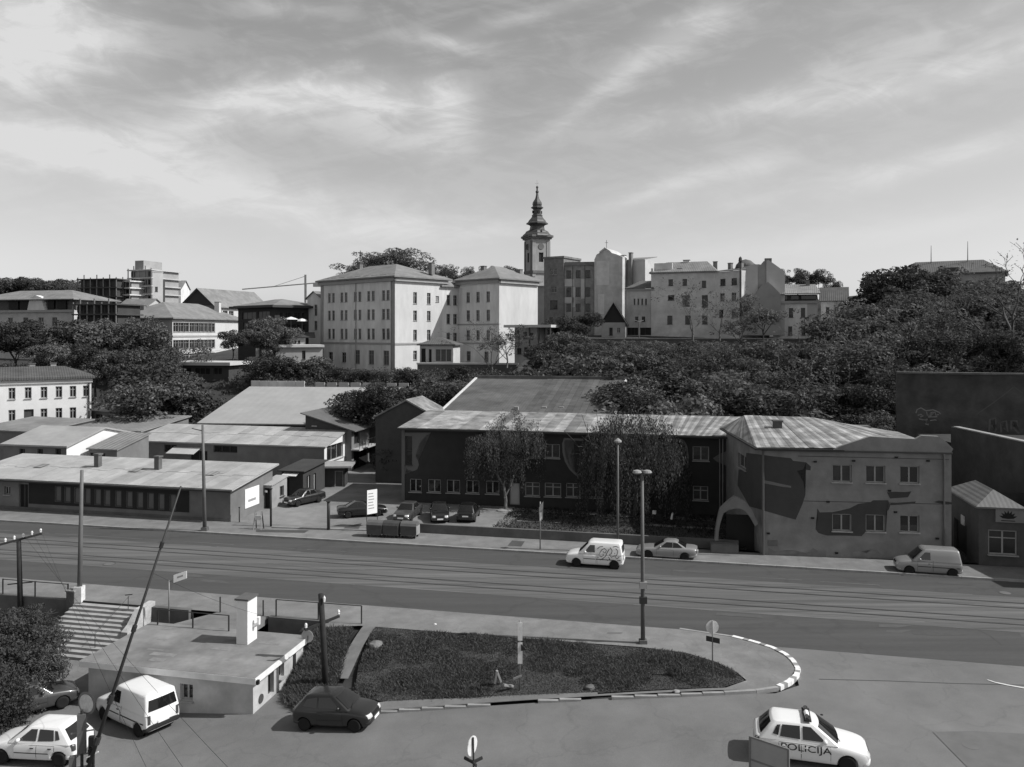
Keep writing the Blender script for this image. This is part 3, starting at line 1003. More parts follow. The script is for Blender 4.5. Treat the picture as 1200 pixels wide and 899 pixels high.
# ------------------------------------------------------------------ dark two-storey mural building
M_MUR = mat('mural_dark_paint', 0.036, 0.9, 0.2, 0.8, 0.15, 16, stain=0.2)
M_MURL = mat('mural_light_paint', 0.13, 0.9, 0.12, 0.8, 0.15, 16, stain=0.15)
M_MURM = mat('mural_mid_paint', 0.058, 0.9, 0.15, 0.8, 0.1, 16, stain=0.15)
M_MURLINE = mat('mural_line_paint', 0.15, 0.9, 0.15, 1.0)
M_SH = [mat('roof_sheet_bright', 0.34, .5, .5, .9, .2, 3, stain=0.45, ssc=.45), mat('roof_sheet_mid', 0.24, .55, .45, .9, .2, 3, stain=0.5, ssc=.45),
        mat('roof_sheet_dull', 0.175, .65, .45, .9, .2, 3, stain=0.45, ssc=.45)]
mu = Bld('mural_building', 'long dark two storey building with painted mural and patchy metal roof', 'building', OW(471, 590, 75.3), OW(852, 605, 75.3), 9.0, 7.25, M_MUR)
for x0, x1 in ((479.7, 494), (501, 516.5), (523, 539), (546, 561.5), (569, 585)):
    mu.win('f', (x0, 561 + (x0 - 480) * .025, x1, 577 + (x0 - 480) * .025), style='two', fm=M_FRG)
for x0, x1 in ((615, 632.5), (638, 657.5), (663, 680), (690, 706), (730, 746), (812, 830)):
    mu.win('f', (x0, 565 + (x0 - 615) * .022, x1, 582 + (x0 - 615) * .025), style='cross', fm=M_FRG, gm=M_GLASSD)
for x0, x1 in ((619, 633), (638, 656), (700, 716), (740, 756), (811.6, 831)):
    mu.win('f', (x0, 520 + (x0 - 619) * .015, x1, 537 + (x0 - 619) * .018), style='two', fm=M_FRG)
mu.win('f', (475, 511, 483, 545), style='bar', fm=M_FRD)
mu.win('f', (597, 566, 609, 592), style='plain', fm=M_FRG, gm=mat('door_paint', .4, .7, .1, 1), name='door', sill=False, label='pale door behind the birch')
mu.walls()
def patch(b, side, pts, m, name='mural_patch', off=0.012, label=None):
    """a flat painted area on a wall, given by its outline in the photograph"""
    (ox, oy), a, ln = b.org[side]
    u = Vector((math.cos(a), math.sin(a)))
    n = Vector((-u.y, u.x))
    v = []
    for px, py in pts:
        x, z = b.hit(side, px, py)
        q = Vector((ox, oy)) + u * x - n * off
        v.append((q.x, q.y, z))
    bm = bmesh.new()
    f = bm.faces.new([bm.verts.new(p) for p in v])
    bmesh.ops.triangulate(bm, faces=[f])
    dn = Vector((u.x, u.y, 0))
    o3 = Vector((ox, oy, 0))
    for hh in b.h[side]:
        x0, x1, z0, z1 = hh[0]
        for co, no in ((o3 + dn * x0, dn), (o3 + dn * x1, dn), (Vector((0, 0, z0)), Vector((0, 0, 1))), (Vector((0, 0, z1)), Vector((0, 0, 1)))):
            bmesh.ops.bisect_plane(bm, geom=bm.verts[:] + bm.edges[:] + bm.faces[:], plane_co=co, plane_no=no)
        kill = []
        for fc in bm.faces:
            c = fc.calc_center_median()
            if x0 < (c - o3).dot(dn) < x1 and z0 < c.z < z1:
                kill.append(fc)
        bmesh.ops.delete(bm, geom=kill, context='FACES')
    bmesh.ops.triangulate(bm, faces=bm.faces)
    me = bpy.data.meshes.new(name)
    bm.to_mesh(me)
    bm.free()
    me.materials.append(m)
    return link(name, me, b.root, label)
def ribbon(b, side, pts, wpx, m, name='mural_line', off=0.014):
    out_a, out_b = [], []
    for i, p in enumerate(pts):
        q0, q1 = pts[max(0, i - 1)], pts[min(len(pts) - 1, i + 1)]
        d = Vector((q1[0] - q0[0], q1[1] - q0[1])).normalized()
        n = Vector((-d.y, d.x)) * wpx / 2
        out_a.append((p[0] + n.x, p[1] + n.y))
        out_b.append((p[0] - n.x, p[1] - n.y))
    return patch(b, side, out_a + out_b[::-1], m, name, off)
patch(mu, 'f', [(471, 507), (505, 507), (499, 511), (495, 515), (491, 521), (489, 528), (487, 535), (490, 540), (491, 545), (489, 550), (485, 552), (479, 551), (476, 548), (474.5, 556), (474, 590), (471, 590)], M_MURL)
ribbon(mu, 'f', [(684, 515.5), (672, 515), (661.5, 514.5), (660, 520), (660.5, 530), (663, 540), (668, 549), (673, 554), (678, 558)], 2.6, M_MURLINE)
ribbon(mu, 'f', [(786, 515), (796, 515), (801, 517), (804, 523), (806, 535), (805, 548)], 2.6, M_MURLINE)
patch(mu, 'f', [(835.5, 537), (843, 532), (851, 529), (851.5, 546), (840, 541)], M_MURL)
def on_roof_sheets(b, p00, p10, p11, p01, n, pick, th=0.03, name='roof_sheet', parent=None):
    """strips of sheet metal from the eave p00-p10 up to the ridge p01-p11"""
    p00, p10, p11, p01 = map(Vector, (p00, p10, p11, p01))
    for i in range(n):
        s0, s1 = (i + .012) / n, (i + .988) / n
        lift = Vector((0, 0, random.uniform(0, .03)))
        a, bb, c, d = p00.lerp(p10, s0) + lift, p00.lerp(p10, s1) + lift, p01.lerp(p11, s1) + lift, p01.lerp(p11, s0) + lift
        MB().extrude([a, bb, c, d], (0, 0, th)).build(name, pick(i), parent or b.root)
L, D, H = mu.L, mu.D, mu.H
roof = mu.part('roof', MB().extrude([(-.3, -.45, H + .02), (L + .05, -.45, H + .02), (L + .05, D, H + .85), (-.3, D, H + .85)], (0, 0, .13)), M_SH[2])
g = MB()
for x in (0, L):
    g.poly([(x, 0, H), (x, D, H), (x, D, H + .85)])
g.poly([(0, D, H), (L, D, H), (L, D, H + .85), (0, D, H + .85)])
mu.part('gable_wall', g, M_MUR)
k0 = mu.hit('f', 765, 507)[0]
pat = "1100001102011010210120110201"
on_roof_sheets(mu, (-.3, -.47, H + .16), (k0, -.47, H + .16), (k0, D, H + .99), (-.3, D, H + .99), 24, lambda i: M_SH[int(pat[i])])
on_roof_sheets(mu, (k0, -.47, H + .16), (L, -.47, H + .16), (L + 2.6, D, H + .99), (k0, D, H + .99), 24, lambda i: M_SH[(0, 2, 0, 1, 0, 2, 1)[i % 7]])
mu.part('gutter', MB().box(-.3, L, -.58, -.46, H - .02, H + .12), M_DKSTEEL)
for px in (843.5, 847):
    x = mu.hit('f', px, 550)[0]
    mu.part('drainpipe', MB().tube([(x, -.1, .3), (x, -.1, H)], .06, 6), M_STEEL)
mu.part('wall_edge', MB().box(-.02, .3, -.05, -.004, 0, H), M_MURL)
# things seen over that roof
hl = Bld('tile_roofed_hall', 'hall with a broad mossy tiled roof behind the mural building', 'building', OW(518, 495, 88), OW(716, 493, 88), 16, 7.3, M_CONCD)
hl.walls()
hl.mono(0.15, 3.1, ribbed('mossy_tiles', 0.105, 0.33, 'X', 0, 0.3, 0.9, stain=0.4, sc=.9, ssc=.3, strength=.3), th=.16)
hl.part('verge_trim', MB().bar((hl.L + .36, -.4, hl.H + .25), (hl.L + .36, hl.D + .35, hl.H + 3.4), .3, .12), M_WORNWHITE)
hl.part('verge_trim', MB().bar((-.36, -.4, hl.H + .25), (-.36, hl.D + .35, hl.H + 3.4), .3, .12), M_WORNWHITE)
M_TL = [mat('tile_panel_dark', .085, .9, .3, 1.2, .3, 6, stain=.35, ssc=.4), mat('tile_panel_mid', .11, .9, .3, 1.2, .3, 6, stain=.35, ssc=.4), mat('tile_panel_dull', .097, .9, .3, 1.2, .3, 6, stain=.35, ssc=.4)]
sheet_at = hl.hit('f', 612, 487)[0]
for q_ in range(13):
    u0, u1 = sheet_at + (hl.L + .15 - sheet_at) * (q_ + .02) / 13, sheet_at + (hl.L + .15 - sheet_at) * (q_ + .98) / 13
    sl_ = 2.95 / hl.D
    MB().extrude([(u0, -.38, hl.H + .15 - sl_ * .38 + .175), (u1, -.38, hl.H + .15 - sl_ * .38 + .175), (u1, hl.D + .3, hl.H + 3.1 + sl_ * .3 + .175), (u0, hl.D + .3, hl.H + 3.1 + sl_ * .3 + .175)], (0, 0, .05)).build('roof_panel', M_TL[(q_ * 2) % 3], hl.root)
hl.part('ridge_wall', MB().box(-.3, hl.L + .3, hl.D + .36, hl.D + .7, 0, hl.H + 3.75), M_CONCD)
for px in (605, 638, 658):
    c = AT(px, 478, 92)
    lc = hl.root.matrix_basis.inverted() @ c
    hl.part('roof_vent', MB().box(lc.x - .25, lc.x + .25, lc.y - .2, lc.y + .2, lc.z - .3, lc.z + .12), M_CONC)
gb = Bld('gabled_shed', 'small dark gabled shed at the back left of the mural building', 'shed', OW(440, 500, 84.8), OW(514, 500, 84.8), 5, 7.3, mat('shed_dark', .07, .9, .2, 1))
gb.walls()
gb.gable(1.9, M_SH[1], axis='y', ov=.3)

# ------------------------------------------------------------------ corner building with mural, parapet and hipped metal roof
M_CW = mat('corner_plaster', 0.22, 0.9, 0.18, 1.1, 0.2, 9, stain=0.25, ssc=0.6)
cb = Bld('corner_building', 'grey two storey corner building with mural patches and striped metal roof', 'building', G(893, 652), G(1115, 660), 11.5, 8.05, M_CW)
bl = OW(851, 600, 75.25)
lb = cb.root.matrix_basis.inverted() @ bl
cb.org['l'] = ((lb.x, lb.y), math.atan2(-lb.y, -lb.x), math.hypot(lb.x, lb.y))
for y0, y1 in ((544.5, 565.5), (602, 623)):
    for i, x in enumerate((986.7, 1026, 1066)):
        cb.win('f', (x - 11.5, y0 + i * .8, x + 11.5, y1 + i * .8), style='two', fm=M_FRG, gm=M_GLASS if i == 2 else M_GLASSD)
cb.win('l', (865, 530, 874.5, 552), style='two', fm=M_FRG, gm=M_GLASSD)
cb.walls('frl')
cb.part('wall', MB().poly([(cb.L, 11.5, -1), (cb.L, 11.5, 8.05), (lb.x, lb.y, 8.05), (lb.x, lb.y, -1)]), M_CW)
def par_pts():
    out = []
    for px, py in ((977, 527.5), (985, 523), (1003, 517), (1020, 511.5), (1032, 512.3), (1073, 514.5), (1080, 510.5), (1100, 511.5), (1109, 518), (1117, 526)):
        x, z = cb.hit('f', px, py)
        out.append((x, -.02, max(z, 8.06)))
    x0 = cb.hit('f', 977, 530)[0]
    return [(cb.L, -.02, 8.052), (x0, -.02, 8.052)] + out
cb.part('parapet', MB().extrude(par_pts(), (0, .35, 0)), M_CW)
cb.part('cornice', MB().box(-.05, cb.L + .05, -.12, -.003, 7.9, 8.03), mat('corner_trim', .07, .9, .2, 1))
xe = cb.hit('f', 1012, 525)[0]
ra = cb.root.matrix_basis.inverted() @ AT(872, 490, 71.5)
rb = cb.root.matrix_basis.inverted() @ AT(948, 489.5, 70)
FL, FR = Vector((-.45, -.45, 8.12)), Vector((xe, .36, 8.12))
A2, B2 = Vector((ra.x, ra.y, 9.35)), Vector((rb.x, rb.y, 9.35))
BLp = Vector((lb.x - .45, lb.y, 8.12))
BKp = Vector((cb.L, 11.5, 8.12))
FR2 = Vector((cb.L, .36, 8.12))
mb = MB()
mb.add([FL, FR, B2, A2, BLp, BKp, FR2], [(0, 1, 2, 3), (0, 3, 4), (1, 6, 5, 2), (3, 2, 5, 4)])
cb.part('roof', mb, M_SH[1])
up = Vector((0, 0, .03))
pc = (0, 1, 0, 2, 1, 0, 1, 2)
on_roof_sheets(cb, FL + up, FR + up, B2 + up, A2 + up, 22, lambda i: M_SH[pc[i % 8]])
on_roof_sheets(cb, BLp + up, FL + up, A2 + up, (BLp * .1 + A2 * .9) + up, 16, lambda i: M_SH[(1, 2, 1, 0, 2, 1)[i % 6]])
on_roof_sheets(cb, FR + up, FR2 + up, B2.lerp(BKp, .25) + up, B2 + up, 10, lambda i: M_SH[pc[(i + 3) % 8]])
cb.part('gutter', MB().box(-.6, xe - 1.5, -.6, -.46, 8.0, 8.14).bar((-.53, -.53, 8.07), (lb.x - .5, lb.y, 8.07), .14, .14), M_DKSTEEL)
cc = cb.root.matrix_basis.inverted() @ AT(911, 505, 66.5)
cb.chimney(cc.x, cc.y, cc.z - .6, .65, .6, 1.35, mat('brick_dark', .09, .9, .3, 3))
for q, ln in (((1004, 505), 2.6),):
    c2 = cb.root.matrix_basis.inverted() @ AT(*q, 70)
    cb.part('roof_box', MB().box(c2.x - 1.6, c2.x + 1.2, c2.y, c2.y + 1.2, 8.1, c2.z + .4), M_CONCD)
def zz(ox, oy, s, *pts):
    return [(ox + x / s, oy + y / s) for x, y in pts]
patch(cb, 'f', zz(820, 480, 4.495, (338, 240), (400, 248), (480, 256), (492, 270), (560, 278), (585, 300), (583, 320), (545, 316), (512, 322), (528, 350), (546, 385), (556, 450), (540, 500), (505, 580), (420, 556), (338, 532)), M_MURM)
patch(cb, 'l', zz(820, 480, 4.495, (328, 238), (245, 228), (243, 318), (205, 316), (200, 400), (240, 470), (262, 510), (328, 528)), M_MURM)
patch(cb, 'f', zz(820, 480, 4.495, (338, 372), (380, 380), (430, 392), (480, 402), (482, 412), (430, 406), (338, 388)), M_MURLINE, off=.018)
patch(cb, 'f', zz(820, 480, 4.495, (620, 520), (632, 542), (700, 540), (740, 532), (790, 520), (835, 497), (899, 488)) + zz(960, 480, 4.28, (270, 455), (345, 455), (356, 480), (350, 500), (335, 515), (335, 612), (232, 615), (212, 635), (120, 632), (40, 632)) + zz(820, 480, 4.495, (655, 660), (625, 650), (610, 630), (622, 575)), M_MURM, off=.006)
patch(cb, 'f', zz(960, 480, 4.28, (340, 415), (380, 412), (430, 414), (462, 410), (445, 440), (355, 446)), M_MURM)
patch(cb, 'f', zz(960, 480, 4.28, (358, 470), (485, 461), (480, 470), (420, 476), (352, 480)), M_MURM)
patch(cb, 'f', zz(960, 480, 4.28, (575, 464), (600, 456), (668, 466), (668, 476), (600, 470)), M_MURM)
for y in (535.5, 588):
    ribbon(cb, 'f', [(935, y - 1), (960, y - .5), (1112, y + 3)], .7, mat('wall_seam', .06, .9, .2, 1), 'wall_seam', .01)
for px in (894.2, 1105.5):
    x = cb.hit('f', px, 600)[0]
    cb.part('drainpipe', MB().tube([(x, -.12, .1), (x, -.12, 7.9)], .07, 7), mat('pipe_grey', .1, .6, .2, 1))
for px, py in ((1087, 540), (1050, 536), (1042, 575), (955, 541), (1000, 540), (970, 588), (952, 607), (980, 648), (1098, 631), (900, 625), (1049, 600)):
    x, z = cb.hit('f', px, py)
    cb.part('bracket', MB().box(x - .1, x + .12, -.1, -.003, z - .06, z + .06), M_BLACK)
M_DIRT = mat('wall_dirt', .19, .95, .25, 1.5, stain=.3)
for x0_, x1_ in ((900, 968), (985, 1040), (1060, 1108)):
    xs_ = [x0_ + (x1_ - x0_) * k / 9 for k in range(10)]
    bt_ = 652 + (x0_ - 893) * .036
    patch(cb, 'f', [(x, bt_ - 3 - random.uniform(1, 9)) for x in xs_] + [(x1_, bt_ + 1), (x0_, bt_ + 1)], M_DIRT, 'dirt_stain', .004)
cb.part('vent_box', MB().box(*(lambda r: (r[0], r[1], -.06, -.003, r[2], r[3]))(cb.rect('f', 900, 633, 911, 640))), mat('vent_grey', .13, .8, .2, 2))
# arched canopy leaning on the corner, its concrete block
oi = zz(820, 480, 4.495, (80, 690), (84, 640), (92, 590), (107, 525), (145, 488), (185, 458), (215, 470), (245, 490), (272, 525), (290, 560), (308, 600))
ii = zz(820, 480, 4.495, (292, 615), (268, 572), (240, 534), (215, 522), (190, 520), (150, 530), (124, 548), (108, 600), (100, 645), (97, 690))
mb = MB()
pts = []
for px, py in oi + ii:
    x, z = cb.hit('f', px, py)
    pts.append((x, -.03, z))
mb.extrude(pts, (0, .55, 0))
cb.part('arch', mb, mat('arch_plaster', .17, .9, .15, 1.0, stain=.2))
pb = G(833.5, 650)
blk = thing('concrete_block', 'long concrete block under the foot of the painted arch', 'concrete block', pb, cb.a)
MB().box(0, 2.0, 0, .8, 0, .72).box(.02, 1.98, .02, .78, .722, .8).build('block', mat('block_conc', .12, .9, .25, 1.5), blk)
tg = MB().box(-2.4, -.3, 1.6, 1.7, 0, 2.7)  # black sheet painted in for the darkness of the passage behind the arch
cb.part('gate', tg, M_BLACK)

# ------------------------------------------------------------------ shop and tall brick walls on the far right
sA = G(1147, 664)
sh = Bld('corner_shop', 'small dark shop with pointed roof and lit shop window beside brick wall', 'shop', sA, OW(1262, 672, tw(sA)[1]), 6.5, 4.2, mat('shop_wall', .085, .9, .25, 1.2, stain=.3))
sh.win('f', (1158, 620.5, 1192, 651), style='tee', fm=M_FRG, gm=glass_mat('shop_glass', .03, .1, .6), rev=.12)
sh.win('l', (1118, 606, 1133, 655), style='plain', fm=M_FRD, gm=M_BLACK, name='door', sill=False)
sh.walls()
r = sh.rect('f', 1166, 595.5, 1206, 613)
sb = sh.part('sign_board', MB().box(r[0], r[1] + 2, -.16, -.004, r[2], r[3]), mat('sign_grey', .2, .7, .15, 1.5))
cx_, cz_ = (r[0] + r[1]) / 2 - .3, r[2] + .25
em = MB()
for k in range(7):
    a = R(20 + k * 23.3)
    d = Vector((math.cos(a), 0, math.sin(a)))
    s_ = Vector((-d.z, 0, d.x))
    c = Vector((cx_, -.168, cz_))
    em.poly([c, c + d * .35 + s_ * .09, c + d * .62, c + d * .35 - s_ * .09])
em.box(cx_ - .45, cx_ + .45, -.17, -.162, cz_ - .16, cz_ - .1)
em.build('leaf_emblem', M_BLACK, sb)
mb = MB()
wx = sh.rect('f', 1158, 620.5, 1192, 651)
for k in range(26):
    x = random.uniform(wx[0] + .2, wx[1] - .3)
    z = random.gauss((wx[2] + wx[3]) / 2 - .15, .13)
    mb.box(x, x + random.uniform(.05, .2), .16, .2, z, z + random.uniform(.03, .12))
sh.part('window_display', mb, M_WORNWHITE)
sh.part('notice', MB().box(*(lambda r: (-.05, -.004, r[0], r[1], r[2], r[3]))((3.0, 3.8, 2.2, 2.9))), M_WORNWHITE)
sh.hip(1.0, ribbed('slate_light', .15, .3, 'X', 0, .2, .8, stain=.2, strength=.25), .25, z=4.2, th=.12, x1=2.75, inset=1.6)
M_BRK = None
def brick_mat(name, c1, c2, mort, sc=2.2):
    m, nt, b = nmat(name)
    tc = nt.nodes.new('ShaderNodeTexCoord')
    mp = nt.nodes.new('ShaderNodeMapping')
    mp.inputs['Rotation'].default_value = (PI / 2, 0, 0)
    bt = nt.nodes.new('ShaderNodeTexBrick')
    bt.inputs['Scale'].default_value = sc
    for i, c in ((1, c1), (2, c2), (3, mort)):
        bt.inputs[i].default_value = (c, c, c, 1)
    bt.inputs['Mortar Size'].default_value = .015
    nt.links.new(tc.outputs['Object'], mp.inputs[0])
    nt.links.new(mp.outputs[0], bt.inputs[0])
    nz = nt.nodes.new('ShaderNodeTexNoise')
    nz.inputs['Scale'].default_value = .5
    nz.inputs['Detail'].default_value = 6
    nt.links.new(tc.outputs['Object'], nz.inputs['Vector'])
    mr = nt.nodes.new('ShaderNodeMapRange')
    mr.inputs[1].default_value, mr.inputs[2].default_value, mr.inputs[3].default_value, mr.inputs[4].default_value = .3, .7, .55, 1.45
    nt.links.new(nz.outputs['Fac'], mr.inputs[0])
    mx = nt.nodes.new('ShaderNodeMix')
    mx.data_type = 'RGBA'
    mx.blend_type = 'MULTIPLY'
    mx.inputs[0].default_value = 1
    cc = nt.nodes.new('ShaderNodeCombineColor')
    for i in range(3):
        nt.links.new(mr.outputs[0], cc.inputs[i])
    nt.links.new(bt.outputs[0], mx.inputs[6])
    nt.links.new(cc.outputs[0], mx.inputs[7])
    nt.links.new(mx.outputs[2], b.inputs['Base Color'])
    b.inputs['Roughness'].default_value = .92
    MATS[name] = m
    return m
M_BRK = brick_mat('old_brick', .062, .05, .085)
uA, uB = AT(1051, 438, 87), AT(1215, 438, 83.5)
uw = Bld('brick_wall', 'tall dark brick wall with white graffiti tags below the wood', 'wall', (uA.x, uA.y, 3.0), (uB.x, uB.y), .6, uA.z - 3.0, M_BRK)
uw.L += 14
uw.org['f'] = ((0, 0), 0.0, uw.L)
uw.part('wall', MB().box(0, uw.L, 0, .6, -4, uw.H), M_BRK)
for k in range(int(uw.L / 1.5)):
    uw.part('coping_stone', MB().box(k * 1.5 + .01, k * 1.5 + 1.49, -.12, .72, uw.H + .002, uw.H + .2), M_CONCD)
M_TAG = mat('graffiti_pale', .22, .9, .2, 3)
M_TAG2 = mat('graffiti_faint', .11, .9, .2, 3)
# a tag of looping letters, then boxy ghost letters
def tagline(pts, w, m):
    ribbon(uw, 'f', pts, w, m, 'graffiti', .01)
tz = lambda *p: zz(1000, 420, 6, *p)
tagline(tz((440, 385), (448, 360), (475, 348), (510, 368), (560, 362), (605, 380), (612, 392)), 1.3, M_TAG)
tagline(tz((452, 400), (475, 395), (492, 405), (470, 412)), 1.2, M_TAG)
tagline(tz((515, 375), (520, 400), (545, 405), (548, 380), (575, 378), (580, 400), (600, 395)), 1.2, M_TAG)
tagline(tz((460, 425), (490, 432), (520, 428), (522, 455), (530, 468), (505, 460)), 1.2, M_TAG)
tagline(tz((525, 412), (560, 412), (590, 410)), 1.2, M_TAG)
tagline(tz((540, 438), (575, 432), (585, 436)), 1.1, M_TAG)
tagline(tz((955, 510), (960, 430), (1000, 420), (1003, 460), (965, 470), (1005, 500), (990, 520)), 2.2, M_TAG2)
tagline(tz((1040, 520), (1035, 450), (1075, 440), (1085, 520), (1060, 490)), 2.2, M_TAG2)
tagline(tz((1110, 500), (1110, 440), (1150, 440), (1152, 490), (1120, 480), (1165, 530)), 2.2, M_TAG2)
tagline(tz((865, 395), (960, 330), (1060, 255), (1130, 200), (1190, 245)), .9, M_TAG2)
sw = Bld('side_retaining_wall', 'dark tall retaining wall running back beside the corner shop', 'wall', (40.6, 52.0, 0), (41.6, 52.0), 23.0, 8.0, mat('wall_black', .072, .95, .3, .8, .2, 6, stain=.3))
sw.part('wall', MB().box(0, .45, 0, 23, -1, 8.0), sw.wm)
for k in range(15):
    sw.part('coping_stone', MB().box(-.05, .5, k * 1.5 + .01, k * 1.5 + 1.49, 8.002, 8.1), M_CONC)
struct(sheet('hill_terrace', [(42.0, 50), (140, 50), (140, 84), (42, 84)], 6.2, M_HILL, 0, zf=lambda x, y: 0.0))

# ------------------------------------------------------------------ long warehouses on the left
M_AC = ribbed('asbestos_roof', 0.36, 0.35, 'X', 0, 0.16, 0.85, depth=.03, stain=.2, ssc=.3, strength=.35)
M_AC2 = ribbed('asbestos_roof_pale', 0.33, 0.35, 'X', 0, 0.14, 0.85, depth=.03, stain=.16, ssc=.3, strength=.35)
M_AC3 = ribbed('asbestos_roof_dark', 0.22, 0.6, 'X', 0, 0.2, 0.85, depth=.07, stain=.25, ssc=.3)
M_DKW = mat('warehouse_dark', .05, .9, .2, .8, .1, 10, stain=.25)
M_MDW = mat('warehouse_grey', .17, .9, .2, .8, .1, 10, stain=.25)
M_LTW = mat('plaster_pale', .42, .9, .14, .8, .1, 10, stain=.2)
M_WHW = mat('plaster_white', .72, .85, .07, .8, .08, 12, stain=.1)
wh = Bld('long_warehouse', 'long low warehouse with grey sheet roof along the street', 'warehouse', OW(-45, 597, 64.4), OW(270, 612, 64.1), 7.2, 2.95, M_MDW)
for i, x in enumerate((65.5, 76.5, 88, 100, 112, 123, 136, 149, 161.5, 174, 186.5, 200)):
    wh.win('f', (x - 1, 569.5 + i * .9, x + 6.5, 588 + i * .95), style='plain', fm=M_FRD, gm=mat('pale_panel', .13, .8, .2, 1) if i % 1 == 0 else None, rev=.06, sill=False)
wh.win('f', (22, 567, 33, 598), style='two', fm=M_FRD, gm=M_BLACK, name='door', sill=False)
wh.win('f', (5, 570, 12, 580), style='two', fm=M_FRG)
wh.walls()
wh.mono(0, .9, M_AC, ov=.45, th=.12)
r = wh.rect('f', 33.5, 567, 222, 600)
r0, r1 = wh.hit('f', 34, 580)[0], wh.hit('f', 222, 590)[0]
hs = [(h[0][0] - .02, h[0][1] + .02, h[0][2] - .02, h[0][3] + .02) for h in wh.h['f']]
mb = MB()
wall(mb, (r0, -.05), 0.0, r1 - r0, .75, 2.85, [(h[0] - r0, h[1] - r0, h[2], h[3]) for h in hs if h[0] > r0], rev=.045)
wh.part('dark_cladding', mb, mat('cladding_dark', .022, .85, .2, 1))
M_ACS = [mat('roof_sheet_grey', .37, .85, .16, .9, .15, 5, stain=.22, ssc=.35), mat('roof_sheet_dusty', .33, .85, .18, .9, .15, 5, stain=.25, ssc=.35), mat('roof_sheet_worn', .40, .85, .18, .9, .15, 5, stain=.25, ssc=.35)]
def sheet_roof(b, h0, h1, ov, th, wd, ms, name='roof_sheet'):
    sl = (h1 - h0) / b.D
    za, zb = b.H + h0 - sl * ov + th + .006, b.H + h1 + sl * ov + th + .006
    n_ = max(2, int((b.L + 2 * ov) / wd))
    for i in range(n_):
        u0, u1 = -ov + (b.L + 2 * ov) * (i + .015) / n_, -ov + (b.L + 2 * ov) * (i + .985) / n_
        y0 = -ov - random.uniform(0, .06)
        lf = random.uniform(0, .018)
        ym = b.D * random.uniform(.42, .55)
        zm = za + (zb - za) * (ym + ov) / (b.D + 2 * ov)
        m_ = random.choice(ms)
        MB().extrude([(u0, y0, za + lf), (u1, y0, za + lf), (u1, ym + .1, zm + lf + .012), (u0, ym + .1, zm + lf + .012)], (0, 0, .02)).build(name, m_, b.root)
        MB().extrude([(u0, ym, zm + lf * .5 + .032), (u1, ym, zm + lf * .5 + .032), (u1, b.D + ov, zb + lf * .5), (u0, b.D + ov, zb + lf * .5)], (0, 0, .02)).build(name, random.choice((m_, m_, random.choice(ms))), b.root)
sheet_roof(wh, 0, .9, .45, .12, 1.15, M_ACS)
wh.part('plinth', MB().box(-.04, wh.L, -.06, -.004, -.2, .4), M_CONCD)
wh.part('gutter', MB().box(-.4, wh.L + .4, -.62, -.5, 2.8, 2.93), M_DKSTEEL)
for px, py in ((186, 546), (115, 539)):
    c = wh.root.matrix_basis.inverted() @ OW(px, py, 68.5)
    wh.chimney(c.x, 4.2, 3.3, .5, .5, 1.5, M_CONCD, True)
for px in (152, 243, 40):
    c = wh.root.matrix_basis.inverted() @ OW(px, 548, 67.5)
    wh.part('roof_patch', MB().extrude([(c.x, 3.0, 3.56), (c.x + .9, 3.0, 3.56), (c.x + .9, 4.2, 3.71), (c.x, 4.2, 3.71)], (0, 0, .012)), M_AC3)
r = wh.rect('r', 286.5, 574, 303, 590)
wb = wh.part('sign_board', MB().box(wh.L + .004, wh.L + .07, r[0], r[1], r[2], r[3]), M_WHITE, 'white sign board on the gable end')
MB().box(wh.L + .071, wh.L + .078, r[0] + .5, r[1] - .6, r[2] + .5, r[2] + .72).build('print_strip', M_FRG, wb)
# small booth at its corner
p0 = G(306, 597)
bo = Bld('entrance_booth', 'tiny booth with sloping pale roof and black doorway at the warehouse corner', 'booth', p0, (p0.x + 1.05, p0.y - .23), 3.0, 2.3, mat('booth_wall', .3, .9, .15, 1, stain=.2))
bo.win('f', (.1, .95, .05, 2.05), 'm', style='plain', fm=M_FRD, gm=M_BLACK, name='door', sill=False)
bo.win('r', (1.6, 2.4, .9, 1.9), 'm', style='two', fm=M_FRD)
bo.walls()
bo.mono(0, .35, M_AC, ov=.15, th=.06)
bo.part('lamp', MB().box(.45, .65, -.12, -.004, 1.65, 1.85), M_WHITE)
p0 = G(330, 583)
bo2 = Bld('lean_to_shed', 'dark lean-to with bright arched doors behind the parked car', 'shed', p0, (p0.x + 2.3, p0.y - .5), 5.0, 2.7, M_DKW)
bo2.win('f', (.15, .85, .05, 2.1), 'm', style='plain', fm=M_FRW, gm=M_BLACK, name='door', sill=False)
bo2.win('r', (.8, 1.6, .05, 2.1), 'm', style='plain', fm=M_FRW, gm=M_BLACK, name='door', sill=False)
bo2.win('r', (2.2, 2.9, .05, 2.1), 'm', style='plain', fm=M_FRW, gm=M_GLASSD, name='door', sill=False)
bo2.walls()
bo2.mono(0, .3, M_DKW, ov=.3, th=.1)
bo2.part('awning', MB().extrude([(.3, -.7, 2.3), (1.9, -.7, 2.3), (1.9, -.01, 2.5), (.3, -.01, 2.5)], (0, 0, .05)), M_WORNWHITE)
p0 = G(360, 572)
gbx = Bld('gate_booth', 'dark gate booth with flat canopy roof in the yard', 'booth', p0, G(404, 571.5), 2.6, 2.2, M_DKW)
gbx.win('f', gbx.rect('f', 392, 552, 402, 571), 'm', style='plain', fm=M_FRG, gm=M_GLASSD, name='door', sill=False)
gbx.walls()
gbx.part('roof', MB().box(.8, gbx.L + .8, -.6, 3.1, 2.205, 2.4), mat('canopy', .3, .8, .2, 1))
gbx.part('notice', MB().box(*(lambda r: (r[0], r[1], -.05, -.004, r[2], r[3]))(gbx.rect('f', 364, 554, 372, 560))), M_CONC)
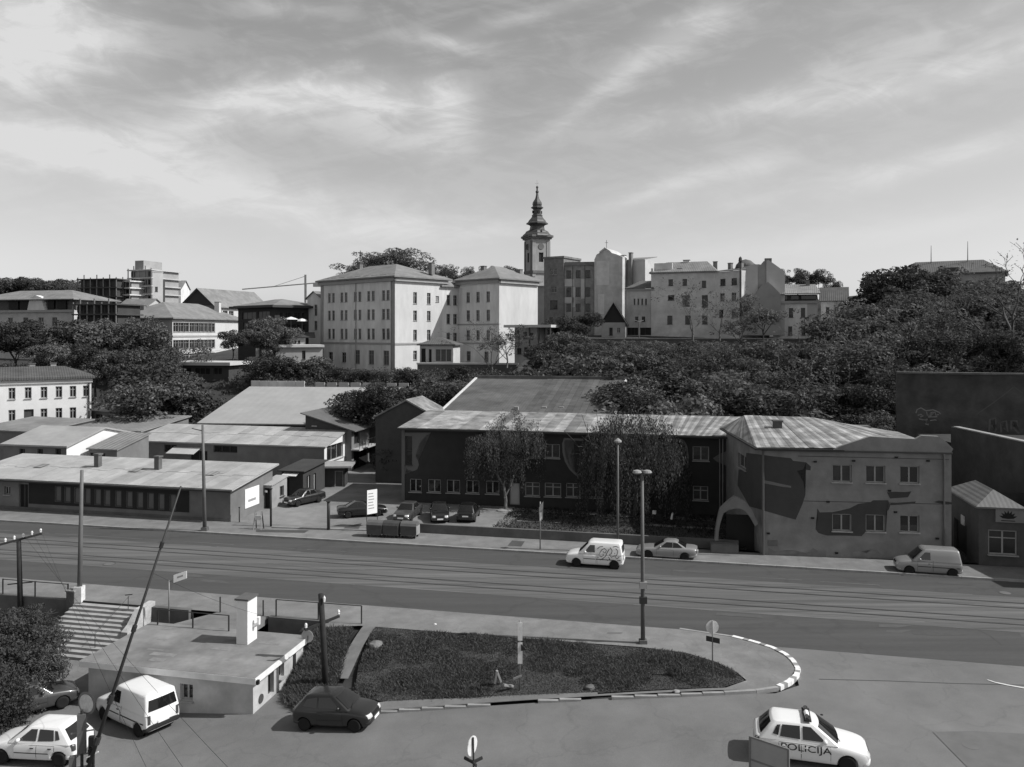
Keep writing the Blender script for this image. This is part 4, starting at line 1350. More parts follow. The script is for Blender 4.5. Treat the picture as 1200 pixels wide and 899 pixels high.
# second warehouse
w2 = tw(AT(380, 524, 92))[1]
wa = Bld('white_gabled_warehouse', 'long shed with sheet roof, its white gable end holding one dark window', 'warehouse', OW(128, 530, w2), OW(380, 530, w2), 6.2, 3.7, M_MDW)
wa.win('f', (250, 522, 278, 531), style='three', fm=M_FRD, sill=False)
wa.win('f', (223, 528, 243, 545), style='two', fm=M_FRD, gm=M_BLACK, name='door', sill=False)
wa.win('f', (192, 521, 207, 530), style='two', fm=M_FRD, sill=False)
wa.h['r'] = []
wa.win('r', (383, 522, 402, 535), style='three', fm=M_FRG)
wa.walls('fbl')
wa.walls('r', m=M_WHW)
wa.mono(0, 1.2, M_AC2, ov=.25, th=.12, wallm=M_WHW)
sheet_roof(wa, 0, 1.2, .25, .12, 1.15, M_ACS)
aw = wa.hit('f', 204, 524)
wa.part('awning', MB().extrude([(aw[0], -1.6, aw[1] - .55), (aw[0] + 3.6, -1.6, aw[1] - .55), (aw[0] + 3.6, -.02, aw[1]), (aw[0], -.02, aw[1])], (0, 0, .06)), M_LTW)
# balcony house
w6 = tw(G(412, 553))[1]
bh = Bld('balcony_house', 'narrow two storey house with dark striped roof and a balcony facing the yard', 'house', OW(358, 530, w6), OW(412, 553, w6), 8.8, 5.0, M_MDW)
bh.h['r'] += []
bh.win('r', (415, 506, 422, 519), style='plain', fm=M_FRD, gm=M_BLACK, name='door', sill=False)
bh.win('r', (414.5, 529, 431, 547), style='two', fm=M_FRD, gm=M_BLACK, name='garage_door', sill=False)
bh.win('r', (436, 526, 443, 538), style='plain', fm=M_FRD, gm=M_BLACK, name='door', sill=False)
bh.win('f', (366, 493, 371, 499), style='plain', fm=M_FRW)
bh.walls()
mb = MB().extrude([(-.4, -.6, 6.9), (bh.L + .7, -.6, 4.85), (bh.L + .7, bh.D + .3, 4.85), (-.4, bh.D + .3, 6.9)], (0, 0, .12))
bh.part('roof', mb, ribbed('striped_roof', .13, .55, 'Y', 0, .2, .7, depth=.08, stain=.2))
bh.part('gable_wall', MB().poly([(0, -.01, 5), (bh.L, -.01, 5), (0, -.01, 6.75)]).poly([(0, bh.D, 5), (bh.L, bh.D, 5), (0, bh.D, 6.75)]).poly([(0, 0, 5), (0, bh.D, 5), (0, bh.D, 6.75), (0, 0, 6.75)]), mat('gable_dark', .06, .9, .2, 1))
bal = bh.part('balcony', MB().box(bh.L + .003, bh.L + 1.1, -.2, bh.D, 2.55, 2.72), M_LTW)
for k in range(10):
    MB().tube([(bh.L + 1.05, -.1 + k * .95, 2.72), (bh.L + 1.05, -.1 + k * .95, 3.6)], .025, 4).build('baluster', M_DKSTEEL, bal)
MB().tube([(bh.L + 1.05, -.1, 3.62), (bh.L + 1.05, bh.D, 3.62)], .03, 5).build('handrail', M_DKSTEEL, bal)
r = bh.rect('r', 433.5, 503, 449, 519)
bh.part('sign_board', MB().box(bh.L + .05, bh.L + .12, r[0], r[1], r[2], r[3]), M_WHITE, 'white sign board by the balcony')
# shed with white gable on the far left
p3 = AT(77, 523, 88)
w3 = tw(p3)[1]
sg = Bld('white_gable_shed', 'pale roofed shed whose bright white gable end points to the yard', 'shed', OW(4, 524, w3), OW(78, 524, w3), 11.4, 4.3, M_MDW)
for x in (26, 47, 68):
    sg.row('f', [x], 526, 533.5, 6.5, style='two', fm=M_FRD)
sg.walls('fbl')
sg.walls('r', m=M_WHW)
sg.gable(1.35, M_AC2, ov=.25, wallm=M_WHW)
p0 = AT(104, 528, 90)
ls = Bld('open_lean_to', 'low lean-to with mossy roof and dark open front beside white gable', 'shed', p0, AT(137, 527, 89), 5, 2.6, M_MDW, z0=1.2)
ls.win('f', (.2, 2.2, .3, 2.2), 'm', style='two', fm=M_FRD, gm=M_BLACK, name='opening', sill=False)
ls.walls()
ls.mono(0, 1.1, M_AC3, ov=.2)
for i, (x0, x1, py, Y, D_, hh, mm, lab) in enumerate(((-30, 42, 507, 96, 8, .6, M_AC3, 'low shed with weathered brown roof at the far left edge'), (75, 165, 506, 101, 9, .9, M_AC3, 'mossy flat roofed shed in front of the white house'),
        (106, 140, 483, 112, 7, 1.2, mat('roof_grey_small', .3, .9, .2, 1), 'small annex with crooked grey roof beside the white house'), (141, 168, 480, 118, 6, .4, M_CONCD, 'low concrete outbuilding by the wood edge'))):
    a_, b_ = AT(x0, py, Y + 1), AT(x1, py, Y - 2)
    s_ = Bld('outbuilding', lab, 'shed', (a_.x, a_.y, 0), (b_.x, b_.y), D_, b_.z, M_MDW)
    s_.win('f', (1.0, 2.6, s_.H - 2.4, s_.H - .5), 'm', style='two', fm=M_FRD, gm=M_BLACK)
    s_.walls()
    s_.mono(0, hh, mm, ov=.3)
# white two-storey house
hw = Bld('white_house', 'bright white two storey house with dark hipped roof', 'house', AT(-50, 443, 103.5), AT(107, 443, 111.5), 12, 10.45, M_WHW, z0=0)
hw.row('f', (14, 33, 51.5, 69, 85.5, 101), 454.5, 468, 8.2, style='cross', fm=M_FRG)
hw.row('f', (14, 51.5, 69, 85.5), 480.5, 494, 8.2, style='cross', fm=M_FRG)
hw.win('f', (28, 480, 39.5, 497), style='plain', fm=M_FRD, gm=M_FRD, name='door', sill=False)
hw.win('r', (2, 3.2, 6.5, 8.2), 'm', fm=M_FRG)
hw.walls()
hw.hip(1.25, ribbed('dark_tiles', .085, .3, 'X', 0, .3, .9, stain=.3), .45, th=.3, inset=3.5)
hw.part('cornice', MB().box(-.15, hw.L + .15, -.18, -.003, 9.9, 10.4), M_LTW)
hw.part('drainpipe', MB().tube([(hw.L - .3, -.12, .2), (hw.L - .3, -.12, 9.9)], .08, 6), M_DKSTEEL)
for x in (hw.L * .55, hw.L * .72):
    hw.chimney(x, 7, 11.2, .7, .6, 1.1, M_CONC)
# big pale roof behind
pr = Bld('pale_roofed_hall', 'broad hall under a large plain pale roof', 'hall', AT(236, 496, 105), AT(470, 498, 102.5), 15.5, 4.95, M_DKW, z0=0)
pr.walls()
pr.mono(.05, 3.5, ribbed('pale_sheet', .33, 1.1, 'X', 0, .07, .8, depth=.03, stain=.1, strength=.25), ov=.4, th=.15)
# red-brown dark shed right of the balcony house
p0 = AT(453, 540, 98)
ds = Bld('dark_shed', 'dark open shed at the back of the yard beside the mural building', 'shed', p0, AT(474, 540, 96), 8, AT(455, 503, 97).z, M_DKW, z0=0)
ds.win('f', (.2, ds.L - .2, .1, 2.6), 'm', style='two', fm=M_FRD, gm=M_BLACK, name='opening', sill=False)
ds.walls()
ds.mono(0, .9, M_AC2, ov=.4)
# ------------------------------------------------------------------ the town on the hill
M_BRG = mat('town_plaster', .7, .9, .16, .9, .05, 8, stretch=(1, 1, .3), stain=.24, ssc=.35)
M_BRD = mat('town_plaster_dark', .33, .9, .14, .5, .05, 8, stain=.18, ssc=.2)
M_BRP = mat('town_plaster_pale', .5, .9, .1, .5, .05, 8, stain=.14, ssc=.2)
M_BRW = mat('town_plaster_white_sunlit', .57, .9, .1, .9, .03, 8, stretch=(1, 1, .3), stain=.13, ssc=.35)  # white walls, and the sunlit-side copy of the plaster with light in its tone
M_RT = ribbed('town_roof_tiles', .21, .4, 'X', 0, .22, .85, stain=.25, ssc=.3)
M_RTD = ribbed('town_roof_dark', .11, .4, 'X', 0, .22, .85, stain=.25, ssc=.3)
M_BRICKT = mat('town_brick', .19, .95, .25, 1.2, .3, 8, stain=.25, ssc=.3)
M_TRIM = mat('town_trim', .33, .9, .12, 1)
KW = dict(style='cross', fm=M_FRG, gm=M_GLASS)
KD_ = dict(style='two', fm=M_FRD, gm=M_GLASS)
M_INTER = mat('window_sunblind', .1, .7, .3, 2)
# large official building: two wings and a link, each wing a gable-cornered block with hipped roof
A1, B1 = AT(376, 337, 182), AT(463, 327, 165)
z1 = 8.6
h1 = Bld('large_corner_block', 'large pale four storey block with paired windows and a blazing white side', 'building', A1, B1, 14.5, 28.0 - z1, M_BRG, z0=z1)
h1.org['r'] = (h1.org['r'][0], PI / 2, 14.5)
prs = ((385.8, 390.6), (400.6, 405.5), (416.3, 421.6), (432, 437.2), (449.4, 454.7))
for y0, y1 in ((340, 352), (362, 374.5), (385, 398)):
    h1.row('f', [x for p in prs[::-1] for x in p[::-1]], y0, y1, 3.7, **KW)
h1.row('f', [452.5, 435, 418.5], 411, 428, 6.6, style='cross', fm=M_FRG, gm=M_INTER)
h1.row('f', [403, 387.5], 413, 425, 5, **KW)
for y0, y1 in ((342.5, 356), (364, 376), (386.5, 399), (411, 422)):
    h1.row('r', [486.5, 502.5], y0, y1, 3.2, wd=1.0, **KW)
h1.row('r', [512.5], 347, 354, 3, wd=.95, style='cross', fm=M_FRG, gm=M_FRG)
h1.walls('fl')
h1.walls('rb', m=M_BRW)  # same plaster, separate tone set for the sunlit sides
zs = h1.hit('f', 463, 403)[1]
h1.part('string_course', MB().box(-.08, h1.L + .08, -.14, -.004, zs - .2, zs + .2).box(h1.L + .004, h1.L + .14, -.14, h1.D, zs - .2, zs + .2), M_TRIM)
h1.part('cornice', MB().box(-.5, h1.L + .5, -.5, -.004, h1.H - .75, h1.H - .05).box(h1.L + .004, h1.L + .5, -.5, h1.D, h1.H - .75, h1.H - .05), M_TRIM)
for x in (.5, h1.L - .5):
    h1.part('quoin', MB().box(x - .5, x + .5, -.07, -.003, -2, h1.H - .76), M_TRIM)
for x in (.9, h1.L * .5, h1.L - 1.1):
    h1.part('drainpipe', MB().tube([(x, -.15, 0), (x, -.15, h1.H - .8)], .1, 5), M_TRIM)
h1.hip(3.3, M_RT, .9, inset=9, th=.3)
for k in range(9):
    h1.part('snow_guard', MB().box(1.0 + k * 2.8, 2.9 + k * 2.8, .1, .18, h1.H + .55, h1.H + .75), M_FRD)
for x, y, hh in ((3.8, 8, 3.2), (9.5, 10, 2.6), (h1.L - 1, 11, 2.4)):
    h1.chimney(x, y, h1.H + 1.2, 1.0, .9, hh, M_BRICKT)
h1.part('aerial', MB().tube([(3.9, 8, h1.H + 4), (3.9, 8, h1.H + 7.5)], .08, 4).box(3.5, 4.3, 7.96, 8.04, h1.H + 6.3, h1.H + 6.45).box(3.6, 4.2, 7.96, 8.04, h1.H + 7, h1.H + 7.12), M_DKSTEEL)
B2 = AT(585, 328, 170)
dl = (Vector((A1.x - B1.x, A1.y - B1.y))).normalized()
A2_ = Vector((B2.x, B2.y)) + dl * 12.2
h2 = Bld('second_wing', 'second pale wing with a blank sunlit wall and hipped roof', 'building', (A2_.x, A2_.y, z1), B2, 12.6, 27.9 - z1, M_BRG, z0=z1)
for y0, y1 in ((341.5, 354), (363, 376), (387, 399)):
    h2.row('f', [572, 560, 548.5], y0, y1, 4.0, **KW)
h2.row('f', [570, 549], 412, 424, 5, **KW)
h2.walls('flb')
h2.walls('r', m=M_BRW)  # sunlit wall takes its own copy of the plaster tone
zs2 = h2.hit('f', 585, 380)[1]
h2.part('string_course', MB().box(-.08, h2.L + .08, -.14, -.004, zs2 - .15, zs2 + .15).box(-.08, h2.L + .08, -.14, -.004, zs - .15, zs + .15), M_TRIM)
h2.part('cornice', MB().box(-.5, h2.L + .5, -.5, -.004, h2.H - .75, h2.H - .05).box(h2.L + .004, h2.L + .5, -.5, h2.D, h2.H - .75, h2.H - .05), M_TRIM)
h2.hip(3.1, M_RT, .9, th=.3, inset=6)
h2.chimney(2, 6, h2.H + 1.0, 1.0, .9, 2.6, M_BRICKT)
h2.chimney(9, 10, h2.H + .8, 1.4, .9, 1.9, M_BRICKT)
lk0 = Vector(B1[:2]) + h1.n * 13.2
lk = Bld('link_building', 'recessed shaded link between the two pale wings', 'building', (lk0.x, lk0.y, z1), Vector(A2_) + h1.n * 2.5, 9, 26.6 - z1, M_BRG, z0=z1)
for y0, y1 in ((346, 358), (368, 380), (390, 402)):
    lk.row('f', [533.5, 525.5], y0, y1, 3.2, wd=1.1, **KW)
lk.walls('fb')
lk.hip(2.4, M_RT, .6, th=.25)
# narrow gabled bay at the far left of the big block
bA, bB = AT(360, 350, 187), AT(376.5, 349, 184.5)
bay = Bld('gabled_bay', 'narrow shaded house with small pediment left of the large block', 'house', (bA.x, bA.y, 8.6), bB, 9, 24.6 - 8.6, M_BRG)
for y0, y1 in ((357, 370), (376, 387)):
    bay.row('f', [370], y0, y1, 3.4, **KW)
bay.walls()
bay.gable(1.5, M_RT, axis='y', ov=.4)
# terrace wall, pavilion, stair house
tA, tB = AT(489, 427, 151), AT(607, 427, 149)
tw_ = Bld('terrace_wall', 'grey terrace wall below the pavilion and the second wing', 'wall', (tA.x, tA.y, 6), tB, .6, tA.z - 6, M_BRD)
tw_.part('wall', MB().box(0, tw_.L, 0, .6, -2, tw_.H), mat('terrace_wall', .12, .9, .15, .6, stain=.2))
tw_.part('coping', MB().box(-.1, tw_.L + .1, -.15, .75, tw_.H + .003, tw_.H + .3), M_BRP)
pA, pB = AT(492, 426, 153.5), AT(531, 426, 152.5)
pv = Bld('garden_pavilion', 'small pavilion with dark domed roof on the terrace', 'pavilion', (pA.x, pA.y, tA.z - .2), pB, 6, hgt(405, 153) - tA.z + .2, M_BRP)
for q in ((493, 408, 499, 425), (502, 409, 506, 425), (510, 409, 529, 424)):
    pv.win('f', q, style='three' if q[0] == 510 else 'plain', fm=M_BRP, gm=M_BLACK if q[0] != 510 else M_INTER, sill=False)
pv.walls()
pv.hip(1.3, M_RTD, .5, th=.25)
sA, sB = AT(603, 440, 152), AT(629, 440, 150)
sh2 = Bld('stair_house', 'small light house with flat canopy and steep outside stairs on the slope', 'house', (sA.x, sA.y, 7), sB, 7, hgt(384, 151) - 7, mat('stairhouse', .42, .9, .2, .8, stain=.3))
for q in ((604, 388, 609, 396), (613, 389, 618, 397), (621, 390, 625, 398), (606, 408, 611, 415), (614, 407, 618, 416), (620, 409, 624, 416)):
    sh2.win('f', q, **KD_)
sh2.walls()
sh2.part('canopy', MB().box(-1.2, sh2.L + 3.8, -2.2, 7.2, sh2.H + .01, sh2.H + .5), M_BRP)
for x in (sh2.L - .6, sh2.L + 1.3, sh2.L + 3.5):
    sh2.part('post', MB().box(x - .12, x + .12, -2.0, -1.76, -1, sh2.H), M_FRD)
for y in (-2.6, -1.0):
    a_, b_ = sh2.hit('f', 604, 437), sh2.hit('f', 626, 417)
    sh2.part('stair_parapet', MB().bar((a_[0] + 1, y, a_[1]), (b_[0] + 1, y, b_[1]), .3, .9), M_BRW)
mb = MB()
for k in range(10):
    f_ = k / 10
    MB().box(a_[0] + 1 + (b_[0] - a_[0]) * f_, a_[0] + 1.6 + (b_[0] - a_[0]) * f_, -2.4, -1.2, a_[1] - .8 + (b_[1] - a_[1]) * f_, a_[1] - .5 + (b_[1] - a_[1]) * f_).build('step', M_BRP, sh2.root)
kA = AT(644, 390, 153)
ki = Bld('white_hut', 'tiny white hut at the end of the canopy above the slope', 'hut', (kA.x - .8, 153, kA.z - .8), (kA.x + .7, 152.5), 2, 1.9, M_BRW)
ki.win('f', (.4, 1.0, .6, 1.4), 'm', **KD_)
ki.walls()
ki.hip(.4, M_BRP, .2, th=.1)

# ------------------------------------------------------------------ church tower
cx0 = AT(629.5, 300, 250)
sc = 250 / FPX
ROTC = R(22)
ch = thing('church_tower', 'tall baroque church tower with stepped dark spire and cross above the roofs', 'church tower', (cx0.x, 250, 14), ROTC)
zc = lambda y: hgt(y, 250) - 14
M_CHW = mat('church_stone', .34, .9, .12, .5, stain=.15)
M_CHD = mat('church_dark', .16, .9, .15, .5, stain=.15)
M_COP = mat('church_copper', .075, .5, .25, .7, spec=.5, metal=.2)
W = 3.0
chm = .8
oct_ = lambda w, c: [(-w + c, -w), (w - c, -w), (w, -w + c), (w, w - c), (w - c, w), (-w + c, w), (-w, w - c), (-w, -w + c)]
ch_b = Bld.__new__(Bld)
mb = MB()
zt = zc(281)
for k, (o, a) in enumerate((((-W, -W), 0), ((W, -W), PI / 2), ((W, W), PI), ((-W, W), -PI / 2))):
    hs = [(W - .75, W + .75, zc(308), zc(297))]
    wall(mb, o, a, 2 * W, 0, zt, hs, .35)
mb.build('shaft', M_CHW, ch)
for k, (o, a) in enumerate((((-W, -W), 0), ((W, -W), PI / 2), ((W, W), PI), ((-W, W), -PI / 2))):
    window(ch, o, a, (W - .75, W + .75, round(zc(308), 2), round(zc(297), 2)), 'plain', M_FRD, M_BLACK, .3, 'belfry_opening', False)
    u = Vector((math.cos(a), math.sin(a), 0))
    n = Vector((-u.y, u.x, 0))
    for s_ in (.08, .62, 2 * W - 1.15, 2 * W - .6):
        p = Vector((o[0], o[1], 0)) + u * s_ - n * .14
        v = [p, p + u * .5, p + u * .5 + n * .136, p + n * .136]
        MB().extrude([q + Vector((0, 0, zc(325))) for q in v], (0, 0, zt - zc(325) - .6)).build('pilaster', M_CHD if k == 3 else M_CHW, ch)  # left-face pilasters use darker stone, shade put into the colour
    MB().lathe([(.95, 0), (.95, .12)], 18, (0, 0, 0), 'Y').build('clock_face', M_CHD, ch).location = tuple(Vector((o[0], o[1], 0)) + u * W - n * .13 + Vector((0, 0, zc(290))))
    ch.children[-1].rotation_euler = (0, 0, a)
mb = MB().prism(oct_(W + .35, .5), zc(321), zc(318)).prism(oct_(W + .6, .5), zt, zt + .5).prism(oct_(W + 1.0, .6), zt + .502, zt + 1.1)
mb.build('cornice', M_CHD, ch)
MB().prism([(-W - .8, -W - .8), (W + .8, -W - .8), (W + .8, W + .8), (-W - .8, W + .8)], 0, zc(330)).build('base', M_CHW, ch)
prof = [(16, 277.4), (15, 275.5), (12.8, 273.5), (11.8, 271.5), (8.2, 269.5), (7.3, 265.5), (8.5, 264), (11.6, 263), (11.6, 261.8), (9.8, 260.5), (8.8, 258.5), (6.8, 256), (5.6, 254.2), (5.8, 252.5), (4.4, 251), (4.2, 246), (5.2, 244.8), (6.6, 244), (6.5, 243), (4.6, 241.8), (5.1, 239.5), (4.7, 237.3), (3.4, 235), (2.2, 233), (1.5, 230), (1.1, 226.5), (1.7, 225.6), (1.7, 224.2), (.9, 223.4), (.8, 220.8), (1.3, 220), (1.2, 218.8), (.4, 218)]
mb = MB().lathe([(r_ * sc * 1.1, zc(y)) for r_, y in prof], 8, rot=PI / 8)
mb.build('spire', M_COP, ch)
for k in range(4):
    a = k * PI / 2 + PI / 4 - PI / 4
    d = Vector((math.cos(a), math.sin(a), 0))
    MB().lathe([(.3, 0), (.36, .4), (.12, .9), (.25, 1.3), (.02, 1.9)], 6, tuple(d * 3.4 + Vector((0, 0, zc(277))))).build('urn', M_COP, ch)
    MB().box(-.35, .35, -.05, .05, 0, .9).build('lantern_window', M_BLACK, ch).location = tuple(d * (5.0 * sc) + Vector((0, 0, zc(250.5))))
    ch.children[-1].rotation_euler = (0, 0, a + PI / 2)
MB().box(-.07, .07, -.07, .07, zc(218.2), zc(211)).box(-.65, .65, -.07, .07, zc(215.2), zc(214.4)).build('cross', mat('gilt', .5, .4, .1, 1, metal=.5), ch)
nv = Bld('church_nave', 'pale church roof shoulder beside the tower base', 'church', (AT(618, 340, 252).x, 247, 14), (AT(655, 340, 250).x, 244), 16, hgt(337, 250) - 14, M_CHW)
nv.walls()
nv.hip(3.6, mat('nave_roof', .3, .7, .2, .7, stain=.2), .5)

# ------------------------------------------------------------------ tight row of town houses right of the tower
def house(name, lab, cat, x0, x1, ytop, Y0, Y1, D_, m, ybase=393, z0=None):
    a_, b_ = AT(x0, ytop, Y0), AT(x1, ytop, Y1)
    zb = hgt(ybase, (Y0 + Y1) / 2) if z0 is None else z0
    return Bld(name, lab, cat, (a_.x, a_.y, zb), b_, D_, hgt(ytop, (Y0 + Y1) / 2) - zb, m)
b_ = house('brick_stair_tower', 'narrow dark brick block with an arched window in front of the church', 'building', 637.5, 660.5, 303, 203, 200, 9, M_BRICKT)
b_.row('f', [648.5], 314.5, 322, 8, **KW)
b_.row('f', [649], 336, 343, 6, style='cross', fm=M_FRG, gm=M_INTER)
b_.row('f', [649], 352, 362.5, 8.5, style='plain', fm=M_FRD)
b_.row('f', [646, 655], 372, 377, 5, **KD_)
b_.walls()
b_.part('parapet', MB().box(-.25, b_.L + .25, -.25, b_.D, b_.H + .003, b_.H + .5), M_BRICKT)
b_ = house('arched_window_house', 'old brick house with rows of arched windows and white wall fields', 'house', 660.8, 696, 309, 200.5, 199, 9, mat('house_plaster_brick', .3, .9, .3, 1.5, .1, 6, stain=.35, ssc=.4))
for y0, y1 in ((317, 326), (337, 347.5), (356, 365), (374, 382)):
    b_.row('f', [666.5, 677.5, 689], y0, y1, 5.5, **KD_)
b_.walls()
rr = b_.rect('f', 661.5, 328, 672, 336)
for q in ((661, 327, 673, 335.5), (670.2, 336, 674, 360), (661, 348.5, 673, 355), (680.8, 327, 685.5, 350)):
    r = b_.rect('f', *q)
    b_.part('white_field', MB().box(r[0], r[1], -.05, -.003, r[2], r[3]), M_BRP)
b_.part('cornice', MB().box(-.1, b_.L + .1, -.35, -.003, b_.H - .5, b_.H + .2), M_BRICKT)
b_.part('roof', MB().extrude([(0, 0, b_.H + .21), (b_.L, 0, b_.H + .21), (b_.L, 9, b_.H + .8), (0, 9, b_.H + .8)], (0, 0, .2)), M_RTD)
for x in (2.2, 5.2):
    b_.part('drainpipe', MB().box(x - .06, x + .06, -.12, -.004, 0, b_.H), M_FRD)
# tall blank firewall with broken outline
fw = house('blank_firewall_house', 'tall house showing a patched blank end wall with broken peak', 'house', 696.5, 729, 303, 196, 193, 9, M_BRG)
pts = []
for px, py in ((696.5, 393), (729, 393), (729.5, 301), (722, 298), (717, 296.5), (714, 293.5), (710, 290.8), (706, 293), (703, 296), (699, 298.5), (698, 301), (696.5, 304)):
    x, z = fw.hit('f', px, py)
    pts.append((x, 0, z))
fw.part('wall', MB().extrude(pts, (0, fw.D, 0)), mat('firewall', .5, .9, .14, .6, stain=.25, ssc=.3))
for q in ((699, 306, 714, 334), (701, 345, 708, 368)):
    r = fw.rect('f', *q)
    fw.part('plaster_patch', MB().box(r[0], r[1], -.03, -.002, r[2], r[3]), mat('pale_patch', .62, .9, .15, .8, stain=.2))
x, z = fw.hit('f', 710, 291)
fw.part('roof_cross', MB().tube([(x, .5, z), (x, .5, z + 2.0)], .06, 4).tube([(x - .4, .5, z + 1.4), (x + .4, .5, z + 1.4)], .05, 4), M_DKSTEEL)
fw.part('coping', MB().bar((fw.hit('f', 703, 296)[0], -.1, fw.hit('f', 703, 296)[1]), (fw.hit('f', 710, 291)[0], -.1, fw.hit('f', 710, 291)[1] + .1), .5, .35), M_BRP)
b_ = house('chimney_house', 'pale blank walled house with tall chimney stacks', 'house', 729.5, 756, 305, 197, 194, 8, M_BRP)
b_.win('f', (728.8, 303, 731.5, 315), **KD_)
b_.walls()
for px, w_, y in ((732, .9, 300), (740.5, .7, 297)):
    x, z = b_.hit('f', px, y)
    b_.chimney(x, -.6, b_.H - 7, w_, 1.1, z - b_.H + 7, M_BRG if w_ > .8 else M_BRICKT)
b_.part('roof', MB().extrude([(0, -.2, b_.H + .02), (b_.L, -.2, b_.H + .02), (b_.L, 8, b_.H + 1.2), (0, 8, b_.H + 1.2)], (0, 0, .15)), M_RT)
b_ = house('shaded_front_house', 'grey fronted house with a short row of high windows between taller walls', 'house', 734, 765.5, 338.5, 183, 181, 10, mat('town_plaster_soot', .48, .9, .2, .7, stain=.3, ssc=.3))
for px in (743.5, 748, 752.5, 757):
    b_.win('f', (px - 1.1, 350, px + 1.1, 357.5), style='plain', fm=M_TRIM, gm=M_INTER)
b_.row('f', [746, 754], 371, 377, 4, **KD_)
for q in ((735, 384, 748, 393), (750, 384, 768, 393)):
    b_.win('f', q, style='three', fm=M_FRD, gm=M_BLACK, sill=False)
b_.walls()
b_.part('cornice', MB().box(-.2, b_.L + .2, -.3, -.003, b_.H - .4, b_.H), M_TRIM)
b_.part('roof', MB().extrude([(-.2, -.5, b_.H + .02), (b_.L + .2, -.5, b_.H + .02), (b_.L - .5, 10, b_.H + 2.2), (1.5, 10, b_.H + 2.2)], (0, 0, .2)), M_RTD)
b_ = house('black_gabled_cottage', 'small cottage under a steep black gable before the firewall', 'house', 705, 733, 378, 178, 177, 6, M_BRD)
b_.row('f', [716], 384, 393, 4, **KD_)
b_.row('f', [725], 384, 390, 4, **KW)
b_.walls()
b_.gable(hgt(355.5, 178) - hgt(378, 178), mat('black_roof', .03, .8, .2, 1), axis='y', wallm=mat('black_gable', .028, .9, .2, 1))
b_ = house('arched_balcony_house', 'broad tan house with arched loggia and plain tiled roof', 'house', 763, 838, 320, 181, 176, 11, mat('town_plaster_tan', .6, .9, .16, .9, stain=.28, ssc=.3))
b_.row('f', [802.5, 786], 327, 334.5, 5.4, **KD_)
b_.row('f', [825], 329, 337, 5, **KD_)
b_.row('f', [786.5], 346, 352, 7.5, style='plain', fm=M_FRD, gm=M_BLACK)
b_.row('f', [804], 346, 360, 9, style='plain', fm=M_TRIM, gm=M_INTER, name='loggia', sill=False)
b_.row('f', [826], 346, 360, 7, style='plain', fm=M_FRD, gm=M_INTER)
b_.row('f', [785, 806, 826], 370, 380, 6, **KD_)
b_.walls()
b_.hip(2.6, M_RT, .4, inset=2.8, th=.3)
x, z = b_.hit('f', 800, 305)
b_.chimney(x, 5.5, b_.H + 1.2, 1.4, .9, 2.0, M_BRG)
b_.part('dormer', MB().box(x - 1.4, x - .2, 1.2, 3, b_.H + .6, b_.H + 1.25), M_TRIM)
x0 = b_.hit('f', 763, 330)[0]
for cx__ in (3.0, 8.5, 13.0):
    b_.chimney(cx__, 7 + cx__ * .1, b_.H + 1.0, .9, .7, 1.9, M_BRICKT)
b_.part('stepped_wall', MB().box(0, .5, -.15, 10, b_.H - .02, b_.H + 1.2).box(.5, 4.5, 1, 1.5, b_.H + .8, b_.H + 2.4), M_BRG)
b_ = house('facade_with_tall_pipe', 'town house with paired windows ending in a pipe topped corner', 'house', 838, 869, 318, 176, 170, 9, MATS['town_plaster_tan'])
b_.row('f', [860.5, 847], 326, 334, 6.5, **KD_)
b_.row('f', [860, 846.5], 343, 353, 5.5, **KW)
b_.row('f', [845, 860], 363, 372, 5, **KD_)
b_.walls()
b_.part('roof', MB().extrude([(-.2, -.4, b_.H + .02), (b_.L, -.4, b_.H + .02), (b_.L, 9, b_.H + 1.3), (-.2, 9, b_.H + 1.3)], (0, 0, .2)), M_RT)
b_.part('corner_pipe', MB().tube([(b_.L - .1, -.25, 2), (b_.L - .1, -.25, b_.H + 1.5)], .16, 6).lathe([(.15, b_.H + 1.5), (.4, b_.H + 1.9), (.3, b_.H + 2.6), (.02, b_.H + 2.9)], 8, (b_.L - .1, -.25, 0)), M_FRD)
for cx__ in (1.2, 4.2):
    b_.chimney(cx__, 3.5, b_.H + .4, .8, .7, 1.6, M_BRICKT)
mb = MB()
mb.lathe([(2.3, 0), (2.0, .9), (1.1, 1.7), (.05, 2.0)], 12, (b_.L * .45, 6, b_.H + .9))
b_.part('dome', mb, M_RTD, smooth=True)
fw2 = house('stepped_firewall_house', 'house with tall stepped blank end walls in pale and dark plaster', 'house', 870, 921, 312, 171, 169, 8, M_BRP)
def slab(px_pts, y0, y1, m, nm='wall'):
    v = []
    for px, py in px_pts:
        x, z = fw2.hit('f', px, py)
        v.append((x, y0, z))
    fw2.part(nm, MB().extrude(v, (0, y1 - y0, 0)), m)
slab(((870.5, 393), (888, 393), (888, 310), (884, 309.5), (878, 311.5), (870.5, 313)), 0, 5, M_BRP)
slab(((888.1, 393), (898, 393), (898, 305), (895, 306), (892, 310), (888.1, 309.5)), .3, 6, M_BRD)
slab(((898.1, 393), (919.5, 393), (920, 318.5), (911, 312), (904, 307), (900, 304.8), (898.1, 305.5)), .1, 7, M_BRP)
slab(((869, 393), (915, 393), (914, 345), (906, 337), (899.5, 331), (893, 334), (888, 340), (884, 346), (878, 347), (874, 344), (869, 350)), -1.5, -.05, M_BRD, 'low_firewall')
x, z = fw2.hit('f', 900.5, 305)
fw2.part('chimney_top', MB().box(x - .7, x + .7, .4, 1.4, z - .3, z + .45), M_BRICKT)
b_ = house('mansard_house', 'two storey house with dark dormers under the eave and right half toned as sunlit', 'house', 906, 958, 353, 170, 167, 9, M_BRG)
b_.row('f', [927, 941], 361, 372, 5, **KD_)
b_.row('f', [941.5, 926], 382.5, 393, 4.6, **KD_)
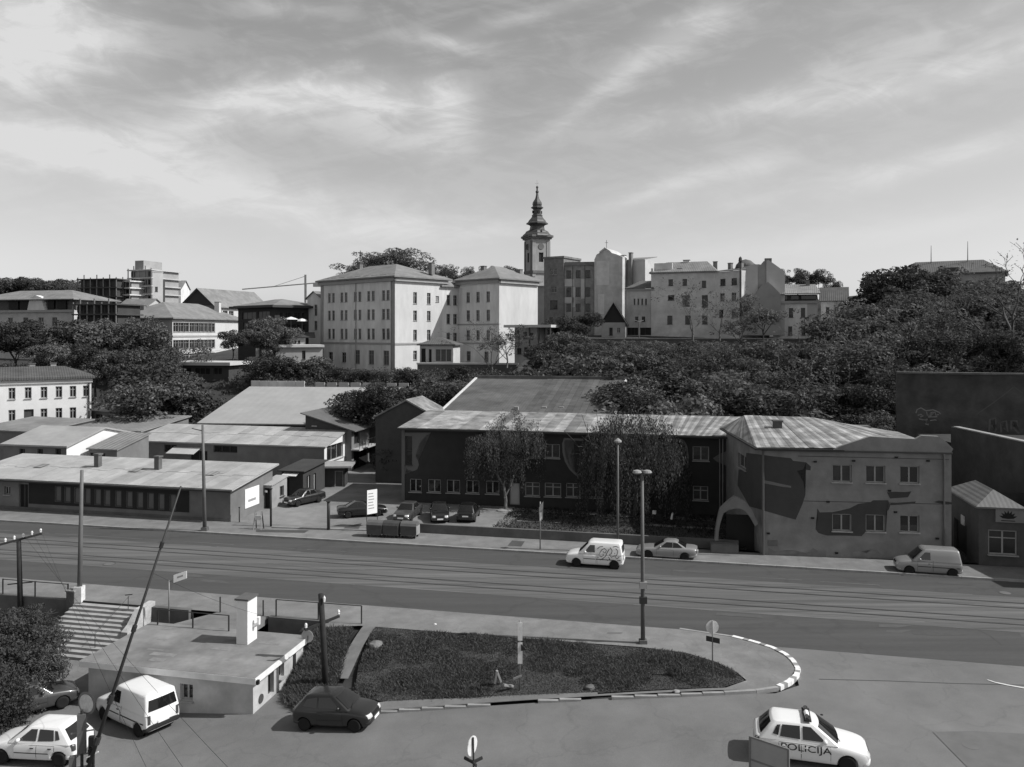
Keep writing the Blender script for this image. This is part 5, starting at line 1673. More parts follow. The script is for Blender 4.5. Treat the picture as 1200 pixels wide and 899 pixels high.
b_.row('f', [953], 382, 393, 4, **KD_)
b_.walls()
b_.part('cornice', MB().box(-.3, b_.L + .3, -.4, -.003, b_.H - .5, b_.H + .05), M_TRIM)
zr = hgt(345, 168) - b_.z0
mb = MB().box(.2, b_.L - .2, .5, 9, b_.H + .06, zr)
b_.part('attic', mb, M_RTD)
for px in (918, 931.5, 943.5, 952):
    x, z = b_.hit('f', px, 347)
    f_ = MB().box(x - .85, x + .85, -.02, .49, b_.H + .3, zr - .2).build('dormer', M_FRD, b_.root)
    MB().poly([(x - .7, -.03, b_.H + .4), (x + .7, -.03, b_.H + .4), (x + .7, -.03, zr - .3), (x - .7, -.03, zr - .3)]).build('pane', M_GLASS, f_)
for cx__ in (1.6, 6.8):
    b_.chimney(cx__, 5.2, zr + 1.4, .8, .7, 1.7, M_BRICKT)
b_.part('roof', MB().extrude([(-.6, -.6, zr + .01), (b_.L + .6, -.6, zr + .01), (b_.L - .4, 6, zr + 2.2), (.4, 6, zr + 2.2)], (0, 0, .2)), M_RT)
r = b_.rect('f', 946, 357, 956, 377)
b_.part('painted_lit_plaster', MB().box(r[0], b_.L + .02, -.03, -.002, 0, b_.H - .6), M_BRP)  # panel of another plaster tone stands in for sunlight on this half
b_ = house('end_house', 'low roofed house peeping out of the trees at the end of the row', 'house', 962, 992, 352, 173, 171, 8, M_BRG)
b_.row('f', [980, 970], 360, 368, 4, **KD_)
b_.walls()
b_.gable(2.8, M_RTD)
bb = house('embassy_block', 'long roofed block behind the trees with two rooftop masts', 'building', 1046, 1178, 322, 196, 184, 14, M_BRD, ybase=345)
for px, y0, y1 in ((1058, 318.5, 327), (1066, 317.5, 326), (1077, 317, 324), (1086, 316, 323), (1115, 312, 320), (1124, 311.5, 319)):
    pass
bb.row('f', [1165, 1150, 1135, 1120, 1105, 1090, 1075, 1062], 328, 338, 7, **KD_)
bb.walls()
bb.hip(3.4, M_RTD, .6, inset=5, th=.35)
for px in (1064, 1112):
    x, z = bb.hit('f', px, 316)
    bb.part('dormer', MB().box(x - 2, x + 2, .4, 3, bb.H + .4, bb.H + 1.7), M_FRD)
for px, py in ((1089, 285), (1133, 280)):
    x, z = bb.hit('f', px, py)
    bb.part('mast', MB().tube([(x, 6, bb.H + 2), (x, 6, z)], [.14, .05], 5), M_STEEL)

# ------------------------------------------------------------------ left part of the town
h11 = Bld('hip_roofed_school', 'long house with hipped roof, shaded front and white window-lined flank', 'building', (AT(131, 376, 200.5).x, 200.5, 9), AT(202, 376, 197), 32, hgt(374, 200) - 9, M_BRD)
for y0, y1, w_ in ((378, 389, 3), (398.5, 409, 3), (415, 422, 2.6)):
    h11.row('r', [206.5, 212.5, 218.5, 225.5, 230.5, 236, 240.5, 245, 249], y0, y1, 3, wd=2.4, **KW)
h11.walls('flb')  # front in darker plaster than the flank, its shade put into the colour
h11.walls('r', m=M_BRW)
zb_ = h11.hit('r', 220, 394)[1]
h11.part('string_course', MB().box(h11.L + .004, h11.L + .15, 0, h11.D, zb_ - .2, zb_ + .2), M_TRIM)
h11.hip(4.2, M_RT, .8, th=.3)
h11.chimney(h11.L * .35, 4, h11.H + 1, .9, .9, 2.4, M_BRICKT)
h11.chimney(h11.L - 4, 26, h11.H + 2, 1.4, 1.0, 3.0, M_BRW)
M_H12 = mat('h_shade_plaster', .14, .9, .15, .6)  # front plaster darkened as painted shade, the flank gets the sunlit copy
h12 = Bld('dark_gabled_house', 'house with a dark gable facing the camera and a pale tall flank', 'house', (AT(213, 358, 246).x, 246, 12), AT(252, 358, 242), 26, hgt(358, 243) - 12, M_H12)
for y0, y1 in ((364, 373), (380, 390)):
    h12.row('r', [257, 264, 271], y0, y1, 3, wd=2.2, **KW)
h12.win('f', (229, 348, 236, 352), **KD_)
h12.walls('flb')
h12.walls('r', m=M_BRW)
h12.gable(hgt(338, 243) - hgt(358, 243), M_RT, axis='y', ov=.8, wallm=mat('dark_gable', .05, .9, .2, 1))  # gable darker than the wall below it
h13 = Bld('glazed_dark_house', 'dark modern house with flat overhanging roof and long glazed fronts', 'house', (AT(279, 362, 190).x, 190, 10), AT(322, 360, 180), 12, hgt(361, 184) - 10, mat('dark_modern', .04, .8, .2, 1))
for q in ((284, 366, 300, 374), (302, 365, 316, 374), (285, 378, 300, 387), (302, 378, 317, 388)):
    h13.win('f', q, style='three', fm=M_FRD, gm=mat('pale_glazing', .12, .3, .2, 1), sill=False)
for q in ((328, 366, 342, 376), (345, 366, 358, 376), (328, 380, 358, 390)):
    h13.win('r', q, style='three', fm=M_FRD, gm=M_GLASS, sill=False)
h13.walls()
h13.part('roof', MB().box(-1.5, h13.L + 1.5, -1.5, 13, h13.H + .01, h13.H + .5), M_FRD)
h13.hip(1.6, M_RT, .8, z=h13.H + .52, th=.1)
for px, py in ((341, 374), (354, 376)):
    p = AT(px, py, 176)
    e = thing('parasol', 'white parasol opened on the dark terrace, ' + ('the larger one' if px == 341 else 'the smaller one to its right'), 'parasol', (p.x, p.y, p.z - 2.0))
    MB().tube([(0, 0, 0), (0, 0, 2.2)], .05, 5).build('pole', M_STEEL, e)
    MB().lathe([(1.7 if px == 341 else 1.2, 1.9), (.9, 2.25), (.05, 2.5)], 8).build('canopy', M_WHITE, e)
h14 = Bld('mansard_hotel', 'grey mansard roofed building behind the trees at the far left', 'building', (AT(-30, 362, 206).x, 206, 8), AT(86, 364, 198), 14, hgt(364, 202) - 8, mat('hotel_plaster', .46, .9, .15, .8, stain=.2))
h14.row('f', [64, 48, 30, 12], 372, 385, 6, style='cross', fm=M_FRG, gm=M_INTER)
h14.row('f', [64, 48, 30, 12], 395, 408, 6, style='cross', fm=M_FRG, gm=M_INTER)
h14.walls()
h14.part('cornice', MB().box(-.4, h14.L + .4, -.5, -.003, h14.H - .5, h14.H + .1), M_TRIM)
zr = hgt(352, 202) - 8
h14.part('attic', MB().box(0, h14.L, .8, 13, h14.H + .11, zr), M_RTD)
for q in ((9, 20), (22, 32), (55, 62), (66, 76)):
    a_, b2 = h14.hit('f', q[0], 357)[0], h14.hit('f', q[1], 357)[0]
    h14.part('dormer', MB().box(a_, b2, .3, .79, h14.H + .3, zr - .1), M_BLACK)
h14.hip(2.6, M_RT, 1.0, z=zr, th=.2, inset=8)
px0, px1 = h14.hit('f', 33, 360)[0], h14.hit('f', 53, 360)[0]
h14.part('pediment', MB().extrude([(px0, -.3, h14.H), (px1, -.3, h14.H), (px1 - .8, -.3, zr + .6), ((px0 + px1) / 2, -.3, zr + 1.2), (px0 + .8, -.3, zr + .6)], (0, 1.5, 0)), M_BRG)
# scaffolded buildings
def frame_block(name, lab, x0, x1, ytop, ybase, Y, D_, ns, nb, mnet, mslab):
    a_, c_ = AT(x0, ytop, Y), AT(x1, ytop, Y - 3)
    zb = hgt(ybase, Y)
    e = thing(name, lab, 'construction site', (a_.x, a_.y, zb), math.atan2(c_.y - a_.y, c_.x - a_.x))
    Lb = (c_ - a_).length
    hh = a_.z - zb
    MB().box(.4, Lb - .4, .6, D_, -6, hh).build('core', mnet, e)
    for k in range(ns + 1):
        MB().box(-.3, Lb + .3, -.5, D_ + .3, hh * k / ns - .18, hh * k / ns + .12).build('floor_slab', mslab, e)
    for k in range(nb + 1):
        x = Lb * k / nb
        MB().box(x - .12, x + .12, -.42, -.2, -4, hh + (1.3 if k % 2 else .5)).build('scaffold_post', M_STEEL, e)
    for k in range(ns):
        for j in range(nb):
            if random.random() < .75:
                x = Lb * (j + .5) / nb
                MB().box(x - Lb / nb * .34, x + Lb / nb * .34, .5, .59, hh * (k + .2) / ns, hh * (k + .8) / ns).build('window_opening', M_BLACK if random.random() < .6 else M_FRD, e)
    return e, Lb, hh
M_NET = mat('scaffold_net', .055, .9, .25, .5)
frame_block('scaffolded_block', 'building site wrapped in dark scaffold netting on the skyline', 92, 137, 327.5, 378, 250, 12, 5, 6, M_NET, M_FRD)
e, Lb, hh = frame_block('concrete_frame_block', 'half built concrete frame with open floors between net and tower', 137, 153, 330, 362, 252, 12, 4, 2, M_BRD, M_BRG)
e, Lb, hh = frame_block('unfinished_tower', 'unfinished concrete tower with open storeys and one smooth lit side', 151, 178, 317, 364, 255, 12, 5, 4, M_BRD, M_BRP)
MB().box(Lb * .25, Lb * .62, .2, 8, hh + .13, hh + 3).build('lift_house', M_BRD, e)
tA = AT(178.5, 321, 252)
e2 = Bld('tower_side_block', 'smooth pale side block of the unfinished tower', 'building', (tA.x, 252, hgt(364, 250)), AT(191, 320, 254), 12, hgt(319, 252) - hgt(364, 250), M_BRP)
e2.win('f', (.8, 1.6, 6, 7.5), 'm', **KD_)
e2.walls()
e2.part('roof', MB().box(-.1, e2.L + .1, -.1, 12.1, e2.H + .003, e2.H + .3), M_BRP)
e2.part('service_pipe', MB().box(e2.L + .1, e2.L + .9, 1, 2, -2, e2.H - 2), M_FRD)
b_ = house('low_far_house', 'low light house under the unfinished tower', 'house', 139, 172, 359, 235, 233, 8, M_BRP, ybase=375)
b_.row('f', [160, 150], 362, 367, 4, **KD_)
b_.walls()
b_.gable(2.2, M_RT)
b_ = house('far_ridge_house', 'small far house with grey roof beside the unfinished tower', 'house', 193, 212, 338, 300, 300, 8, M_BRG, ybase=350)
b_.row('f', [205, 198], 341, 345, 3, **KD_)
b_.walls()
b_.gable(3, M_RT)
frame_block('netted_lower_wing', 'dark netted lower wing below the scaffolded site, beside the hotel', 87, 137, 357, 392, 186, 8, 3, 6, M_NET, M_FRD)
# tower crane
p = AT(358, 345, 420)
cr = thing('tower_crane', 'thin tower crane with long level jib far behind the roofs', 'crane', (p.x, p.y, p.z - 12))
zj = hgt(335, 420) - p.z + 12
MB().box(-.5, .5, -.5, .5, 0, hgt(322, 420) - p.z + 12).build('mast', M_FRG, cr)
a_, b2 = AT(284, 339, 420).x - p.x, AT(374, 331, 420).x - p.x
mj = MB().bar((a_, 0, zj - 1.8), (b2, 0, zj + 1.6), .9, .5)
mj.build('jib', M_FRG, cr)
MB().bar((a_ * .55, 0, zj - .8), (0, 0, zj + 5), .2, .2).build('stay', M_FRG, cr)
MB().box(b2 - 3, b2 + 1, -.8, .8, zj - .5, zj + 1.5).build('counterweight', M_FRG, cr)
# lower terraces on the left
b_ = house('flat_roofed_terrace_house', 'dark low house under a broad light flat roof on the terrace', 'house', 201, 268, 428, 141, 139, 6, M_FRD, ybase=444)
b_.win('f', (206, 431, 224, 439), style='three', fm=M_FRD, gm=M_BLACK, sill=False)
b_.win('f', (228, 431, 246, 439), style='three', fm=M_FRD, gm=M_BLACK, sill=False)
b_.win('f', (250, 431, 260, 439), style='two', fm=M_FRD, gm=M_BLACK, sill=False)
b_.walls()
b_.part('roof', MB().box(-.8, b_.L + .8, -1, 7, b_.H + .003, b_.H + .55), M_BRP)
b_ = house('low_flat_annex', 'low grey annex with thin roof edge left of the large block', 'house', 323, 378, 407, 158, 161, 8, M_BRD, ybase=428)
b_.row('f', [356], 411, 421, 4, **KD_)
b_.walls()
b_.part('roof', MB().box(-.3, b_.L + .3, -.5, 8.3, b_.H + .003, b_.H + .45), M_BRP)
b_ = house('small_white_hut', 'small white hut with twin windows above the grey annex', 'hut', 336, 358, 396, 170, 171, 5, M_BRW, ybase=410)
b_.row('f', [346, 350.5], 399, 402, 2.6, **KD_)
b_.walls()
b_.part('roof', MB().extrude([(-.4, -.4, b_.H + .01), (b_.L + 2, -.4, b_.H + .01), (b_.L + 2, 5.4, b_.H + 1.0), (-.4, 5.4, b_.H + 1.0)], (0, 0, .2)), M_FRD)
p0, p1 = AT(292, 416, 160), AT(303, 414, 160)
b_ = Bld('white_garden_wall', 'short bright white garden wall stepping up beside a tree', 'wall', (p0.x, 160, p0.z - 1.6), (p1.x, 160), .5, 2.0, M_BRW)
b_.part('wall', MB().box(0, b_.L, 0, .5, -2, 1.2).box(b_.L * .7, b_.L, .001, .499, 1.201, 2.9), M_BRW)
p0, p1 = AT(294, 447, 124), AT(357, 447, 123)
b_ = Bld('grey_yard_fence', 'plain grey concrete fence behind the pale hall roof', 'fence', (p0.x, p0.y, p0.z - 3), p1, .2, 3, M_BRD)
for k in range(6):
    b_.part('fence_panel', MB().box(b_.L * k / 6 + .03, b_.L * (k + 1) / 6 - .03, 0, .15, -1, 2.2 + .9), M_BRG)
p0, p1 = AT(368, 449, 124), AT(480, 449, 122)
b_ = Bld('white_low_fence', 'low white rail fence in front of the shrubs at the terrace foot', 'fence', (p0.x, p0.y, p0.z - 2), p1, .2, 2, M_BRP)
for k in range(8):
    b_.part('fence_panel', MB().box(b_.L * k / 8 + .2, b_.L * (k + 1) / 8 - .2, 0, .15, .9, 2.1), M_BRP)
b_.part('base_wall', MB().box(0, b_.L, .2, .5, -3, .9), M_FRD)
p0 = AT(749, 393, 168)
e = thing('street_lamp', 'small lamp post with double head on the hill road', 'street lamp', (p0.x, 168, p0.z - 1))
zt = hgt(377, 168) - p0.z + 1
MB().tube([(0, 0, 0), (0, 0, zt)], .1, 5).build('post', M_POLE, e)
for s_ in (-1, 1):
    MB().bar((0, 0, zt), (s_ * .9, 0, zt + .3), .15, .1).build('lamp_head', M_BRP, e)
# road edge wall on the hill
p0, p1 = AT(640, 395, 166), AT(965, 395, 160)
b_ = Bld('hill_road_wall', 'dark parapet wall of the hill road above the wooded slope', 'wall', (p0.x, p0.y, p0.z - 3), p1, .5, 3, M_CONCD)
b_.part('wall', MB().box(0, b_.L, 0, .5, -3, 2.6), M_CONCD)
b_.part('coping', MB().box(0, b_.L, -.1, .6, 2.603, 2.8), M_CONC)
# ------------------------------------------------------------------ trees and shrubs
M_BARK = mat('bark', .075, .95, .3, 3, .4, 12)
M_BARKP = mat('bark_pale', .15, .9, .35, 4, .3, 12)
LF_D = leaf_mat('leaf_dark', .085, .55, .25)
LF_M = leaf_mat('leaf_mid', .115, .55, .3)
LF_L = leaf_mat('leaf_light', .14, .5, .35)
def grow(rg, h, trunk, levels, kids, ang, shrink, spread, up=0.15, lean=0.0):
    """branch skeleton: list of (p0, p1, r0, r1, level) and the tips"""
    segs, tips = [], []
    def rec(p, d, ln, r, lv):
        mid = p + d * ln * .5 + Vector((rg.uniform(-1, 1), rg.uniform(-1, 1), rg.uniform(-.5, .5))) * ln * .06
        q = p + d * ln
        segs.append((p, mid, r, r * .8, lv))
        segs.append((mid, q, r * .8, r * .6, lv))
        if lv >= levels:
            tips.append((q, d, ln))
            return
        n = kids if lv else kids + 1
        a0 = rg.uniform(0, 2 * PI)
        for k in range(n):
            a = a0 + 2 * PI * k / n + rg.uniform(-.5, .5)
            th = R(ang) * rg.uniform(.6, 1.25)
            if k == 0 and lv < 2:
                th *= .35
            s = d.orthogonal().normalized()
            u = d.cross(s)
            nd = d * math.cos(th) + (s * math.cos(a) + u * math.sin(a)) * math.sin(th)
            nd.z += up
            nd.x *= spread
            nd.y *= spread
            nd.normalize()
            st = q if rg.random() < .6 else p.lerp(q, rg.uniform(.55, .95))
            rec(st, nd, ln * shrink * rg.uniform(.75, 1.2), r * .55, lv + 1)
    rec(Vector((0, 0, -.4)), Vector((lean, rg.uniform(-.05, .05), 1)).normalized(), trunk + .4, h * .018 + .03, 0)
    return segs, tips
def leaf_cloud(rg, centres, n, rad, size, flat=0.8, droop=0.0):
    """n small leaf faces round each centre"""
    C = np.array([[c[0].x, c[0].y, c[0].z] for c in centres])
    m = len(C) * n
    idx = np.repeat(np.arange(len(C)), n)
    g = np.random.default_rng(rg.randrange(10 ** 6))
    rr = np.array([rad * rg.uniform(.6, 1.35) for _ in centres])[idx][:, None]
    off = np.clip(g.normal(0, 1, (m, 3)), -1.7, 1.7) * rr * .5
    off[:, 2] *= flat
    if droop:
        off[:, 2] -= np.abs(g.normal(0, 1, m)) * droop
    P = C[idx] + off
    d1 = g.normal(0, 1, (m, 3))
    d1 /= np.linalg.norm(d1, axis=1)[:, None]
    if droop:
        d1 = d1 * .5 + np.array([0, 0, -1.0])
        d1 /= np.linalg.norm(d1, axis=1)[:, None]
    d2 = np.cross(d1, g.normal(0, 1, (m, 3)))
    d2 /= np.linalg.norm(d2, axis=1)[:, None] + 1e-9
    s = size * g.uniform(.55, 1.3, (m, 1))
    asp = .32 if droop else .55
    V = np.stack([P - d1 * s * .5, P + d2 * s * asp * .5 - d1 * s * .05, P + d1 * s * .5, P - d2 * s * asp * .5 - d1 * s * .05], 1).reshape(-1, 3)
    return V
def quads_mesh(name, V, m):
    n = len(V) // 4
    me = bpy.data.meshes.new(name)
    me.vertices.add(len(V))
    me.vertices.foreach_set('co', V.astype(np.float32).ravel())
    me.loops.add(n * 4)
    me.loops.foreach_set('vertex_index', np.arange(n * 4, dtype=np.int32))
    me.polygons.add(n)
    me.polygons.foreach_set('loop_start', np.arange(0, n * 4, 4, dtype=np.int32))
    me.polygons.foreach_set('loop_total', np.full(n, 4, dtype=np.int32))
    me.update()
    me.validate()
    me.materials.append(m)
    return me
def skeleton_mesh(name, segs, m, maxlv=9, thin=1.0):
    mb = MB()
    for p, q, r0, r1, lv in segs:
        if lv <= maxlv:
            mb.tube([p, q], [max(r0 * thin, .014), max(r1 * thin, .012)], 6 if lv == 0 else (4 if lv < 3 else 3), cap=False)
    return mb.mesh(name, m, True)
PROTO = {}
def leaf_shell(rg, lobes, n, size):
    """leaf faces lying on the outside of many rounded leaf clumps"""
    g = np.random.default_rng(rg.randrange(10 ** 6))
    out = []
    for c, r in lobes:
        k = max(12, int(n * r * r))
        d = g.normal(0, 1, (k, 3))
        d[:, 2] += .25
        d /= np.linalg.norm(d, axis=1)[:, None]
        P = np.array(c)[None, :] + d * r * (g.uniform(.72, 1.06, (k, 1))) * np.array([1, 1, .85])
        nn = d * .9 + g.normal(0, .45, (k, 3))
        nn /= np.linalg.norm(nn, axis=1)[:, None]
        d1 = np.cross(nn, g.normal(0, 1, (k, 3)))
        d1 /= np.linalg.norm(d1, axis=1)[:, None] + 1e-9
        d2 = np.cross(nn, d1)
        s = size * g.uniform(.6, 1.35, (k, 1))
        out.append(np.stack([P - d1 * s * .5, P + d2 * s * .32, P + d1 * s * .5, P - d2 * s * .32], 1).reshape(-1, 3))
    return np.concatenate(out)
def tree_proto(key, seed, h, trunk, levels, kids, ang, shrink, spread, nleaf, rad, size, leaf, bark=None, up=.15, droop=0.0, keep=1.0, lean=0.0, flat=.8, thin=1.0, low=False, lobe=None):
    rg = random.Random(seed)
    segs, tips = grow(rg, h, trunk, levels, kids, ang, shrink, spread, up, lean)
    zmax = max(t[0].z for t in tips)
    k = h / zmax
    segs = [(p * k, q * k, r0, r1, lv) for p, q, r0, r1, lv in segs]
    cs = [(t[0] * k, t[1], t[2] * k) for t in tips if rg.random() < keep]
    # leaf clumps along the outer branches too
    cs += [((p + q) / 2, None, 0) for p, q, r0, r1, lv in segs if lv == levels and rg.random() < .5 * keep]
    if low:
        cs += [(Vector((c[0].x * rg.uniform(.6, 1.1), c[0].y * rg.uniform(.6, 1.1), c[0].z * rg.uniform(.05, .6))), None, 0) for c in cs[::2]]
    if lobe:
        lb = []
        for c in cs:
            if rg.random() < lobe[0]:
                lb.append((tuple(c[0] + Vector((rg.uniform(-.3, .3), rg.uniform(-.3, .3), rg.uniform(-.3, .2)))), rg.uniform(lobe[1], lobe[2])))
        V = leaf_shell(rg, lb, nleaf, size)
    else:
        V = leaf_cloud(rg, cs, nleaf, rad, size, flat, droop)
    PROTO[key] = (skeleton_mesh('trunk', segs, bark or M_BARK, thin=thin), quads_mesh('crown', V, leaf))
tree_proto('broad', 1, 9, 2.2, 3, 3, 40, .78, 1.15, 150, 1.15, .34, LF_D, lobe=(.7, .75, 1.35))
tree_proto('broad2', 2, 9, 1.8, 3, 4, 44, .8, 1.2, 150, 1.1, .34, LF_M, lobe=(.5, .65, 1.25))
tree_proto('airy', 3, 9, 2.0, 3, 4, 40, .82, 1.15, 120, .8, .28, LF_M, thin=.9, lobe=(.55, .45, .95))
tree_proto('airy2', 4, 9, 1.6, 4, 3, 42, .8, 1.25, 110, .75, .26, LF_L, M_BARKP, thin=.95, lobe=(.3, .35, .8))
tree_proto('twiggy', 5, 9, 1.4, 5, 2, 36, .84, 1.2, 8, .55, .2, LF_M, M_BARKP, thin=.9)
tree_proto('bush', 6, 4, .35, 3, 4, 52, .78, 1.3, 170, .75, .26, LF_D, low=True, lobe=(.45, .45, .85))
tree_proto('bush2', 7, 4, .3, 3, 4, 50, .8, 1.35, 170, .75, .25, LF_M, low=True, lobe=(.4, .45, .8))
tree_proto('bare', 12, 9, 2.4, 5, 3, 34, .76, 1.3, 2, .45, .13, LF_M, M_BARK, thin=.8)
tree_proto('far', 11, 9, 1.8, 3, 4, 42, .78, 1.2, 200, 1.05, .24, LF_M, lobe=(.6, .6, 1.1))
tree_proto('poplar', 8, 9, 1.2, 4, 3, 26, .74, .8, 26, .7, .36, LF_M, up=.5)
def tree(key, lab, x, y, h, z=None, group=None, name='tree', cat='tree', rz=None, wide=1.0):
    tm, cm = PROTO[key]
    base = 4.0 if key.startswith('bush') else 9.0
    s = h / base
    z = gz(x, y) if z is None else z
    e = thing(name, lab, cat, (x, y, z - .1), random.uniform(0, 6.28) if rz is None else rz, group)
    e.scale = (s * wide, s * wide, s)
    link('trunk', tm, e)
    link('crown', cm, e)
    return e
def tree_px(key, lab, px, ytop, ybase, Y, **k):
    """a tree whose top and foot are given in the photograph at distance Y"""
    p, q = AT(px, ybase, Y), AT(px, ytop, Y)
    return tree(key, lab, p.x, Y, q.z - p.z, p.z + .1, **k)
# wooded slope on the right
rg = random.Random(21)
slope = []
SLOPE_TREES = {}
for y in np.arange(88, 160, 6.0):
    for x in np.arange(9, 78, 5.8):
        X, Y = x + rg.uniform(-2.4, 2.4), y + rg.uniform(-2.4, 2.4)
        w = NX.x * X + NX.y * Y
        if w < 90 or X / Y > .72:
            continue
        if X > 38 and Y < 89:
            continue
        px = 600 + FPX * X / Y
        slope.append((X, Y, px))
for X, Y, px in slope:
    z = gz(X, Y)
    top = 399 if px < 985 else (399 - (px - 985) * 1.6 if px < 1016 else max(349 - (px - 1016) * .2, 322))
    hmax = CAMZ - (top - 390) / FPX * Y - z
    h = rg.uniform(4.6, 9.0)
    if px > 960:
        h *= 1.25
    if hmax < 1.2:
        continue
    h = min(h, hmax * rg.uniform(.8, 1.0))
    key = rg.choice(('broad', 'broad2', 'broad', 'broad2', 'airy', 'airy', 'airy2', 'twiggy', 'broad2', 'bush2')) if h > 3.2 else rg.choice(('bush', 'bush2'))
    place = 'behind the tiled hall' if px < 715 else 'behind the mural building roof' if px < 790 else 'below the tan house' if px < 868 else 'below the mansard house' if px < 962 else 'left of the brick wall' if px < 1050 else 'above the brick wall'
    place = ('low on the slope ' if Y < 104 else 'mid slope ' if Y < 128 else 'high on the slope ') + place
    kind = {'broad': 'dense dark leafy tree', 'broad2': 'dense paler leafy tree', 'airy': 'open crowned tree', 'airy2': 'light tree with pale limbs',
            'twiggy': 'half bare twiggy tree', 'bush': 'dark thicket bush', 'bush2': 'lighter thicket bush'}[key]
    SLOPE_TREES.setdefault(kind + ' ' + place, []).append((px, tree(key, kind + ' ' + place, X, Y, h, z, 'woods on the slope', wide=rg.uniform(1.15, 1.6))))
ORD = ['leftmost', 'second from left', 'third from left', 'fourth from left', 'fifth from left', 'sixth from left']
for lab, lst in SLOPE_TREES.items():
    lst.sort(key=lambda q: q[0])
    if len(lst) > 1:
        for k, (_, o) in enumerate(lst):
            o['label'] = lab + ', ' + ORD[min(k, 5)]
# brush that covers the ground between them
def brush(name, pts, n, m, seed, size=.35, hh=1.2):
    g = np.random.default_rng(seed)
    xs, ys = [p[0] for p in pts], [p[1] for p in pts]
    cs = []
    rg2 = random.Random(seed)
    while len(cs) < n:
        x, y = rg2.uniform(min(xs), max(xs)), rg2.uniform(min(ys), max(ys))
        if in_poly(x, y, pts):
            cs.append((Vector((x, y, gz(x, y) + rg2.uniform(.1, hh))), None, 0))
    V = leaf_cloud(rg2, cs, 30, .9, size, .7)
    o = link(name, quads_mesh(name, V, m))
    return struct(o, 'stuff')
brush('undergrowth', [(7, 92), (34, 84), (36, 90), (100, 95), (120, 165), (15, 165), (7, 140)], 1300, LF_D, 31, .36, .9)
brush('undergrowth', [(-40, 119), (-1, 118), (-1, 148), (-24, 152), (-40, 142)], 900, LF_D, 32, .34, 1.0)
brush('undergrowth', [(-130, 122), (-40, 119), (-44, 160), (-95, 185), (-150, 170)], 1500, LF_D, 33, .42, 1.2)
# single trees on that slope and along the hill road
for a in (('broad', 'dark round tree left of the row of town houses', 688, 366, 402, 158), ('broad2', 'round tree before the firewall and black gable', 660, 372, 408, 152),
          ('twiggy', 'half bare tree in front of the arched loggia', 812, 328, 400, 160), ('twiggy', 'tall thin tree in front of the tan house edge', 843, 338, 402, 158),
          ('airy', 'leafy tree before the low dark firewall', 895, 350, 402, 154), ('airy2', 'pale limbed tree at the foot of the mansard house', 868, 366, 408, 152),
          ('airy2', 'spreading tree covering the end house', 992, 348, 420, 146),
          ('broad', 'dark tall tree left of the embassy block', 1032, 311, 400, 160), ('broad2', 'bushy tree below the embassy block roof', 1065, 330, 400, 158),
          ('broad', 'dark tree before the middle of the embassy block', 1100, 320, 400, 156), ('airy', 'tree crowding the right half of the embassy block', 1140, 318, 400, 154),
          ('broad2', 'dense tree at the right corner of the embassy block', 1165, 330, 410, 150), ('airy2', 'wide pale tree on the slope under the embassy block', 1050, 352, 470, 118),
          ('twiggy', 'bare limbed tree on the slope over the brick wall', 1010, 365, 480, 112), ('airy', 'tree leaning over the brick wall', 1120, 370, 445, 100),
          ('bare', 'bare tree with open crown cut by the right edge', 1186, 280, 440, 104), ('broad', 'dark shrubby tree over the right end of the brick wall', 1180, 390, 445, 98)):
    tree_px(a[0], a[1], *a[2:], wide=1.25 if a[0] != 'twiggy' else 1.1)
# skyline trees
for a in (('far', 'big leafy tree rising behind the large block', 459, 293, 345, 215, 2.0), ('far', 'round skyline tree between the two pale wings', 523, 312, 345, 225, 1.1), ('far', 'dark skyline tree beside the second wing roof', 553, 314, 345, 226, 1.0),
          ('far', 'skyline tree behind the second wing roof', 595, 313, 345, 224, 1.2), ('far', 'dark tree on the skyline behind the mansard house', 935, 316, 350, 215, 1.1), ('far', 'second dark tree on the skyline right of the mansard roof', 958, 317, 350, 215, 1.0),
          ('far', 'last skyline tree sloping down behind the end house', 978, 330, 356, 214, .9), ('broad', 'dark tree beside the site fence on the left skyline', 82, 333, 360, 260, 1.2)):
    tree_px(a[0], a[1], *a[2:6], wide=a[6])
for k in range(13):
    px = -25 + k * 8.5
    lab_ = 'dark tree of the far ridge at the left edge, number %s from the left' % ('one two three four five six seven eight nine ten eleven twelve thirteen'.split()[k])
    tree_px(rg.choice(('broad', 'broad2')), lab_, px, 326 + rg.uniform(-1.5, 4) + abs(px - 20) * .04, 368, 330 + rg.uniform(-12, 12), group='trees of the far left ridge', wide=1.5)
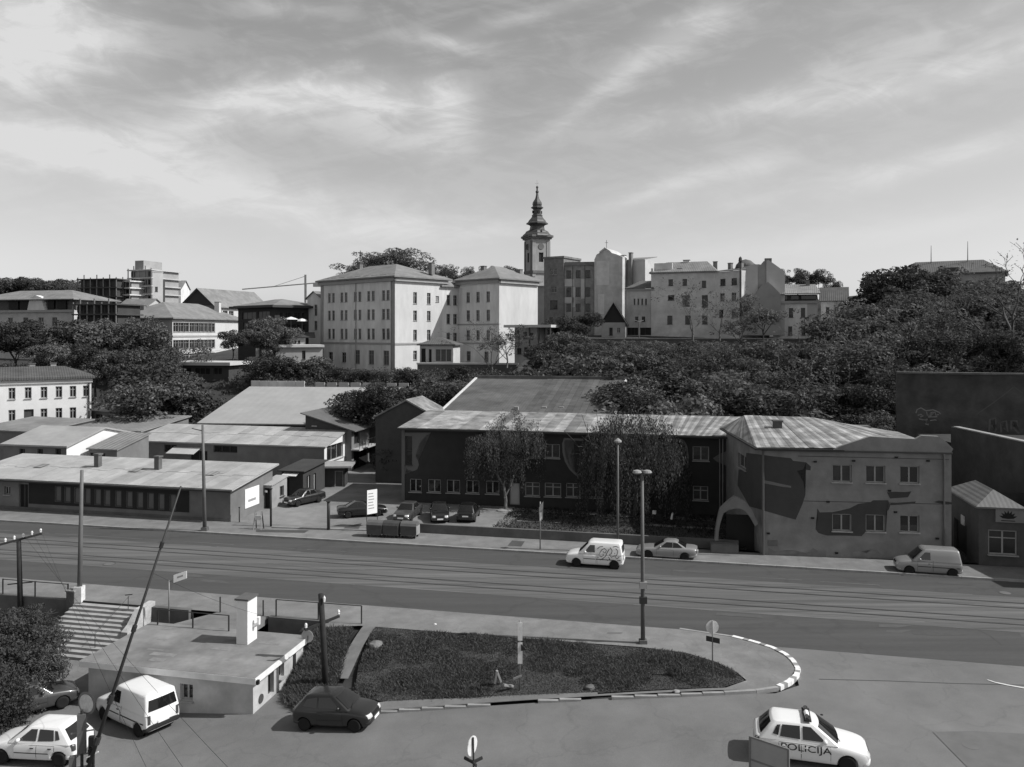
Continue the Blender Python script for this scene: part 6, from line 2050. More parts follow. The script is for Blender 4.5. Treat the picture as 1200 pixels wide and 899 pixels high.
# left hand wood before the school and the hotel
for a in (('broad', 'dark tree in front of the hotel at the left edge', 18, 376, 440, 150), ('broad2', 'tree in front of the hotel pediment', 45, 378, 440, 150), ('broad', 'dense tree between hotel and scaffold', 75, 374, 442, 148), ('broad', 'dense dark tree under the netted site', 103, 374, 445, 146),
          ('broad2', 'mid green tree under the netted site', 128, 378, 448, 144), ('airy', 'open tree before the shaded school front', 150, 376, 450, 142), ('broad', 'dark tree at the school corner', 178, 379, 452, 140), ('airy', 'open tree hiding the school corner', 200, 392, 455, 138),
          ('broad2', 'lower tree behind the white house roof', 60, 404, 448, 130), ('broad', 'lower dark tree right of the white house', 112, 402, 462, 128), ('broad', 'dark tree behind the crooked annex', 140, 410, 470, 126), ('broad2', 'tree between annex and pale hall', 168, 410, 478, 124),
          ('bush', 'big dark bush left of the pale hall', 190, 434, 494, 116), ('airy', 'open twiggy tree at the corner of the pale hall', 208, 440, 496, 112), ('bush2', 'lighter bush against the pale hall roof', 178, 448, 496, 110), ('broad', 'dark tree over the low outbuilding', 155, 425, 485, 120),
          ('broad', 'dark tree between school flank and glazed house', 273, 386, 420, 168), ('broad2', 'tree in front of the glazed house', 322, 374, 424, 160), ('broad', 'tree beside the white garden wall', 312, 388, 426, 155), ('bush', 'dark shrub on the terrace below the annex', 345, 424, 446, 140),
          ('bush2', 'round shrub in the garden below the annex', 320, 418, 446, 138), ('bush', 'dark shrub left of the large block', 366, 420, 446, 142), ('bush', 'clipped shrub at the left foot of the large block', 395, 432, 447, 140), ('bush2', 'clipped shrub at the middle foot of the large block', 425, 433, 447, 140),
          ('bush2', 'clipped shrub at the right foot of the large block', 448, 434, 447, 139), ('bush', 'dark shrub at the corner of the terrace wall', 478, 432, 450, 138), ('bush', 'shrub before the terrace wall middle', 540, 430, 446, 141),
          ('twiggy', 'bare young tree in front of the second wing', 577, 376, 442, 146), ('airy2', 'white blossoming small tree by the blank sunlit wall', 594, 380, 428, 147), ('broad', 'dark tree right of the outside stairs', 655, 396, 446, 140),
          ('broad2', 'dense tree right of the outside stairs', 665, 392, 448, 138), 
          ('broad', 'round dark tree beside the gabled shed', 452, 448, 498, 101), ('bush', 'dark bush left of the gabled shed', 428, 456, 496, 104), ('bush', 'dark bush between pale hall and tiled hall', 490, 448, 488, 112), ('bush2', 'leafy bush on the edge of the tiled roof', 530, 452, 486, 106),
          ('bush2', 'low creeper bush over the tiled roof corner', 548, 448, 474, 108), ('bush', 'dark bush at the right end of the tiled hall', 735, 446, 490, 94), ('bush2', 'lighter bush beside the white roof verge', 748, 458, 490, 91), ('bush', 'dark bush at the back of the yard', 462, 520, 548, 92)):
    tree_px(*a[:6], wide=1.35 if a[0].startswith('bush') else 1.2, name='shrub' if a[0].startswith('bush') else 'tree', cat='shrub' if a[0].startswith('bush') else 'tree')
# birch before the mural: pale trunk, hanging sparse crown
def special(lab, name, x, y, segs, V, bark, leaf, z=.1):
    e = thing(name, lab, 'tree', (x, y, z))
    link('trunk', skeleton_mesh('trunk', segs, bark), e)
    link('crown', quads_mesh('crown', V, leaf), e)
    return e
rg = random.Random(5)
segs, tips = grow(rg, 8.5, 2.6, 4, 3, 27, .74, 1.0, .15, -.03)
zm = max(t[0].z for t in tips)
k = 9.2 / zm
kk = Matrix.Diagonal((k * 1.6, k * 1.3, k))
segs = [(kk @ p, kk @ q, r0 * 1.0, r1, lv) for p, q, r0, r1, lv in segs]
cs = [(kk @ t[0], t[1], 0) for t in tips]
strands = []
for c in cs:
    for j in range(5):
        ln = rg.uniform(.8, 3.0)
        q = c[0] + Vector((rg.uniform(-.5, .5), rg.uniform(-.5, .5), 0))
        for i in range(int(ln / .28)):
            strands.append((q + Vector((rg.uniform(-.06, .06), rg.uniform(-.06, .06), -.28 * i)), None, 0))
V = leaf_cloud(rg, strands, 6, .3, .2, 1.0, .12)
pb_ = G(592, 599, .1)
birch = special('birch with pale trunk and hanging twigs in front of the mural', 'birch_tree', pb_.x, pb_.y, segs, V, mat('bark_birch', .15, .9, .45, 4, .3, 12), LF_L)
MB().lathe([(.9, -.1), (.75, .12), (.3, .2)], 10).build('root_mound', mat('mound', .3, .9, .3, 3), birch)
# weeping willow
segs, tips = grow(rg, 9.0, 2.2, 3, 4, 40, .78, 1.15, .2, .05)
zm = max(t[0].z for t in tips)
k = 9.6 / zm
segs = [(p * k, q * k, r0 * 1.2, r1 * 1.2, lv) for p, q, r0, r1, lv in segs]
strands = []
for j in range(760):
    az_, ph = rg.uniform(0, 2 * PI), math.acos(rg.uniform(.02, 1))
    rr = rg.uniform(.82, 1.0) if j % 4 else rg.uniform(.3, .8)
    c = Vector((math.cos(az_) * math.sin(ph) * 4.9 * rr, math.sin(az_) * math.sin(ph) * 4.2 * rr, 5.2 + 4.3 * math.cos(ph) * rr + rg.uniform(-.2, .35) + .5 * math.sin(az_ * 5)))
    out = Vector((math.cos(az_), math.sin(az_), 0))
    ln = min(rg.uniform(1.2, 6.0), c.z - .4)
    nst = max(2, int(ln / .24))
    for i in range(nst):
        f = i / (nst - 1)
        strands.append((c + out * .5 * math.sin(f * 1.5) + Vector((rg.uniform(-.05, .05), rg.uniform(-.05, .05), -ln * f)), None, 0))
V = leaf_cloud(rg, strands, 3, .22, .24, 1.0, .14)
pw = G(750, 608, .1)
special('big weeping willow hanging over the garden before the mural building', 'weeping_willow', pw.x - .4, pw.y + 1.0, segs, V, M_BARK, LF_M)
# shrubs of the foreground
def leafy(lab, px, py, z, h, key, wide, name='shrub'):
    p = G(px, py, z)
    return tree(key, lab, p.x, p.y, h, z, name=name, cat='shrub', wide=wide)
tree_proto('near', 9, 4, .4, 4, 4, 46, .78, 1.25, 420, .42, .15, leaf_mat('leaf_near', .095, .45, .3), low=True, lobe=(.35, .22, .48))
tree_proto('near2', 10, 4, .35, 4, 4, 44, .78, 1.25, 420, .4, .14, leaf_mat('leaf_near2', .105, .45, .3), low=True, lobe=(.3, .2, .45))
PROTO['bushnear'], PROTO['bushnear2'] = PROTO['near'], PROTO['near2']
leafy('large leafy bush at the left edge below the wooden pole', 4, 815, -1.7, 4.0, 'bushnear', 1.05)
leafy('leafy bush beside the stairs', 38, 790, -1.7, 2.7, 'bushnear2', .85)
leafy('leafy bush under the left railing', 20, 765, -1.7, 2.6, 'bushnear', 1.1)
leafy('bush at the left picture edge behind the white hatchback', -25, 855, -1.75, 3.6, 'bushnear2', 1.0)
leafy('bush right above the hidden grey car', 28, 826, -1.75, 2.9, 'bushnear', .85)
leafy('low bush in front of the hidden grey car', 8, 850, -1.75, 2.5, 'bushnear2', .95)
leafy('small shrub at the far corner of the kiosk roof', 342, 772, -1.0, 1.5, 'bushnear2', .75)
leafy('small shrub in the grass by the wooden pole', 362, 752, -.5, .9, 'bushnear', .9)
leafy('dark weed clump on the island', 790, 792, .02, .55, 'bushnear', .7)
# ------------------------------------------------------------------ vehicles
from mathutils.bvhtree import BVHTree
def paint(name, c, met=0.0):
    return mat(name, c, .35, .04, 1.0, spec=.5, metal=met, coat=.6)
P_WHITE = paint('car_paint_white', .76)
P_BLACK = paint('car_paint_black', .007)
P_DARK = paint('car_paint_dark', .013)
P_GREY = paint('car_paint_grey', .06, .2)
P_SILV = paint('car_paint_silver', .3, .3)
C_GLASS = mat('car_glass', .012, .05, .3, 1.0, spec=.8)
C_TYRE = mat('car_tyre', .015, .85, .2, 4)
C_RIM = mat('car_rim', .28, .35, .15, 3, metal=.6)
C_LAMP = mat('car_headlamp', .55, .12, .1, 3, spec=.8)
C_TAIL = mat('car_taillamp', .06, .15, .1, 3, spec=.7)
C_TRIM = mat('car_trim', .025, .6, .2, 3)
C_SEAM = mat('car_seam', .008, .8, .1, 3)
SECT = [(0, 0), (.55, 0), (.82, .0), (.95, .08), (.992, .28), (1.0, .5), (.985, .76), (.93, .93), (.8, 1.0), (.4, 1.03), (0, 1.04)]
def loft(stations, L, sect=SECT):
    mb = MB()
    m = len(sect)
    ring = m * 2 - 2
    for x, hw, zb, zt in stations:
        pts = [(L / 2 - x, y * hw, zb + (zt - zb) * z) for y, z in sect]
        pts += [(L / 2 - x, -y * hw, zb + (zt - zb) * z) for y, z in sect[-2:0:-1]]
        mb.v += pts
    for i in range(len(stations) - 1):
        for k in range(ring):
            mb.f.append((i * ring + k, i * ring + (k + 1) % ring, (i + 1) * ring + (k + 1) % ring, (i + 1) * ring + k))
    mb.f.append(tuple(range(ring))[::-1])
    mb.f.append(tuple((len(stations) - 1) * ring + k for k in range(ring)))
    mb.mi = [0] * len(mb.f)
    return mb
def bake(me, sub=0, cutter=None, bev=0.0):
    o = bpy.data.objects.new('tmp', me)
    COL.objects.link(o)
    co = None
    if sub:
        md = o.modifiers.new('s', 'SUBSURF')
        md.levels = md.render_levels = sub
    if bev:
        md = o.modifiers.new('v', 'BEVEL')
        md.width = bev
        md.segments = 3
    if cutter is not None:
        co = bpy.data.objects.new('cut', cutter)
        COL.objects.link(co)
        md = o.modifiers.new('b', 'BOOLEAN')
        md.operation = 'DIFFERENCE'
        md.object = co
        md.solver = 'EXACT'
    dg = bpy.context.evaluated_depsgraph_get()
    dg.update()
    out = bpy.data.meshes.new_from_object(o.evaluated_get(dg))
    bpy.data.objects.remove(o)
    if co is not None:
        bpy.data.objects.remove(co)
    return out
CAR = {
    'hatch5': dict(L=3.84, wb=2.46, fo=.76, r=.29, W=.83, st=[(0, .5, .36, .56), (.03, .66, .26, .65), (.14, .745, .21, .72), (.4, .8, .18, .80), (.8, .82, .18, .87), (1.15, .83, .18, .92), (1.9, .83, .18, .945), (2.7, .83, .18, .96), (3.3, .81, .2, .975), (3.62, .775, .24, .97), (3.79, .72, .28, .93), (3.84, .62, .36, .84)],
                   gh=dict(z0=.92, z2=1.43, zc=1.475, f0=1.0, f2=1.78, r2=3.2, r0=3.7, w0=.775, w2=.58), doors=((1.32, 2.27, 'f'), (2.29, 3.02, 'r')),
                   win=(((1.45, .965), (2.22, .97), (2.22, 1.385), (1.95, 1.38)), ((2.31, .97), (2.98, 1.0), (2.9, 1.37), (2.31, 1.385)), ((3.04, 1.02), (3.22, 1.06), (3.08, 1.34), (2.96, 1.36)))),
    'hatch3': dict(L=3.78, wb=2.42, fo=.74, r=.29, W=.83, st=[(0, .5, .36, .58), (.03, .66, .26, .67), (.14, .75, .21, .75), (.4, .8, .18, .84), (.75, .82, .18, .90), (1.1, .83, .18, .95), (1.9, .83, .18, .975), (2.7, .83, .18, .99), (3.2, .81, .2, 1.0), (3.55, .775, .24, .99), (3.73, .72, .28, .95), (3.78, .62, .36, .86)],
                   gh=dict(z0=.95, z2=1.47, zc=1.53, f0=.95, f2=1.72, r2=3.1, r0=3.65, w0=.775, w2=.58), doors=((1.28, 2.5, 'f'),),
                   win=(((1.4, 1.0), (2.42, 1.01), (2.42, 1.42), (1.88, 1.42)), ((2.5, 1.01), (3.2, 1.08), (3.0, 1.36), (2.5, 1.42)))),
    'van': dict(L=4.12, wb=2.69, fo=.80, r=.3, W=.86, st=[(0, .5, .4, .66), (.03, .68, .28, .76), (.15, .78, .22, .84), (.42, .83, .19, .93), (.8, .85, .19, 1.0), (1.15, .86, .19, 1.05), (2.0, .86, .19, 1.07), (3.0, .86, .19, 1.07), (3.7, .85, .21, 1.07), (3.98, .835, .25, 1.06), (4.1, .8, .3, 1.02), (4.12, .74, .36, .95)],
                gh=dict(z0=1.04, z2=1.74, zc=1.82, f0=.95, f2=1.72, r2=3.93, r0=4.08, w0=.82, w2=.70), doors=((1.3, 2.2, 'f'),),
                win=(((1.38, 1.1), (2.12, 1.1), (2.12, 1.6), (1.78, 1.6)),)),
    'coupe': dict(L=4.45, wb=2.66, fo=.92, r=.31, W=.88, st=[(0, .5, .36, .54), (.03, .68, .24, .62), (.15, .78, .2, .69), (.5, .85, .17, .77), (1.0, .87, .17, .83), (1.4, .88, .17, .87), (2.2, .88, .17, .9), (3.0, .88, .17, .93), (3.6, .87, .19, .95), (4.1, .83, .24, .95), (4.39, .76, .3, .9), (4.45, .64, .38, .82)],
                  gh=dict(z0=.87, z2=1.31, zc=1.37, f0=1.3, f2=2.15, r2=2.95, r0=3.85, w0=.78, w2=.55), doors=((1.55, 2.75, 'f'),),
                  win=(((1.8, .92), (2.68, .93), (2.68, 1.27), (2.25, 1.27)), ((2.73, .93), (3.4, .97), (3.05, 1.24), (2.73, 1.27)))),
    'sedan': dict(L=4.2, wb=2.5, fo=.8, r=.29, W=.83, st=[(0, .5, .36, .56), (.03, .66, .26, .66), (.14, .75, .21, .74), (.45, .81, .18, .83), (.9, .82, .18, .88), (1.3, .83, .18, .92), (2.0, .83, .18, .94), (2.8, .83, .18, .95), (3.3, .82, .2, .97), (3.85, .79, .24, .97), (4.15, .73, .28, .93), (4.2, .62, .36, .84)],
                  gh=dict(z0=.91, z2=1.37, zc=1.42, f0=1.15, f2=1.85, r2=2.85, r0=3.45, w0=.775, w2=.58), doors=((1.45, 2.3, 'f'), (2.32, 3.0, 'r')),
                  win=(((1.6, .96), (2.25, .96), (2.25, 1.32), (2.0, 1.32)), ((2.34, .96), (3.05, 1.0), (2.8, 1.3), (2.34, 1.32)))),
}
WHEEL = {}
def wheel_meshes(r):
    if r not in WHEEL:
        t = MB().lathe([(r * .62, -.09), (r * .93, -.1), (r, -.07), (r, .07), (r * .93, .1), (r * .62, .09)], 22, axis='Y').mesh('tyre', C_TYRE, True)
        rm = MB().lathe([(.02, .062), (r * .3, .075), (r * .42, .06), (r * .56, .082), (r * .66, .088), (r * .66, -.08), (.02, -.08)], 22, axis='Y')
        WHEEL[r] = (t, rm.mesh('rim', C_RIM))
        h = MB()
        for k in range(5):
            a = 2 * PI * k / 5
            h.lathe([(.035, .0), (.028, .012)], 6, (math.cos(a) * r * .4, 0.07, math.sin(a) * r * .4), 'Y')
        WHEEL[r] += (h.mesh('rim_holes', C_TRIM),)
    return WHEEL[r]
def make_car(kind, label, cat, pt, front_px, rear_px, z, near='right', name='car', trim=None, plate=True, z2=None, group=None, head=None):
    """front_px / rear_px: where the near front and rear wheels touch the ground"""
    S = CAR[kind]
    L, wb, fo, r, W = S['L'], S['wb'], S['fo'], S['r'], S['W']
    if head is None:
        pf, pr = G(*front_px, z), G(*rear_px, z if z2 is None else z2)
        d = Vector((pf.x - pr.x, pf.y - pr.y)).normalized()
        mid = (Vector(pf[:2]) + Vector(pr[:2])) / 2
        side = Vector((-d.y, d.x)) * (-1 if near == 'left' else 1)      # away from the near side
        mid = mid + side * (W - .1)
    else:
        mid, d = Vector(front_px), Vector(head).normalized()
    xw = L / 2 - fo - wb / 2                                           # wheelbase centre in car space
    mid = mid - d * xw
    e = thing(name, label, cat, (mid.x, mid.y, z), math.atan2(d.y, d.x), group)
    if z2 is not None and head is None:
        e.rotation_euler = (0, -math.atan2(pf.z - pr.z, wb), math.atan2(d.y, d.x))
        e.location.z = (z + z2) / 2
    cut = MB()
    for x in (L / 2 - fo, L / 2 - fo - wb):
        for s in (1, -1):
            cut.lathe([(r + .055, s * (W - .24)), (r + .055, s * (W + .2))], 24, (x, 0, r - .0), 'Y')
    cm = cut.mesh('cutter', C_TRIM)
    low = bake(bake(loft(S['st'], L).mesh('body', pt, True), 2), 0, cm)
    # greenhouse
    g = S['gh']
    def outline(xf, xr, hw, rr, bf=.09, br=.05):
        pts = []
        for k in range(7):
            y = -hw + rr + (2 * hw - 2 * rr) * k / 6
            pts.append((xf - bf * (1 - (y / hw) ** 2), y))
        for k in (1, 2, 3):
            a = PI / 2 * k / 4
            pts.append((xf + rr * (1 - math.cos(a)), hw - rr + rr * math.sin(a)))
        for k in range(5):
            pts.append((xf + rr + (xr - xf - 2 * rr) * k / 4, hw))
        for k in (1, 2, 3):
            a = PI / 2 * k / 4
            pts.append((xr - rr + rr * math.sin(a), hw - rr + rr * math.cos(a)))
        for k in range(7):
            y = hw - rr - (2 * hw - 2 * rr) * k / 6
            pts.append((xr + br * (1 - (y / hw) ** 2), y))
        for k in (1, 2, 3):
            a = PI / 2 * k / 4
            pts.append((xr - rr * (1 - math.cos(a)), -hw + rr - rr * math.sin(a)))
        for k in range(5):
            pts.append((xr - rr - (xr - xf - 2 * rr) * k / 4, -hw))
        for k in (1, 2, 3):
            a = PI / 2 * k / 4
            pts.append((xf + rr - rr * math.sin(a), -hw + rr - rr * math.cos(a)))
        return pts
    lev = [(g['f0'], g['r0'], g['w0'], g['z0'] - .05, .1), ((g['f0'] + g['f2']) / 2, (g['r0'] + g['r2']) / 2, (g['w0'] + g['w2']) / 2, (g['z0'] + g['z2']) / 2 - .025, .1), (g['f2'], g['r2'], g['w2'], g['z2'], .1),
           (g['f2'] + .07, g['r2'] - .05, g['w2'] - .05, g['z2'] + (g['zc'] - g['z2']) * .5, .1), (g['f2'] + .3, g['r2'] - .3, g['w2'] - .22, g['zc'] - .008, .1)]
    mb = MB()
    n = None
    for xf, xr, hw, zz_, rr in lev:
        o = outline(xf, xr, hw, rr)
        n = len(o)
        mb.v += [(L / 2 - x, y, zz_) for x, y in o]
    for i in range(len(lev) - 1):
        for k in range(n):
            mb.f.append((i * n + k, i * n + (k + 1) % n, (i + 1) * n + (k + 1) % n, (i + 1) * n + k))
    mb.f.append(tuple((len(lev) - 1) * n + k for k in range(n)))
    mb.mi = [0] * len(mb.f)
    gme = mb.mesh('cabin', pt, True)
    bm = bmesh.new()
    bm.from_mesh(low)
    bm.from_mesh(gme)
    me = bpy.data.meshes.new('body')
    bm.to_mesh(me)
    bvh = BVHTree.FromBMesh(bm)
    bm.free()
    me.materials.append(pt)
    if low.materials and len(low.materials) > 1:
        me.materials.append(C_TRIM)
    for p in me.polygons:
        p.use_smooth = True
    link('body', me, e)
    # helpers on the skin
    def skin(x, z_, s, off=.006):
        h = bvh.ray_cast(Vector((L / 2 - x, s * 3, z_)), Vector((0, -s, 0)))
        if h[0] is None:
            return Vector((L / 2 - x, s * (W + off), z_))
        return h[0] + Vector((0, s * off, 0))
    def front(y, z_, sgn, off=.006):
        h = bvh.ray_cast(Vector((sgn * 4, y, z_)), Vector((-sgn, 0, 0)))
        if h[0] is None:
            return Vector((sgn * L / 2, y, z_))
        return h[0] + Vector((sgn * off, 0, 0))
    def skin_patch(x0, x1, z0, z1, s, off, nx=6, nz=5):
        m = MB()
        for i in range(nx + 1):
            for j in range(nz + 1):
                m.v.append(tuple(skin(x0 + (x1 - x0) * i / nx, z0 + (z1 - z0) * j / nz, s, off)))
        for i in range(nx):
            for j in range(nz):
                a = i * (nz + 1) + j
                m.f.append((a, a + 1, a + nz + 2, a + nz + 1))
        m.mi = [0] * len(m.f)
        return m
    def front_patch(y0, y1, z0, z1, sgn, off, ny=6, nz=3):
        m = MB()
        for i in range(ny + 1):
            for j in range(nz + 1):
                m.v.append(tuple(front(y0 + (y1 - y0) * i / ny, z0 + (z1 - z0) * j / nz, sgn, off)))
        for i in range(ny):
            for j in range(nz):
                a = i * (nz + 1) + j
                m.f.append((a, a + 1, a + nz + 2, a + nz + 1))
        m.mi = [0] * len(m.f)
        return m
    def ribbon_side(pts, w, s, m, nm, off=.009):
        mm = MB()
        va = []
        for i, p in enumerate(pts):
            q0, q1 = pts[max(0, i - 1)], pts[min(len(pts) - 1, i + 1)]
            dd = Vector((q1[0] - q0[0], q1[1] - q0[1])).normalized()
            nn = Vector((-dd.y, dd.x)) * w / 2
            va.append((skin(p[0] + nn.x, p[1] + nn.y, s, off), skin(p[0] - nn.x, p[1] - nn.y, s, off)))
        for a, b_ in zip(va[:-1], va[1:]):
            mm.poly([a[0], a[1], b_[1], b_[0]])
        return mm.build(nm, m, e)
    # glass
    zA, zB = g['z0'] - .05, g['z2']
    def xfv(v):
        return g['f0'] + (g['f2'] - g['f0']) * v
    def xrv(v):
        return g['r0'] + (g['r2'] - g['r0']) * v
    def hwv(v):
        return g['w0'] + (g['w2'] - g['w0']) * v
    def screen(sgn, v0, v1, marg, bul):
        m = MB()
        ny, nv = 8, 3
        for i in range(ny + 1):
            for j in range(nv + 1):
                v = v0 + (v1 - v0) * j / nv
                hw = hwv(v)
                y = (hw - marg) * (2 * i / ny - 1)
                x = (xfv(v) - bul * (1 - (y / hw) ** 2) - .014) if sgn > 0 else (xrv(v) + bul * (1 - (y / hw) ** 2) + .014)
                m.v.append((L / 2 - x, y, zA + (zB - zA) * v + .004))
        for i in range(ny):
            for j in range(nv):
                a = i * (nv + 1) + j
                m.f.append((a, a + 1, a + nv + 2, a + nv + 1))
        m.mi = [0] * len(m.f)
        return m
    screen(1, .13, .94, .075, .09).build('windscreen', C_GLASS, e, smooth=True)
    if kind == 'van':
        screen(-1, .2, .8, .12, .05).build('rear_window', C_GLASS, e, smooth=True)
    else:
        screen(-1, .2, .9, .12, .05).build('rear_window', C_GLASS, e, smooth=True)
    for s in (1, -1):
        for w in S['win']:
            m = MB()
            m.poly([(L / 2 - x, s * (hwv((z_ - zA) / (zB - zA)) + .012), z_) for x, z_ in w])
            m.build('side_window', C_GLASS, e)
        for x0, x1, k in S['doors']:
            zt = min(st[3] for st in S['st'] if 1.0 < st[0] < 3.0) - .1
            MBs = skin_patch(x0 - .012, x1 + .012, .235, zt + .008, s, .001, 14, 9)
            sm = MBs.build('door_seam', C_SEAM, e)
            dr = skin_patch(x0, x1, .25, zt, s, .012, 14, 9).build('door', pt, e, smooth=True)
            hp = skin(x1 - .17 if True else x0, zt - .1, s, .02)
            MB().box(hp.x - .07, hp.x + .07, hp.y - .012, hp.y + .02, hp.z - .015, hp.z + .015).build('handle', trim or C_TRIM, dr)
        if kind == 'van':
            zt = .98
            skin_patch(2.28, 2.295, .3, 1.04, s, .006, 1, 5).build('door_seam', C_SEAM, e)
            skin_patch(2.2, 3.95, .62, .67, s, .012, 8, 1).build('side_moulding', C_TRIM, e)
            skin_patch(1.32, 2.15, .62, .67, s, .016, 6, 1).build('side_moulding', C_TRIM, e)
        else:
            skin_patch(S['doors'][0][0] + .02, S['doors'][-1][1] - .02, .5, .54, s, .013, 8, 1).build('side_moulding', trim or C_TRIM, e)
        q = skin(g['f0'] + .5, g['z0'] + .07, s, .1)
        mm = MB().lathe([(.02, -.09), (.07, -.07), (.085, 0), (.07, .07), (.02, .09)], 10, (q.x, q.y, q.z + .02), 'Y').build('mirror', trim or pt, e, smooth=True)
        # lamps
        zt0 = S['st'][2][3]
        for (y0, y1, sgn, m_, nm, za, zb_) in ((.40, .70, 1, C_LAMP, 'headlight', zt0 - .2, zt0 - .03), (.60, .735, -1, C_TAIL, 'tail_light', .62, 1.0 if kind == 'van' else .88)):
            front_patch(s * y0, s * y1, za, zb_, sgn, .012).build(nm, m_, e, smooth=True)
        # wheels
        for x in (L / 2 - fo, L / 2 - fo - wb):
            t, rm, hl_ = wheel_meshes(r)
            w_ = bpy.data.objects.new('wheel', t)
            COL.objects.link(w_)
            w_.parent = e
            w_.location = (x, s * (W - .115), r)
            if s < 0:
                w_.rotation_euler = (0, 0, PI)
            link('rim', rm, w_)
            link('hub_bolts', hl_, w_)
    for x in (L / 2 - fo, L / 2 - fo - wb):
        MB().lathe([(r + .05, -(W - .25)), (r + .05, W - .25)], 20, (x, 0, r), 'Y').build('wheel_well', C_SEAM, e)
    # bumpers, grille, plates
    for sgn in (1, -1):
        st = S['st'][:4] if sgn > 0 else S['st'][-4:]
        rows = [(x + (-.014 if sgn > 0 else .014), hw + .012, zb + .02, zb + .25) for x, hw, zb, zt in st]
        bmsh = bake(loft(rows, L).mesh('bumper', trim or pt, True), 1)
        link('bumper', bmsh, e)
        if plate:
            q = front(0, .42 if sgn > 0 else .62, sgn, .03)
            MB().box(q.x - .01, q.x + .01, -.26, .26, q.z - .055, q.z + .055).build('number_plate', M_WHITE, e)
    zt0 = S['st'][2][3]
    front_patch(-.3, .3, zt0 - .16, zt0 - .06, 1, .012).build('grille', C_SEAM, e)
    MB().bar((L / 2 - g['f0'] + .02, -.5, g['z0'] + .03), (L / 2 - g['f0'] - .12, .05, g['z0'] + .1), .02, .02).build('wiper', C_SEAM, e)
    e_info = dict(root=e, skin=skin, ribbon=ribbon_side, patch=skin_patch, L=L, front=front, front_patch=front_patch, bvh=bvh)
    return e_info
road_z = .0
# the near row
c = make_car('hatch5', 'white five door hatchback with dark bumper mouldings at the lower left, beside the leaning mast', 'car', P_WHITE, (4, 894), (69.5, 897.5), -1.7, near='left', name='white_hatchback')
c['root'].scale = (1.06, 1.06, 1.06)
c = make_car('van', 'white delivery van showing its back window, parked before the kiosk', 'van', P_WHITE, (-17.8, 38.5), None, gz(-18, 36) + .0, name='white_van', head=(-.83, .555), trim=C_TRIM)
c['root'].scale = (1.06, 1.06, 1.06)
c = make_car('sedan', 'grey car half hidden under the bushes at the foot of the stairs', 'car', P_GREY, tuple(G(36, 832, -1.7)[:2]), None, -1.7, name='hidden_car', head=(.78, .62))
c = make_car('hatch3', 'dark three door hatchback in the lane at the tip of the footpath', 'car', P_DARK, (419.5, 858), (354, 855.5), gz(-6.8, 36.0), near='right', name='dark_hatchback', z2=gz(-9.2, 36.3))
pc_ = make_car('hatch5', 'white police hatchback with roof light bar and dark lettering on its side', 'police car', P_WHITE, (994, 903.5), (917, 893.5), 0.0, near='right', name='police_car', trim=P_WHITE)
e = pc_['root']
e.scale = (1.1, 1.1, 1.08)
e.location.x -= .2
tm = text_mesh('POLICIJA', .31)
for v in tm.vertices:
    v.co.x *= 1.38
co = [v.co.copy() for v in tm.vertices]
for v in tm.vertices:
    p = pc_['skin'](2.13 - v.co.x, .6 + v.co.y, -1, .024 + (.004 if v.co.z > 0 else 0))
    v.co = p
tm.materials.append(C_SEAM)
link('lettering', tm, e)
lb_ = MB().box(-.13, .13, -.52, .52, 1.52, 1.56)
lbo = lb_.build('light_bar', C_TRIM, e, loc=(-.12, 0, 0))
for y0, y1, m_ in ((-.52, -.2, mat('beacon_dark', .03, .1, .1, 1, spec=.8)), (-.17, .17, M_WHITE), (.2, .52, MATS['beacon_dark'])):
    MB().lathe([(.07, y0), (.085, y0 + .04), (.085, y1 - .04), (.07, y1)], 10, (0, 0, 1.58), 'Y').build('beacon', m_, lbo)
MB().lathe([(.05, 0), (.05, .02)], 8, (.42, .25, 1.475)).build('roof_vent', C_SEAM, e)
ml = pc_['patch'](.9, 1.2, .7, .82, -1, .012)
# cars on the street
cv = make_car('van', 'white van with dark scribbled drawing on its rear side driving left on the tram street', 'van', P_WHITE, (675.6, 664), (719.6, 667), road_z, near='left', name='printed_van', trim=P_WHITE)
M_SCR = mat('print_ink', .09, .7, .2, 3)
rg = random.Random(9)
for pts in (((2.35, .75), (2.45, 1.0), (2.6, 1.3), (2.8, 1.42), (2.95, 1.3), (2.85, 1.1), (2.7, 1.2)), ((2.5, .6), (2.7, .72), (2.9, .9), (3.0, 1.15), (3.15, 1.4)), ((3.2, 1.5), (3.35, 1.3), (3.3, 1.1), (3.15, 1.0), (3.3, .85), (3.5, .95), (3.55, 1.15)),
            ((3.6, 1.45), (3.75, 1.3), (3.7, 1.05), (3.55, .9), (3.7, .75), (3.85, .9)), ((2.3, 1.35), (2.45, 1.5), (2.7, 1.55)), ((3.0, .6), (3.2, .7), (3.1, .85)), ((2.45, .9), (2.6, .85), (2.75, .95), (2.7, 1.05)), ((3.4, 1.55), (3.6, 1.6), (3.8, 1.55))):
    for s in (1, -1):
        cv['ribbon'](pts, .05, s, M_SCR, 'printed_line')
cc2 = make_car('coupe', 'grey coupe driving behind the printed white van', 'car', P_SILV, (760, 655), (802, 658), road_z, near='left', name='grey_coupe', trim=P_SILV)
cs = make_car('van', 'silver panel van driving in front of the corner building', 'van', P_SILV, (1066.3, 673.5), (1115.6, 677), road_z, near='left', name='silver_van')
c = make_car('sedan', 'dark car just entering at the left edge of the street', 'car', P_DARK, (tuple(T(-65.3, 58.2)[:2])), None, road_z, name='dark_car', head=(AX.x, AX.y))
